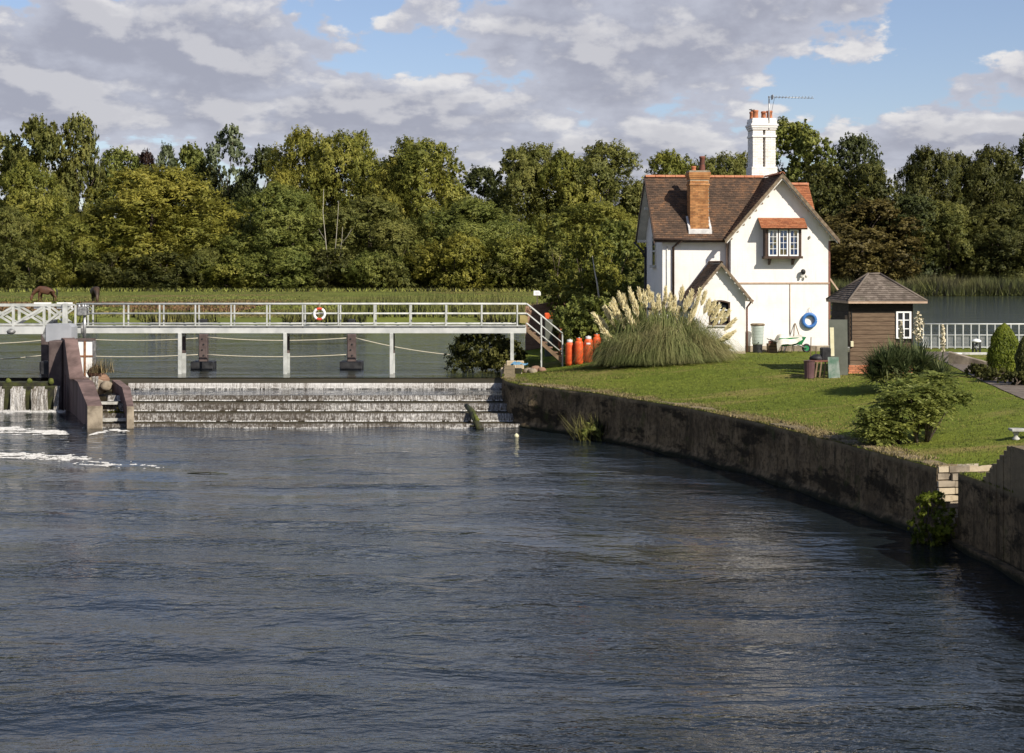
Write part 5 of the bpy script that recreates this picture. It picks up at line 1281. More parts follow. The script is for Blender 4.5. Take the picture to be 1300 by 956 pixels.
T_ = [
 # name, kind, px, top, half px, distance, leaf, label
 ('oak_tree', 'oak_a', -12, 172, 46, 262, 'olive', 'broad olive tree cut by the left edge of the picture'),
 ('oak_tree', 'oak_a', 47, 156, 38, 256, 'olive', 'tall dense tree, left one of the twin crowns above the horses'),
 ('oak_tree', 'oak_b', 98, 153, 32, 260, 'olive', 'tall dense tree, right one of the twin crowns above the horses'),
 ('willow_tree', 'willow_a', 32, 210, 52, 240, 'willow', 'yellow green willow in front of the twin tall trees'),
 ('willow_tree', 'willow_c', 92, 282, 34, 226, 'willow', 'low leaning willow standing on the meadow behind the horses'),
 ('willow_tree', 'willow_b', 4, 268, 36, 224, 'olive', 'low willow clump at the left edge on the meadow'),
 ('broadleaf_tree', 'oak_b', 155, 193, 38, 290, 'green', 'dark green tree rising behind the big round willow'),
 ('copper_beech', 'oak_b', 186, 197, 22, 300, 'copper', 'purple leaved tree on the skyline left of centre'),
 ('ash_tree', 'oak_b', 207, 188, 22, 296, 'greygreen', 'grey green tree beside the purple tree on the skyline'),
 ('ash_tree', 'oak_a', 240, 189, 30, 300, 'green', 'mid green tree between the grey green tree and the tall thin one'),
 ('willow_tree', 'willow_b', 190, 219, 92, 236, 'gold', 'huge round yellow willow left of centre on the meadow'),
 ('ash_tree', 'sparse', 289, 162, 28, 296, 'greygreen', 'tall thin open crowned tree standing above the skyline'),
 ('oak_tree', 'oak_b', 268, 215, 30, 300, 'deepgreen', 'dark tree below the tall thin open crowned tree'),
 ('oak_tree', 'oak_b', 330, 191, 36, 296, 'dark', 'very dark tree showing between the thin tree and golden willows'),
 ('willow_tree', 'willow_c', 381, 173, 46, 256, 'gold', 'tall golden willow, left peak of the central group'),
 ('willow_tree', 'willow_b', 436, 177, 54, 254, 'willow', 'tall willow, middle peak of the central group'),
 ('willow_tree', 'willow_a', 352, 238, 60, 232, 'green', 'fresh green round tree in front of the golden willow'),
 ('willow_tree', 'willow_c', 470, 255, 60, 234, 'olive', 'olive willow in the middle of the treeline'),
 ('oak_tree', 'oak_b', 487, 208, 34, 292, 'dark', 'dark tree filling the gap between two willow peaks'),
 ('willow_tree', 'willow_b', 540, 185, 62, 250, 'willow', 'broad willow, right peak of the central group'),
 ('willow_tree', 'willow_a', 508, 205, 36, 248, 'gold', 'golden shoulder willow left of the broad right peak'),
 ('oak_tree', 'oak_b', 602, 216, 42, 298, 'dark', 'dark distant tree in the dip right of the willow peaks'),
 ('willow_tree', 'willow_c', 598, 258, 66, 232, 'green', 'smooth green willow sloping down to the right of centre'),
 ('willow_tree', 'willow_b', 668, 192, 56, 262, 'olive', 'olive willow above the white notice sign'),
 ('willow_tree', 'willow_a', 716, 198, 44, 258, 'willow', 'yellow green willow left of the cottage roof'),
 ('willow_tree', 'willow_c', 772, 189, 62, 260, 'olive', 'wide willow behind the left end of the cottage'),
 ('willow_tree', 'willow_b', 752, 262, 60, 224, 'willow', 'lower willow beyond the birch sapling'),
 ('willow_tree', 'willow_a', 850, 200, 60, 262, 'willow', 'willow showing over the cottage ridge left of the brick chimney'),
 ('willow_tree', 'willow_b', 922, 203, 52, 264, 'olive', 'willow showing over the ridge between both chimneys'),
 ('poplar_tree', 'poplar', 1002, 154, 34, 262, 'green', 'tall poplar just right of the white chimney'),
 ('poplar_tree', 'poplar', 1030, 168, 28, 256, 'green', 'slightly shorter poplar beside the tall one'),
 ('right_bank_tree', 'oak_b', 1078, 177, 40, 284, 'dark', 'dark rounded tree right of the poplars'),  # right-hand trees get darker leaf colours to imitate a cloud shadow
 ('right_bank_tree', 'oak_b', 1048, 212, 44, 250, 'deepgreen', 'green tree below the poplars behind the gable'),
 ('right_bank_tree', 'oak_b', 1104, 214, 46, 248, 'deepgreen', 'green tree below the dark rounded tree'),
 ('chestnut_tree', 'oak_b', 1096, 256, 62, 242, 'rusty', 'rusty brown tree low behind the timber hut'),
 ('right_bank_tree', 'willow_b', 1182, 196, 42, 254, 'deepgreen', 'pointed dark tree right of the gap in the skyline'),
 ('right_bank_tree', 'oak_b', 1150, 252, 44, 246, 'dark', 'dark low tree at the foot of the skyline gap'),
 ('right_bank_tree', 'willow_a', 1220, 202, 44, 258, 'deepgreen', 'dark tree second from the pointed one'),
 ('right_bank_tree', 'willow_c', 1262, 194, 48, 254, 'deepgreen', 'big dark green tree near the right edge'),
 ('right_bank_tree', 'oak_b', 1302, 179, 44, 262, 'dark', 'tallest dark tree at the right edge of the picture'),
 ('right_bank_tree', 'willow_b', 1205, 262, 40, 244, 'olive', 'olive willow low above the far reeds'),
 ('right_bank_tree', 'willow_a', 1268, 262, 48, 244, 'deepgreen', 'low spreading tree above the reeds near the right edge'),
 ('right_bank_tree', 'oak_b', 1318, 240, 50, 246, 'deepgreen', 'low dark tree cut by the right edge'),
 ('shrub_bush', 'bush_a', 576, 300, 44, 221, 'gold', 'bright yellow pollard bush at the foot of the willows'),
 ('shrub_bush', 'bush_b', 505, 312, 30, 222, 'olive', 'olive bush left of the yellow pollard bush'),
 ('shrub_bush', 'bush_a', 668, 302, 46, 221, 'willow', 'rounded bush left of the white notice sign'),
 ('shrub_bush', 'bush_b', 712, 308, 42, 219, 'olive', 'dull bush directly behind the white notice sign'),
 ('shrub_bush', 'bush_b', 292, 324, 34, 221, 'willow', 'low bush right of the huge round willow'),
 ('shrub_bush', 'bush_a', 262, 318, 30, 223, 'olive', 'low brown green bush under the huge round willow'),
 ('shrub_bush', 'bush_b', 36, 320, 28, 219, 'olive', 'small meadow bush left of the horses'),
 ('shrub_bush', 'bush_b', 418, 318, 44, 223, 'deepgreen', 'dark shrub at the base of the central willows'),
 ('shrub_bush', 'bush_a', 350, 318, 46, 221, 'green', 'green shrub under the fresh green round tree'),
 ('shrub_bush', 'bush_b', 140, 322, 30, 222, 'deepgreen', 'dark shrub below the left side of the huge willow'),
 ('shrub_bush', 'bush_b', 210, 322, 44, 221, 'deepgreen', 'dark shrub beneath the middle of the huge willow'),
 ('shrub_bush', 'bush_a', 470, 322, 34, 221, 'green', 'green shrub between the central shrubs'),
 ('shrub_bush', 'bush_b', 622, 318, 34, 221, 'deepgreen', 'dark shrub right of the yellow pollard bush'),
 ('shrub_bush', 'bush_b', 790, 318, 40, 219, 'olive', 'bush beside the left wall of the cottage across the river'),
]
for i, (nm, kd, px, top, half, d, leaf, lab_) in enumerate(T_):
    tree(nm, kd, px, top, half, d, leaf, lab_, rot=i * 2.399, group='bushes across the river' if 'bush' in nm else 'trees across the river')
def limb(name, pts, r, label):
    mb = MB(); mb.path([PX(*p) for p in pts], [r * 0.42 * (1 - 0.75 * i / (len(pts) - 1)) for i in range(len(pts))], 7); return mb
db = thing('dead_limbs', PX(415, 330, 226), 'pale bare branches showing through the central willows', 'branches')
for (pts, r) in (([(416, 335, 226), (413, 300, 225.5), (410, 270, 225), (411, 240, 225)], 0.16), ([(424, 335, 226), (427, 300, 225), (429, 272, 225), (430, 255, 224.6)], 0.13), ([(430, 335, 226), (434, 305, 225), (435, 288, 224.6)], 0.11), ([(420, 325, 226), (441, 300, 225), (447, 290, 224.6)], 0.09), ([(413, 305, 225.6), (404, 290, 225)], 0.07)):
    part('branch', limb('b', pts, r, ''), 'palebark', db, True, True)

# ------------------------------------------------------------------ blades: grass, reeds
def blades(Pb, h, w, r, lean=0.35, seg=1):
    n = len(Pb); a = r.random(n) * 6.283; d = np.stack([np.cos(a), np.sin(a), np.zeros(n)], 1)
    s = np.stack([-np.sin(a + r.normal(0, .6, n)), np.cos(a), np.zeros(n)], 1)
    hh = (h * r.uniform(0.55, 1.35, n))[:, None]; ww = (w * r.uniform(0.7, 1.3, n))[:, None]
    tip = Pb + np.array([0, 0, 1.0]) * hh + d * hh * lean * r.random(n)[:, None]
    V = np.stack([Pb - s * ww / 2, Pb + s * ww / 2, tip], 1).reshape(-1, 3)
    return V, np.arange(n * 3).reshape(n, 3)
def stuff(name, V, F, mat, label, cat):
    me = np_mesh(name, V, F); o = link_obj(name, me, mat); return tag(o, label, cat, kind='stuff')
# lawn grass
pts = []
r = np.random.default_rng(5)
while len(pts) < 120000:
    t = r.random(); i = t * (n_u - 1); k0 = int(i); f = i - k0
    a = A[k0] * (1 - f) + A[min(k0 + 1, n_u - 1)] * f; b = B[k0] * (1 - f) + B[min(k0 + 1, n_u - 1)] * f
    s = r.random() ** 1.7; x, y = a * (1 - s) + b * s
    if abs(x) > 0.36 * y + 1 or y < 27 or y > 71: continue
    pts.append((x, y))
pts = np.array(pts)
bx = np.linspace(-2, 30, 161); by = np.linspace(26, 72, 231)
Zg = np.array([[gz(xx, yy) for yy in by] for xx in bx])
def gz_fast(p):
    i = np.clip(np.searchsorted(bx, p[:, 0]) - 1, 0, len(bx) - 2); j = np.clip(np.searchsorted(by, p[:, 1]) - 1, 0, len(by) - 2)
    fx = (p[:, 0] - bx[i]) / (bx[i + 1] - bx[i]); fy = (p[:, 1] - by[j]) / (by[j + 1] - by[j])
    return Zg[i, j] * (1 - fx) * (1 - fy) + Zg[i + 1, j] * fx * (1 - fy) + Zg[i, j + 1] * (1 - fx) * fy + Zg[i + 1, j + 1] * fx * fy
def on_path(p):
    return (p[:, 0] > PATH_X(p[:, 1])[0]) & (p[:, 0] < PATH_X(p[:, 1])[1])
PATH_L = [(16.6, 66.0), (16.3, 60.0), (15.5, 54.5), (14.6, 48.5), (13.9, 43.0), (13.9, 38), (14.2, 30)]
PATH_R = [(18.4, 66.0), (17.9, 60.0), (16.9, 54.5), (16.1, 48.5), (15.6, 43.0), (15.6, 38), (15.9, 30)]
def PATH_X(y):
    l = np.array(PATH_L)[::-1]; q = np.array(PATH_R)[::-1]; return np.interp(y, l[:, 1], l[:, 0]), np.interp(y, q[:, 1], q[:, 0])
pts = pts[~on_path(pts)]; pts = pts[~np.array([in_notch(x, y, 0.08) for x, y in pts])]
base = np.c_[pts, gz_fast(pts) - 0.01]
V, F = blades(base, 0.045, 0.022, r, 0.9); stuff('lawn_grass', V, F, 'lawnblade', 'short mown grass covering the lock island lawn', 'grass')
# dry fringe along the wall top
Wf = resample(WALL_PTS[1:11], 14000); k2 = r.uniform(-0.02, 0.75, len(Wf)); Tn = np.gradient(Wf, axis=0); Tn /= np.linalg.norm(Tn, axis=1)[:, None]
Pf = Wf + np.stack([-Tn[:, 1], Tn[:, 0]], 1) * k2[:, None] + r.normal(0, .03, Wf.shape)
cl_ = np.array([mnoise.noise(Vector((x * 1.1, y * 1.1, 4))) for x, y in Pf]); Pf = Pf[cl_ + r.uniform(-.3, .3, len(Pf)) > 0.0]; V, F = blades(np.c_[Pf, np.maximum(gz_fast(Pf), 1.50)], 0.07, 0.025, r, 1.8); stuff('dry_grass_fringe', V, F, 'dryblade', 'dry straw coloured grass along the top of the river wall', 'grass')
# path with a kerb of turf
mb = MB(); n = 60
pl_, pr_ = resample(PATH_L, n), resample(PATH_R, n)
for i in range(n):
    for (x, y) in (pl_[i], (pl_[i] + pr_[i]) / 2, pr_[i]): mb.V.append((x, y, gz(x, y) + 0.02))
for i in range(n - 1):
    for j in range(2): a = i * 3 + j; mb.F.append((a + 3, a + 4, a + 1, a))
tag(link_obj('path', mesh_of('path', mb, True), 'tarmac'), kind='structure')
def rr_noise(P_): return np.array([0.5 + mnoise.noise(Vector((x * 0.4, y * 0.4, 8))) for x, y, z_ in P_])
# meadow grass in three belts, reeds at the water's edge
def belt(n, x0, x1, r0, r1, seed, pw=1.0):
    r = np.random.default_rng(seed); x = r.uniform(x0, x1, n); yb = np.interp(x, BK[:, 0], BK[:, 1]); rr = r0 + (r1 - r0) * r.random(n) ** pw
    y = yb + rr; zz = ZU + 0.10 + 0.35 * np.clip(rr / 2, 0, 1) + 0.55 * np.clip((rr - 5) / 95, 0, 1); return np.c_[x, y, zz - 0.03], r
Pb, r = belt(90000, -85, 20, 2, 105, 3, 1.3); V, F = blades(Pb, 0.11, 0.16, r, 2.0); stuff('meadow_grass', V, F, 'meadowblade', 'rough sunlit meadow grass beyond the footbridge', 'grass')
Pb, r = belt(26000, -80, 12, -0.6, 3.0, 4); clump = np.array([mnoise.noise(Vector((x * 0.16, y * 0.2, 0))) for x, y, z_ in Pb]); Pb = Pb[clump > 0.08]
V, F = blades(Pb, 0.7, 0.07, r, 0.6); stuff('bank_reeds', V, F, 'rushleaf', 'green and yellow reeds along the far bank behind the footbridge', 'reeds')
Pb, r = belt(5200, -14, 1, 2, 14, 9); V, F = blades(Pb, 1.4 * (0.7 + 0.5 * rr_noise(Pb)), 0.06, r, 0.7); stuff('tall_reeds', V, F, 'rushleaf', 'tall feathery reeds on the meadow right of the lifebuoy', 'reeds')
Pb, r = belt(70000, 22, 105, -0.5, 9, 6); hv = np.array([0.75 + 0.55 * mnoise.noise(Vector((x * 0.22, y * 0.3, 2))) + 0.3 * mnoise.noise(Vector((x * 0.9, y, 5))) for x, y, z_ in Pb]); V, F = blades(Pb, 2.3 * hv, 0.10, r, 1.0); stuff('far_reeds', V, F, 'reed', 'tall brownish reed bed along the far bank at the right', 'reeds')
Pb, r = belt(16000, -60, -24, 16, 42, 26); keep_ = np.array([mnoise.noise(Vector((x * 0.12, y * 0.15, 1))) for x, y, z_ in Pb]) > -0.15; Pb = Pb[keep_]; V, F = blades(Pb, 0.22, 0.16, r, 1.6); stuff('dock_patch', V, F, 'rustblade', 'rusty brown patch of seeding dock around the horses', 'weeds')
Pb, r = belt(14000, -85, 20, 90, 108, 16); V, F = blades(Pb, 0.45, 0.22, r, 1.2); stuff('hedge_grass', V, F, 'meadowblade', 'long grass and nettles at the foot of the treeline', 'grass')

# ------------------------------------------------------------------ horses
def horse(loc, rz, mat, label, turned):
    v = {}; E = []; rad = []
    def add(k, p, r_, prev=None):
        v[k] = len(rad); rad.append(r_); PTS.append(p)
        if prev is not None: E.append((v[prev], v[k]))
    PTS = []
    add('pelvis', (0.62, 0, 1.18), .30); add('belly', (0.18, 0, 1.06), .33, 'pelvis'); add('chest', (-0.30, 0, 1.08), .33, 'belly'); add('shoulder', (-0.60, 0, 1.16), .25, 'chest')
    add('neck1', (-0.88, 0, 1.02), .17, 'shoulder'); add('neck2', (-1.14, 0, 0.74), .13, 'neck1'); add('poll', (-1.28, 0, 0.50), .12, 'neck2'); add('cheek', (-1.30, 0, 0.34), .11, 'poll'); add('muzzle', (-1.27, 0, 0.08), .07, 'cheek')
    for s in (-1, 1):
        add(f'ear{s}', (-1.22, .07 * s, 0.62), .025, 'poll')
        o = .10 * s
        add(f'fs{s}', (-0.50, .17 * s, .86), .14, 'chest'); add(f'fk{s}', (-0.50 + o, .17 * s, .46), .065, f'fs{s}'); add(f'ff{s}', (-0.50 + o * .9, .17 * s, .12), .045, f'fk{s}'); add(f'fh{s}', (-0.54 + o * .9, .17 * s, .035), .06, f'ff{s}')
        add(f'ht{s}', (0.66, .18 * s, .92), .19, 'pelvis'); add(f'hs{s}', (0.56 - o, .18 * s, .72), .11, f'ht{s}'); add(f'hk{s}', (0.82 - o, .18 * s, .46), .065, f'hs{s}'); add(f'hf{s}', (0.78 - o, .18 * s, .12), .045, f'hk{s}'); add(f'hh{s}', (0.74 - o, .18 * s, .035), .06, f'hf{s}')
    me = bpy.data.meshes.new('horse'); me.from_pydata(PTS, E, []); me.update()
    o = link_obj('horse', me, mat); o.location = loc; o.rotation_euler = (0, 0, rz); tag(o, label, 'horse', 'horses grazing the meadow'); o.scale = (1.15, 1.15, 1.15)
    sk = o.modifiers.new('skin', 'SKIN'); sk.use_smooth_shade = True
    for d_, rr in zip(me.skin_vertices[0].data, rad): d_.radius = (rr * 1.28, rr * 1.28); d_.use_root = False
    me.skin_vertices[0].data[0].use_root = True
    ss = o.modifiers.new('sub', 'SUBSURF'); ss.levels = 1; ss.render_levels = 2
    t = MB(); t.path([(0.90, 0, 1.22), (1.0, 0, 1.05), (1.02, 0, 0.75), (1.0, 0, 0.42)], [.05, .07, .075, .02], 8); part('tail', t, 'black', o, True)
    m_ = MB(); m_.path([(-0.62, 0, 1.40), (-0.86, 0.02, 1.18), (-1.10, 0.03, 0.90), (-1.22, 0.02, 0.66)], [.03, .055, .05, .03], 8); part('mane', m_, 'black', o, True)
    return o
hx = X(58, 168); horse((hx, 168, mz(hx, 168) - 0.02), R(12), 'horse', 'chestnut horse grazing side-on with its head to the left', 0)
hx = X(121, 166); horse((hx, 166, mz(hx, 166) - 0.02), R(112), 'horse_dark', 'dark bay horse grazing end-on, right of the chestnut horse', 1)

# ------------------------------------------------------------------ sign, brick wall and rubble at the bridge foot
d = 128.0; x = X(682, d)
sg = thing('notice_sign', (x, d, mz(x, d)), 'small white notice sign on the far bank above the bridge stair', 'sign')
mb = MB(); mb.box(x - 0.05, x + 0.05, d, d + 0.08, mz(x, d) - 0.2, Z(370, d)); part('post', mb, 'bark', sg, world=True)
mb = MB(); mb.box(X(677.5, d), X(686.5, d), d - 0.04, d - 0.002, Z(375, d), Z(369, d)); part('board', mb, 'whitepaint', sg, world=True)
mb = MB()
for k_, w in enumerate((0.30, 0.36, 0.24)): mb.box(x - w / 2, x + w / 2, d - 0.048, d - 0.042, Z(371.0 + k_ * 1.2, d) - 0.012, Z(371.0 + k_ * 1.2, d) + 0.012)
part('lettering', mb, 'greymetal', sg, world=True)
d = 73.5
mb = MB(); xa, xb = X(667, d), X(730, d)
mb.hexa([(xa, d, 0.8), (xb, d + 1.5, 0.8), (xb, d + 1.85, 0.8), (xa, d + 0.35, 0.8)], [(xa, d, Z(389, d)), (xb, d + 1.5, Z(380, d)), (xb, d + 1.85, Z(380, d)), (xa, d + 0.35, Z(389, d))])
single('brick_wall', mb, 'oldbrick', 'old brown brick wall behind the bridge stair', 'wall')
for k_, (px, py, w, h, d, lb_) in enumerate([(649, 463, .42, .34, 66.5, 'upper left'), (660, 463, .34, .34, 66.6, 'upper right'), (644, 472, .55, .34, 65.9, 'lower left'), (656, 471.5, .45, .30, 65.8, 'lower right')]):
    p = PX(px, py, d); mb = MB(); mb.cbox(p.x - w / 2, p.x + w / 2, d - 0.25, d + 0.2, p.z - h / 2, p.z + h / 2, 0.035)
    single('stone_block', mb, 'stone', f'cut sandstone block at the bridge foot, {lb_} of four', 'stone', 'sandstone blocks at the bridge foot')
for k_, (px, py, rr_) in enumerate([(672, 462, .2), (680, 466, .26), (670, 470, .22), (688, 462, .18), (676, 475, .2)]):
    p = PX(px, py, 66.2 - 0.1 * k_); mb = MB(); mb.rock((p.x, p.y, gz(p.x, p.y) + rr_ * 0.3), rr_, rr_ * .8, rr_ * .7, k_ + 20)
    single('rubble_stone', mb, 'oldbrick' if k_ % 2 else 'concrete', ['brown rubble stone nearest the stair post', 'largest rubble stone below the bridge stair', 'grey rubble stone beside the blue sheet', 'brown rubble stone nearest the orange cylinders', 'low rubble stone in front of the blue sheet'][k_], 'rubble', 'rubble below the bridge stair', smooth=True)
p = PX(659, 477, 65.2); mb = MB()
for i in range(9):
    for j in range(6):
        mb.V.append((p.x - 0.35 + 0.09 * i, p.y - 0.2 + 0.09 * j, 1.64 + 0.10 * mnoise.noise(Vector((i * 0.7, j * 0.7, 3))) + 0.10 * math.sin(i * 0.5) * math.sin(j * 0.6)))
for i in range(8):
    for j in range(5): a = i * 6 + j; mb.F.append((a, a + 6, a + 7, a + 1))
single('plastic_sheet', mb, 'bluetarp', 'crumpled faded blue sheet on the rubble by the weir', 'sheet')
# orange gas cylinders
gl_ = ['leftmost orange gas cylinder beside the stair', 'second orange gas cylinder from the stair', 'third orange gas cylinder from the stair with a pale label', 'orange gas cylinder nearest the pampas grass']
for k_, px in enumerate((723.5, 735, 747, 757.5)):
    d = 66.6 + (0.25 if k_ in (0, 3) else 0); x = X(px, d); zb = gz(x, d) - 0.01
    g_ = thing('gas_cylinder', (x, d, zb), gl_[k_], 'gas cylinder', 'orange gas cylinders')
    mb = MB(); mb.lathe((0, 0, 0), [(0.16, 0), (0.165, 0.06), (0.182, 0.08), (0.187, 0.12), (0.187, 0.88), (0.17, 0.95), (0.12, 1.0), (0.05, 1.02)], 20); part('body', mb, 'orange', g_, True)
    mb = MB(); mb.lathe((0, 0, 0), [(0.12, 0.985), (0.125, 1.0), (0.12, 1.11), (0.11, 1.11)], 16); part('collar', mb, 'orange' if k_ % 2 else 'lead', g_, True)
    mb = MB(); mb.lathe((0, 0, 1.01), [(0.025, 0), (0.03, 0.08), (0.05, 0.09), (0.05, 0.13)], 10); part('valve', mb, 'steel', g_, True)
    if k_ == 2:
        mb = MB(); m0 = []
        for i in range(7):
            a = -math.pi / 2 + (i - 3) * 0.16
            for zz_ in (0.78, 0.85): mb.V.append((0.190 * math.cos(a), 0.190 * math.sin(a), zz_))
        for i in range(6): mb.F.append((2 * i, 2 * i + 2, 2 * i + 3, 2 * i + 1))
        part('label_band', mb, 'whitepaint', g_)
p = PX(697, 400, 71.5); ob = thing('storage_bin', (p.x, 71.5, gz(p.x, 71.5)), 'dark bin with an orange lid half hidden behind the stair handrail', 'bin'); zt_ = p.z - gz(p.x, 71.5)
mb = MB(); mb.cbox(-.2, .16, -.2, .2, -.05, zt_ - .16, .03); part('body', mb, 'greypanel', ob); mb = MB(); mb.cbox(-.22, .18, -.22, .22, zt_ - .158, zt_ + .1, .05); part('lid', mb, 'orange', ob)
p = PX(712, 421, 68.4); mb = MB(); mb.cbox(p.x - 0.1, p.x + 0.1, 68.2, 68.5, 1.6, p.z + 0.2, 0.03)
single('terracotta_pipe', mb, 'pot', 'terracotta flue liner standing left of the gas cylinders', 'pipe')

# ------------------------------------------------------------------ island planting
def plant(name, loc, label, cat, group=None): return thing(name, loc, label, cat, group)
def leafy(name, px, top, half, d, leaf, label, kind='bush_b', zb=None, cat='bush', bark='bark', base=None):
    x = X(px, d); z0 = gz(x, d) if zb is None else zb
    me, C, H, Rr = ARCH[kind]; t = thing(name, (x, d, z0 - 0.05), label, cat, 'shrubs on the island')
    return t, x, z0
NEARLEAF = {}
def near_bush(name, px, top, half, d, leaf, label, seed, zb=None, n=9000, L=0.13, Wd=0.07, lobes=26, prof=round_p, cat='bush', bark='bark', nst=6, base=0.05, lrf=0.40):
    x = X(px, d); z0 = gz(x, d) if zb is None else zb
    H = Z(top, d) - z0; Rr = half * d / FPX
    me, C, Rd = crown_mesh('crown', seed, H, Rr, base, lobes, prof, min(Rr, H) * lrf, n, L, Wd)
    t = thing(name, (x, d, z0), label, cat, 'shrubs on the island', rz=0.0)
    part('stems', trunk_mesh(seed, H, 0.05 if H < 3 else 0.08, C, nst), bark, t, True); link_obj('crown', me, LM[leaf], t)
    return t
near_bush('waterside_bush', 618, 424, 44, 68.8, 'deepgreen', 'dark rounded bush overhanging the water under the bridge end', 61, zb=1.0, n=9000)
near_bush('laurel_bush', 645, 432, 24, 69.6, 'deepgreen', 'dark bush tucked behind the last bridge leg', 62, zb=1.2, n=5000)
near_bush('hazel_tree', 738, 286, 44, 74.0, 'willow', 'leafy green tree rising above the gas cylinders', 63, n=18000, L=0.15, Wd=0.08, lobes=60, cat='tree', lrf=0.32)
near_bush('hazel_tree', 782, 282, 40, 77.0, 'green', 'leafy green tree against the cottage end wall', 64, n=18000, L=0.15, Wd=0.08, lobes=60, cat='tree', lrf=0.32)
near_bush('sapling', 712, 280, 18, 78.0, 'green', 'slim sapling standing above the other shrubs left of the cottage', 65, n=5200, L=0.17, Wd=0.10, lobes=26, prof=pop_p, cat='tree')
near_bush('ivy_bush', 746, 380, 38, 68.2, 'green', 'ivy covered bush hanging over the tops of the gas cylinders', 66, n=12000, L=0.13, Wd=0.08, base=0.6, lobes=44)
near_bush('elder_bush', 806, 352, 26, 72.5, 'green', 'bush filling the corner by the shaded cottage wall', 67, n=7000)
near_bush('garden_bush', 1064, 384, 12, 70.0, 'gold', 'yellow bush glimpsed between the cottage and the hut', 68, n=2500)
bt = MB(); bt.path([PX(761, 382, 71.6), PX(758, 360, 71.7), PX(755, 345, 71.8), PX(752, 325, 72)], [0.04, 0.034, 0.028, 0.014], 8)
b_ = PX(761, 382, 71.6); bt.path([(b_.x + 0.1, b_.y, gz(b_.x, b_.y)), b_], [0.05, 0.04], 8)
single('birch_trunk', bt, 'palebark', 'slim pale birch trunk leaning in the bushes left of the cottage', 'trunk', smooth=True)
# small plants on stone
near_bush('bank_weed', 752, 538, 16, 52.05, 'green', 'weed clump growing at the foot of the river wall', 71, zb=-0.05, n=2500, L=0.16, Wd=0.03, lobes=12, cat='plant')
near_bush('wall_weed', 1184, 626, 28, 32.6, 'cypress', 'bright green weed growing below the landing steps', 72, zb=-0.05, n=9000, L=0.085, Wd=0.02, lobes=60, cat='plant', lrf=0.26)
near_bush('pass_weed', 147, 516, 13, 57.2, 'gold', 'yellow green weeds growing inside the fish pass', 73, zb=-0.1, n=2500, L=0.10, Wd=0.04, lobes=10, cat='plant')
rr = np.random.default_rng(77)
q = PX(760, 556, 52.0); Pb = np.c_[q.x + rr.normal(0, .35, 420), q.y + rr.normal(0, .12, 420), np.full(420, -0.05)]; Vb, Fb = blades(Pb, 0.75, 0.035, rr, 1.0)
tag(link_obj('rush_clump', np_mesh('rush_clump', Vb, Fb), 'rushleaf'), 'clump of arching rushes in the water against the river wall', 'rushes')
q = PX(127, 465, 62.0); Pb = np.c_[q.x + rr.normal(0, .25, 260), q.y + rr.normal(0, .15, 260), np.full(260, q.z - 0.25)]; Vb, Fb = blades(Pb, 0.5, 0.02, rr, 0.9)
tag(link_obj('grass_tuft', np_mesh('grass_tuft', Vb, Fb), 'dryblade'), 'dry grass tuft on the rubble at the head of the fish pass', 'grass')

DROOP = 1.9
def arching(n, c, rx, ry, h, reach, w, r, segs=5, stiff=1.0):
    """arching ribbons springing from a clump"""
    a = r.random(n) * 6.283; rad = np.sqrt(r.random(n))
    root = np.stack([c[0] + rx * rad * np.cos(a), c[1] + ry * rad * np.sin(a), np.full(n, c[2])], 1)
    b = a + r.normal(0, 0.5, n); d = np.stack([np.cos(b), np.sin(b), np.zeros(n)], 1)
    hh = h * r.uniform(0.35, 1.15, n) * (1 + 0.25 * np.sin(3 * a + c[0] * 5)); rc = reach * r.uniform(0.2, 1.3, n); s = np.stack([-d[:, 1], d[:, 0], np.zeros(n)], 1)
    V = np.zeros((n, (segs + 1) * 2, 3))
    for i in range(segs + 1):
        t = i / segs; p = root + d * (rc * t ** 1.25)[:, None]; p[:, 2] += hh * (t * (1.0 + stiff) - stiff * t ** 2.4 * DROOP) if stiff > 0 else hh * t
        ww = w * (1 - t) ** 0.6 + 0.002
        V[:, 2 * i] = p - s * ww / 2; V[:, 2 * i + 1] = p + s * ww / 2
    V[:, :, 2] = np.maximum(V[:, :, 2], c[2] - 0.05)
    F = np.concatenate([np.stack([np.arange(n) * (segs + 1) * 2 + k for k in (2 * i, 2 * i + 1, 2 * i + 3, 2 * i + 2)], 1) for i in range(segs)])
    return V.reshape(-1, 3), F
def join(parts):
    Vs, Fs, o = [], [], 0
    for V, F in parts: Vs.append(V); Fs.append(F + o); o += len(V)
    return np.concatenate(Vs), np.concatenate(Fs)
# pampas grass
rp = np.random.default_rng(21)
pd = 61.5; px_ = X(838, pd); pg = thing('pampas_grass', (px_, pd, gz(px_, pd) - 0.05), 'large pampas grass clump with cream plumes beside the porch', 'pampas grass')
cl = []
for (px, d, h, rx, n) in ((776, 61.4, 1.2, .5, 800), (798, 60.2, 1.45, .7, 1600), (825, 59.3, 1.45, .8, 2000), (856, 59.0, 1.5, .9, 2300), (880, 59.8, 1.1, .75, 1800), (900, 61.2, .9, .45, 800), (806, 61.9, 2.1, .7, 1400), (836, 61.7, 2.4, .8, 1900), (866, 61.7, 1.8, .8, 1900), (884, 61.9, 1.35, .65, 1300), (850, 60.4, 2.0, .9, 2000)):
    x = X(px, d); cl.append(arching(n, (x - px_, d - pd, gz(x, d) - pg.location.z - 0.03), rx, .45, h, 1.15, 0.022, rp, 7))
V, F = join(cl); link_obj('foliage', np_mesh('foliage', V, F), 'pampasleaf', pg)
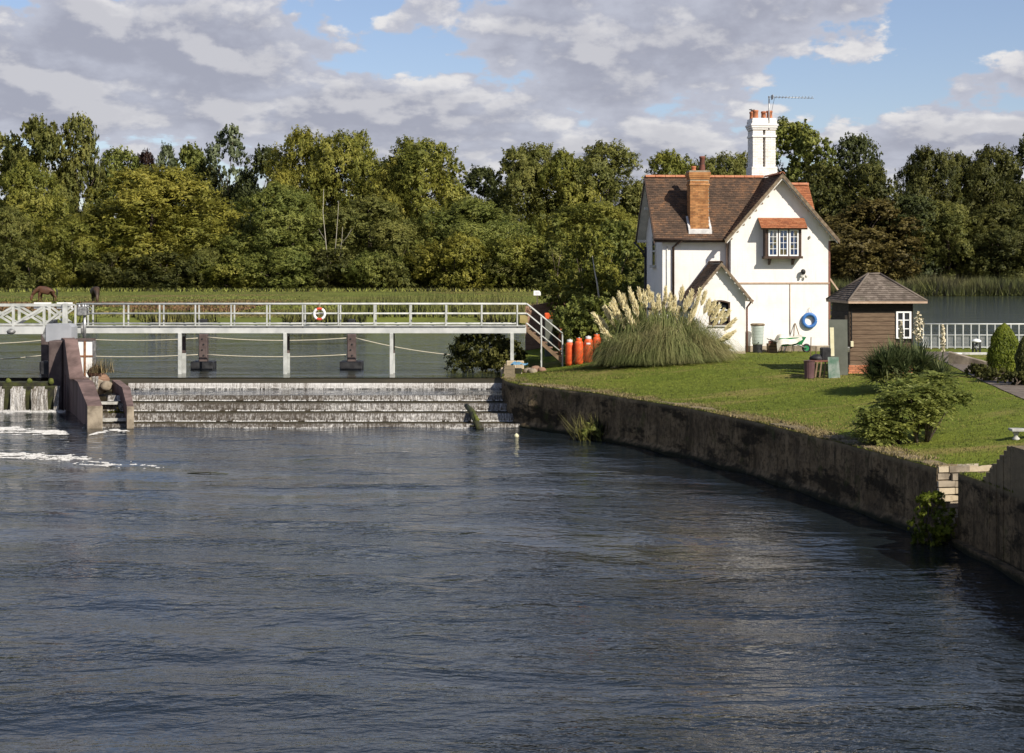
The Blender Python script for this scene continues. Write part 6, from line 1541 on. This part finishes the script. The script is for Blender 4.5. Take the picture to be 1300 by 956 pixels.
def plume(tip, basep, L, w, r):
    tip, basep = Vector(tip), Vector(basep); d = (tip - basep).normalized(); n = 300; t = r.random(n)
    prof = np.sin(np.pi * np.clip(t * 0.92 + 0.06, 0, 1)) ** 0.7; D = sphere_pts(n, r)
    Pn = np.array(tip)[None] - np.array(d)[None] * (L * (1 - t))[:, None] + D * (w * prof * r.uniform(.3, 1, n))[:, None]
    tt = unit(np.array(d)[None] * 1.6 + D * 0.6 + np.array([0, 0, -.15])[None]); s = unit(np.cross(tt, r.normal(0, 1, (n, 3)))); l = 0.13 * r.uniform(.6, 1.3, n)[:, None]
    return np.stack([Pn - s * 0.012, Pn + s * 0.012, Pn + tt * l + s * 0.006, Pn + tt * l - s * 0.006], 1).reshape(-1, 3), np.arange(n * 4).reshape(n, 4)
plist = [(754, 399), (762, 404), (768, 392), (776, 387), (779, 381), (786, 373), (792, 376), (800, 368), (803, 375), (811, 368), (818, 372), (823, 365), (828, 374), (836, 376), (845, 366), (851, 374), (857, 378), (866, 366), (872, 380), (878, 370), (889, 368), (895, 372), (900, 382), (907, 384), (913, 388), (918, 394), (925, 396), (933, 406), (932, 421), (925, 428), (764, 417), (771, 424), (768, 430), (790, 403), (803, 407), (826, 398), (832, 388), (795, 389), (785, 396), (861, 392), (880, 392), (838, 410), (853, 414), (864, 416), (882, 416), (786, 437), (794, 443), (925, 440), (769, 390), (806, 383), (842, 384), (885, 382), (775, 470), (765, 478), (788, 480)]
for i, (px, py) in enumerate(plist):
    d = 61.5 + rp.uniform(-1.0, 1.0); low = py > 460; d = 59.8 if low else d
    t = PX(px, py, d); cx_ = X(838 + (px - 838) * 0.62, d)
    bs_ = Vector((cx_, d + (0.3 if low else 0), gz(cx_, d) + 0.4)); dr = (t - bs_).normalized(); L_ = 0.66 * rp.uniform(.75, 1.2) if not low else 0.42
    if low: bs_ = Vector((t.x + 1.0, d + 0.5, t.z + 0.45)); dr = (t - bs_).normalized()
    V, F = plume(t, t - dr, L_, 0.092 * rp.uniform(.7, 1.25), rp); V = V - np.array(pg.location)[None]; link_obj('plume', np_mesh('plume', V, F), 'plume', pg)
    mb = MB(); mb.path([bs_, bs_.lerp(t, 0.5) + Vector((0, 0, 0.06)), t - dr * 0.1], [0.010, 0.008, 0.005], 4); part('stalk', mb, 'dryblade', pg, world=True)
# yucca
yd = 46.8; yx = X(1150, yd); yu = thing('yucca', (yx, yd, gz(yx, yd) - 0.03), 'big dark spiky yucca clump in front of the timber hut', 'yucca'); cl = []
for k_ in range(34):
    ox, oy = rp.uniform(-1.05, 1.05), rp.uniform(-.5, .5); oz = (0.25 + 0.75 * (1 - (ox / 1.25) ** 2)) * rp.uniform(0.5, 1.05); n = 60; D = sphere_pts(n, rp); D[:, 2] = np.where(D[:, 2] < -.35, -D[:, 2], D[:, 2]); D = unit(D)
    root = np.repeat([[ox, oy, oz]], n, 0); l = 0.80 * rp.uniform(.7, 1.1, n)[:, None]; s = unit(np.cross(D, [0, 0, 1.0]) + rp.normal(0, .05, (n, 3)))
    mid = root + D * l * 0.45; tip = root + D * l; tip[:, 2] -= 0.10 * rp.random(n)
    cl.append((np.stack([root, mid - s * 0.022, tip, mid + s * 0.022], 1).reshape(-1, 3), np.arange(n * 4).reshape(n, 4)))
V, F = join(cl); link_obj('leaves', np_mesh('leaves', V, F), 'yuccaleaf', yu)
def bloom(px, y0, y1, w, d, lab_):
    a, b = PX(px, y0, d), PX(px, y1, d); t = thing('yucca_bloom', (a.x, d, gz(a.x, d)), lab_, 'flower', 'yucca flower spikes')
    mb = MB(); mb.path([(a.x, d, gz(a.x, d)), (a.x, d, b.z - 0.1)], [0.03, 0.012], 6); part('stem', mb, 'yuccaleaf', t, world=True)
    n = 260; tt = rp.random(n); D = sphere_pts(n, rp); pr = w * np.sin(np.pi * np.clip(tt * .9 + .1, 0, 1)) ** .6
    Pn = np.c_[np.full(n, a.x), np.full(n, d), a.z + (b.z - a.z) * tt] + D * (pr * rp.uniform(.3, 1, n))[:, None] * np.array([1, 1, .5]); V, F = leaf_quads(Pn - np.array(t.location)[None], D, 0.085, 0.055, rp)
    link_obj('petals', np_mesh('petals', V, F), 'bloom', t)
bloom(1166, 433, 396, 0.20, 50.4, 'tall cream yucca flower spike against the hut window'); bloom(1197, 446, 412, 0.10, 50.8, 'narrow cream yucca flower spike in front of the lock railing'); bloom(1144, 436, 408, 0.08, 50.9, 'small cream yucca flower spike left of the tall one')
# sumac
sd_ = 37.6; sxx = X(1150, sd_); su = thing('sumac_bush', (sxx, sd_, gz(sxx, sd_) - 0.02), 'spreading sumac bush with feathery leaves near the river wall', 'bush')
heads = [(1218, 502, .2), (1200, 486, .4), (1150, 486, .3), (1132, 496, .2), (1170, 498, -.1), (1188, 503, -.2), (1110, 530, 0), (1160, 520, -.2), (1180, 522, -.3), (1160, 492, .0), (1185, 488, .3), (1205, 497, .2), (1140, 500, -.2), (1122, 512, .1), (1105, 522, -.2), (1150, 515, -.4), (1175, 508, -.3), (1195, 515, -.1), (1098, 538, -.3), (1112, 545, -.4), (1130, 532, -.3), (1214, 508, .4), (1165, 480, .5), (1190, 478, .6), (1145, 540, -.5), (1100, 552, -.2), (1120, 556, -.4), (1135, 552, -.2)]
for k_ in range(26):
    a = rp.random() * 6.283; q_ = math.sqrt(rp.random()); heads.append((1154 + 58 * q_ * math.cos(a) + 0, 518 + 26 * q_ * math.sin(a) - (0.28 * 58 * q_ * math.cos(a)), rp.uniform(-.5, .5)))
stems = MB(); cl = []; brs = [(1163, 549), (1176, 549), (1110, 562), (1140, 556)]
for i, (px, py, o) in enumerate(heads):
    h = PX(px, py, sd_ + o * 1.3) - su.location; bp = min(brs, key=lambda q: abs(q[0] - px) + random.random() * 15); bx_ = X(bp[0], sd_) - sxx
    root = Vector((bx_, rp.uniform(-.1, .1), -0.02)); mid = root.lerp(h, .55) + Vector((0, 0, 0.08)); stems.path([root, mid, h], [0.022, 0.016, 0.007], 6)
    for k_ in range(24):                      # pinnate fronds, each a row of paired leaflets
        a = 6.283 * k_ / 24 + rp.random() * .4; el_ = rp.uniform(-.25, .75); fr = Vector((math.cos(a) * math.cos(el_), math.sin(a) * math.cos(el_), math.sin(el_))); Lf = rp.uniform(.28, .44); sd2 = fr.cross(Vector((0, 0, 1))).normalized(); Vl = []
        for m in range(7):
            t = .18 + .82 * m / 6; p = h + fr * Lf * t + Vector((0, 0, -.22 * Lf * t * t * 1.6)); ll = .13 * (1 - .4 * t)
            for s_ in (-1, 1):
                tip = p + sd2 * s_ * ll + fr * ll * .45 + Vector((0, 0, -.035)); nrm = (fr * .8 + Vector(tuple(rp.normal(0, .55, 3)))) * ll * .26; Vl += [p, p.lerp(tip, .5) + nrm, tip, p.lerp(tip, .5) - nrm]
        Vl = np.array([tuple(q) for q in Vl]); cl.append((Vl, np.arange(len(Vl)).reshape(-1, 4)))
part('stems', stems, 'bark', su, True); V, F = join(cl); link_obj('leaves', np_mesh('leaves', V, F), LM['green'], su)
# clipped conifers and hedge
def conifer(px, top, half, d, leaf, lab_, seed):
    x = X(px, d); z0 = gz(x, d); H = Z(top, d) - z0; Rr = half * d / FPX; r = np.random.default_rng(seed); n = 9000; t = r.random(n) ** .8; a = r.random(n) * 6.283
    pr = np.sin(np.pi * np.clip(.20 + t * .80, 0, 1)) ** .62; lump = np.array([mnoise.noise(Vector((math.cos(q) * 2.2, math.sin(q) * 2.2, s * 4 + seed))) for q, s in zip(a, t)])
    rr_ = Rr * pr * (0.9 + .16 * lump + .06 * r.normal(0, 1, n)); Pn = np.c_[rr_ * np.cos(a), rr_ * np.sin(a), H * t]; Nn = np.c_[np.cos(a), np.sin(a), np.full(n, .5)]
    V, F = leaf_quads(Pn, Nn, 0.10, 0.035, r, 2.2); tt = thing('clipped_conifer', (x, d, z0 - .02), lab_, 'conifer', 'clipped conifers by the path')
    mb = MB(); mb.path([(0, 0, -.1), (0, 0, H * .85)], [.07, .02], 8); part('trunk', mb, 'bark', tt, True); link_obj('foliage', np_mesh('foliage', V, F), LM[leaf], tt)
conifer(1275, 411, 21, 51.5, 'cypress', 'bright green clipped conifer beside the path', 1)
conifer(1304, 424, 15, 48.0, 'deepgreen', 'dark clipped conifer cut by the right edge', 2)
for k_, (px, d, lab_) in enumerate([(1246, 51.0, 'low clipped hedge mound at the far end of the path border'), (1266, 49.6, 'middle low clipped hedge mound below the bright conifer'), (1288, 47.4, 'nearest low clipped hedge mound at the right edge')]):
    near_bush('low_hedge', px, 463 + 5 * k_, 17, d, 'deepgreen', lab_, 90 + k_, n=4500, L=0.06, Wd=0.035, lobes=16, prof=dome_p)

# ------------------------------------------------------------------ lock side: railing, beam, paddle gear
ld = 68.2; lx0, lx1 = X(1172, ld), X(1345, ld); lz0, lz1 = Z(447, ld), Z(411.5, ld)
lr = thing('lock_railing', (X(1235, ld), ld, lz0 - 0.1), 'white mesh railing along the lock head beyond the hut', 'railing')
for z_, r_ in ((lz1, .035), (Z(425.5, ld), .025), (Z(441, ld), .03)): mb = MB(); mb.path([(lx0, ld, z_), (lx1, ld, z_)], r_, 8); part('rail', mb, 'railgrey', lr, True, True)
k_ = 0; x = lx0
while x <= lx1: mb = MB(); mb.box(x - .022, x + .022, ld - .03, ld + .03, lz0 - .25, lz1); part('post', mb, 'railgrey', lr, world=True); x += 0.345
mb = MB()
x = lx0 + .05
while x < lx1: mb.box(x - .004, x + .004, ld + .034, ld + .042, Z(441, ld), Z(425.5, ld)); x += 0.055
for i in range(9): zz_ = Z(441, ld) + (Z(425.5, ld) - Z(441, ld)) * (i + .5) / 9; mb.box(lx0, lx1, ld + .043, ld + .05, zz_ - .004, zz_ + .004)
part('wire_mesh', mb, 'railgrey', lr, world=True, kind='stuff')
mb = MB(); mb.box(X(1165, 67.8), lx1, 67.7, 69.4, 0.3, Z(447, ld) - .005); part('lock_head_wall', mb, 'concrete', lr, world=True)
bd = 64.0
bm = thing('balance_beam', (X(1230, bd), bd, 2.1), 'long grey lock balance beam with white painted end below the railing', 'beam')
mb = MB(); mb.cbox(X(1203, bd), X(1262, bd), bd - .15, bd + .15, Z(452.5, bd), Z(447.5, bd), .02); part('beam', mb, 'greystone', bm, world=True)
mb = MB(); mb.cbox(X(1213, bd), X(1220, bd), bd - .17, bd - .152, Z(452, bd), Z(448, bd), .005); part('white_band', mb, 'whitepaint', bm, world=True)
for px in (1233.5, 1243.5): mb = MB(); mb.cbox(X(px, bd) - .06, X(px, bd) + .06, bd - .1, bd + .1, gz(X(px, bd), bd) - .2, Z(452.6, bd), .01); part('post', mb, 'concrete', bm, world=True)
mb = MB(); mb.cbox(X(1222, 63), X(1258, 63), 62.9, 63.3, 1.8, Z(454, 63), .03); single('lock_wall', mb, 'whitepaint', 'white painted low wall under the balance beam', 'wall')
mb = MB()
for i in range(10):
    a0 = 1.15 + .12 * i; 
    mb.hexa([(X(1204, 58) + .16 * i, 58 - .12 * i, 1.6), (X(1204, 58) + .16 * (i + 1), 58 - .12 * (i + 1), 1.6), (X(1204, 58) + .16 * (i + 1) + .2, 58.5 - .12 * i, 1.6), (X(1204, 58) + .16 * i + .2, 58.6 - .12 * i, 1.6)], [(X(1204, 58) + .16 * i, 58 - .12 * i, 2.55 - .045 * i), (X(1204, 58) + .16 * (i + 1), 58 - .12 * (i + 1), 2.5 - .045 * i), (X(1204, 58) + .16 * (i + 1) + .2, 58.5 - .12 * i, 2.5 - .045 * i), (X(1204, 58) + .16 * i + .2, 58.6 - .12 * i, 2.55 - .045 * i)])
single('kerb_wall', mb, 'concrete', 'low curved stone wall where the path meets the lock', 'wall')
pgr = thing('paddle_gear', (X(1239, 64.8), 64.8, 2.1), 'lock paddle gear with white top and dark legs', 'paddle gear'); pdz = 64.8
for px in (1235, 1244): mb = MB(); mb.box(X(px, pdz) - .03, X(px, pdz) + .03, pdz - .04, pdz + .04, 2.1, Z(434, pdz)); part('leg', mb, 'black', pgr, world=True)
mb = MB(); mb.lathe((X(1239.5, pdz), pdz, Z(435, pdz)), [(.10, 0), (.20, .03), (.20, .09), (.10, .14), (.03, .16)], 12); part('gear_cap', mb, 'whitepaint', pgr, True, True)
mb = MB(); mb.path([(X(1239.5, pdz), pdz, 2.1), (X(1239.5, pdz), pdz, Z(435, pdz))], .04, 8); part('rack', mb, 'gearmetal', pgr, True, True)
mb = MB(); mb.torus((X(1240, pdz), pdz - .1, Z(440, pdz)), .13, .02, 'y', 16, 6); part('hand_wheel', mb, 'black', pgr, True, True)
# stone bench
bd = 36.4; bx_ = X(1292, bd); bh = thing('stone_bench', (bx_, bd, gz(bx_, bd)), 'small pale stone bench on baluster feet at the right edge', 'bench'); 
mb = MB(); mb.cbox(-.18, .75, -.15, .15, .20, .255, .012); part('slab', mb, 'greystone', bh)
for ox in (-.04, .6): mb = MB(); mb.lathe((ox, 0, -.02), [(.085, 0), (.085, .05), (.05, .08), (.045, .12), (.075, .18), (.09, .215)], 12); part('foot', mb, 'greystone', bh, True)
mb = MB(); mb.lathe((.28, 0, .256), [(.07, 0), (.09, .06), (.08, .12), (.10, .14)], 12); part('pot', mb, 'greystone', bh, True)

# ------------------------------------------------------------------ things by the cottage wall
def HP(u, v, zz_=0.0):   # house coordinates to world
    c, s = math.cos(TH), math.sin(TH); return Vector((HX + u * c - v * s, HY + u * s + v * c, HZ + zz_))
p = HP(0.98, -0.65); p.z = gz(p.x, p.y) - .02; wb = thing('water_butt', p, 'grey green plastic water butt on a black stand by the porch', 'water butt')
mb = MB(); mb.lathe((0, 0, 0), [(.20, 0), (.20, .36)], 18); part('stand', mb, 'black', wb)
pr_b = [(.215, .362)]
for i in range(6): z_ = .38 + i * .13; pr_b += [(.225 + .008 * i, z_ + .015), (.235 + .008 * i, z_ + .05), (.225 + .008 * i, z_ + .115)]
mb = MB(); mb.lathe((0, 0, 0), pr_b, 22); part('barrel', mb, 'waterbutt', wb, True)
mb = MB(); mb.lathe((0, 0, 0), [(.29, 1.145), (.30, 1.16), (.30, 1.21), (.24, 1.235)], 22); part('lid', mb, 'barge', wb, True)
mb = MB(); mb.path([(0, -.2, .46), (0, -.28, .46), (0, -.29, .42)], .018, 6); part('tap', mb, 'black', wb, True)
# blue ring on the wall
c = HP(3.33, -0.09, 1.34); mb = MB(); mb.torus((0, 0, 0), 0.265, 0.075, 'y', 30, 10); mb.V = [tuple(Matrix.Rotation(TH, 3, 'Z') @ Vector(v) + c) for v in mb.V]
br_ = thing('blue_ring', c, 'blue plastic ring hung on the white cottage wall', 'ring'); part('ring', mb, 'bluehose', br_, True, True)
mb = MB(); q = c + Vector((0, .04, .55)); mb.path([q + Vector((-.0, 0, 0)), c + Vector((-.12, -.02, .26))], .008, 5); mb.path([q, c + Vector((.12, -.02, .26))], .008, 5); part('cord', mb, 'rope', br_, world=True)
# wheelbarrow under a white sheet
p = HP(2.35, -1.0); p.z = gz(p.x, p.y); wbw = thing('wheelbarrow', p, 'green wheelbarrow partly covered by a white sheet', 'wheelbarrow', rz=TH)
mb = MB(); mb.hexa([(-.45, -.22, .28), (.35, -.18, .34), (.35, .18, .34), (-.45, .22, .28)], [(-.62, -.32, .62), (.52, -.28, .66), (.52, .28, .66), (-.62, .32, .62)]); part('tray', mb, 'greenplastic', wbw)
wh = MB(); wh.torus((.60, 0, .19), .145, .045, 'y', 20, 8); w_ = part('wheel', wh, 'black', wbw, True); mb = MB(); mb.lathe((0, 0, 0), [(.11, -.03), (.12, 0), (.11, .03)], 12); mb.V = [(.60 + v[0], v[2], .19 + v[1]) for v in mb.V]; part('hub', mb, 'greenplastic', w_)
for s_ in (-1, 1):
    mb = MB(); mb.path([(.60, .07 * s_, .19), (.2, .2 * s_, .33), (-.6, .26 * s_, .42), (-1.0, .28 * s_, .58)], .02, 6); part('handle', mb, 'gearmetal', wbw, True)
    mb = MB(); mb.path([(-.35, .22 * s_, .33), (-.42, .24 * s_, .0)], .02, 6); part('leg', mb, 'gearmetal', wbw, True)
mb = MB()
for i in range(15):
    for j in range(11):
        s, t = i / 14, j / 10; x = -.72 + 1.05 * s; y = -.40 + .8 * t; ed = max(0, abs(t - .5) * 2 - .62); z_ = .70 + .05 * math.sin(s * 7) + .05 * mnoise.noise(Vector((s * 5, t * 5, 1))) - ed * (1.15 - .7 * s) - max(0, .12 - s) * 2.0
        mb.V.append((x, y, max(.06, z_)))
for i in range(14):
    for j in range(10): a = i * 11 + j; mb.F.append((a, a + 11, a + 12, a + 1))
part('sheet', mb, 'tarp', wbw, True)
for k_, (u0, u1, w0, mt, lab_) in enumerate([(3.02, 2.72, 1.2, 'terra_box', 'thin brown pole leaning to the left against the cottage wall'), (2.76, 3.12, 1.15, 'terra_box', 'thin brown pole leaning to the right against the cottage wall')]):
    a, b = HP(u0 - .55 * (k_ == 0), -.5, .05), HP(2.72, -.03, 1.22); mb = MB(); mb.path([a if k_ == 0 else HP(3.0, -.5, .05), b + Vector((.02 * k_, -.02 * k_, 0))], .018, 6); single('leaning_pole', mb, mt, lab_, 'pole')
p = HP(1.62, -.6); z0 = gz(p.x, p.y) - .01; ct = thing('wooden_crate', (p.x, p.y, z0), 'brown wooden planter crate left of the wheelbarrow', 'crate', rz=TH)
for j in range(3):
    for (x0, x1, y0, y1) in ((-.21, .21, -.17, -.15), (-.21, .21, .15, .17), (-.21, -.19, -.148, .148), (.19, .21, -.148, .148)): mb = MB(); mb.box(x0, x1, y0, y1, .02 + .13 * j, .13 + .13 * j); part('slat', mb, 'terra_box', ct)
mb = MB(); mb.box(-.188, .188, -.148, .148, .02, .30); part('soil', mb, 'darkwood', ct)
mb = MB(); mb.cbox(p.x - .16, p.x + .10, p.y - .1, p.y + .1, z0 + .402, z0 + .50, .01); single('clay_brick', mb, 'redbrown', 'red clay block lying on the wooden crate', 'brick')
# things stacked beside the hut
def at(px, d): x = X(px, d); return x, gz(x, d)
d = 52.3; x, z0 = at(1065.5, d); mb = MB(); mb.hexa([(x - .30, d, z0 - .02), (x + .27, d - .1, z0 - .02), (x + .27, d - .06, z0 - .02), (x - .30, d + .04, z0 - .02)], [(x - .30, d + .25, Z(406, d)), (x + .30, d + .15, Z(406, d)), (x + .30, d + .19, Z(406, d)), (x - .30, d + .29, Z(406, d))]); single('leaning_sheet', mb, 'greypanel', 'tall grey green panel leaning beside the hut', 'sheet')
d = 51.9; x, z0 = at(1057, d); mb = MB(); mb.hexa([(x - .06, d, Z(452, d)), (x + .06, d, Z(452, d)), (x + .06, d + .03, Z(452, d)), (x - .06, d + .03, Z(452, d))], [(x - .065, d + .12, Z(416, d)), (x + .065, d + .12, Z(416, d)), (x + .065, d + .15, Z(416, d)), (x - .065, d + .15, Z(416, d))]); mb2 = mb; single('cream_plank', mb, 'cream', 'upright cream plank standing on the work bench', 'plank')
d = 51.3; x, z0 = at(1059.5, d); mb = MB(); mb.hexa([(x - .19, d, z0 - .02), (x + .19, d, z0 - .02), (x + .19, d + .03, z0 - .02), (x - .19, d + .03, z0 - .02)], [(x - .20, d + .10, Z(453.5, d)), (x + .15, d + .10, Z(453.5, d)), (x + .15, d + .13, Z(453.5, d)), (x - .20, d + .13, Z(453.5, d))]); single('painted_board', mb, 'greenboard', 'small green and grey painted board leaning on the bench', 'board')
d = 51.9; x, z0 = at(1044, d); wbn = thing('work_bench', (x, d, z0), 'rough low bench stacked with oddments beside the hut', 'bench')
mb = MB(); mb.box(-.42, .50, -.3, .3, .50, .55); part('top', mb, 'redbrown', wbn)
for ox in (-.36, .42):
    for oy in (-.24, .24): mb = MB(); mb.box(ox - .03, ox + .03, oy - .03, oy + .03, -.02, .498); part('leg', mb, 'terra_box', wbn)
for k_ in range(5): mb = MB(); mb.beam((-.3 + .14 * k_, -.34, 0), (-.22 + .13 * k_, -.31, .50), .05, .03); part('leaning_slat', mb, 'terra_box', wbn)
x, z0 = at(1027.5, 51.6); mb = MB(); mb.lathe((x, 51.6, z0 - .02), [(.13, 0), (.16, .03), (.18, .55), (.20, .60), (.17, .60)], 14); single('maroon_bin', mb, 'maroon', 'maroon plastic bin left of the work bench', 'bin', smooth=False)
x, z0 = at(1037, 52.0); mb = MB(); mb.rock((x, 52.0, z0 + .62), .24, .2, .13, 2); single('dark_bundle', mb, 'tar', 'dark bundle lying on the left end of the work bench', 'bundle', smooth=True)
x, z0 = at(1049, 52.0); mb = MB(); mb.cbox(x - .18, x + .13, 51.85, 52.2, z0 + .552, z0 + .95, .03); single('black_crate', mb, 'black', 'black box standing on the work bench', 'box')
for k_, (px, py) in enumerate(((1028.5, 428), (1035, 440))):
    x, z0 = at(px, 52.6); mb = MB(); mb.path([(x, 52.6, z0 - .05), (x + .03, 52.6, Z(py, 52.6))], .016, 6); single('garden_stake', mb, 'terra_box', ['taller thin stake standing behind the maroon bin', 'shorter thin stake standing behind the dark bundle'][k_], 'stake')
x, z0 = at(1074.5, 52.6); mb = MB(); mb.lathe((x, 52.45, Z(447, 52.5)), [(.07, 0), (.085, .16), (.09, .17)], 12); single('metal_pail', mb, 'steel', 'small metal pail hanging on the corner of the hut', 'pail', smooth=True)
x, z0 = at(1072.5, 52.75); mb = MB()
mb.box(x - .02, x + .06, 52.62, 52.75, z0 - .1, Z(400, 52.7)); single('dark_post', mb, 'darkwood', 'dark timber post standing at the corner of the hut', 'post')

# ------------------------------------------------------------------ drift wood and small floating things
q0, q1 = Vector((X(592, 57.4), 57.5, .62)), Vector((X(610, 55.4), 55.35, -.02)); lg = thing('driftwood_log', q0 + Vector((0, 0, -.2)), 'mossy driftwood log stranded on the weir steps', 'log')
mb = MB(); mb.path([q0, q0.lerp(q1, .35) + Vector((.03, 0, .08)), q0.lerp(q1, .7) + Vector((-.02, 0, .05)), q1], [.09, .12, .11, .13], 9); part('trunk', mb, 'wetwood', lg, True, True)
mb = MB(); mb.path([q0.lerp(q1, .45) + Vector((.02, 0, .15)), q0.lerp(q1, .8) + Vector((0, 0, .15))], [.05, .08], 8); part('moss', mb, 'moss', lg, True, True)
mb = MB(); mb.path([q0.lerp(q1, .8), q0.lerp(q1, .8) + Vector((-.28, -.1, -.05))], [.05, .03], 6); part('snag', mb, 'wetwood', lg, True, True)
a, b = PX(238, 601.5, 11600 / (601.5 - 335)), PX(290, 602, 11600 / 267.); mb = MB(); a.z = b.z = .015; mb.path([a, a.lerp(b, .5) + Vector((0, .04, .02)), b], [.012, .016, .006], 7); mb.path([a.lerp(b, .55), a.lerp(b, .75) + Vector((0, .12, .05))], [.01, .004], 5); single('floating_branch', mb, 'wetwood', 'thin branch floating in the pool below the foam streak', 'branch', smooth=True)
p = PX(655, 556, 52.6); p = Vector((X(655.5, 52.6), 52.6, .05)); mb = MB(); mb.rock((p.x, p.y, .05), .085, .085, .085, 4); single('float_ball', mb, 'cream', 'small cream float bobbing near the foot of the wall', 'float', smooth=True)
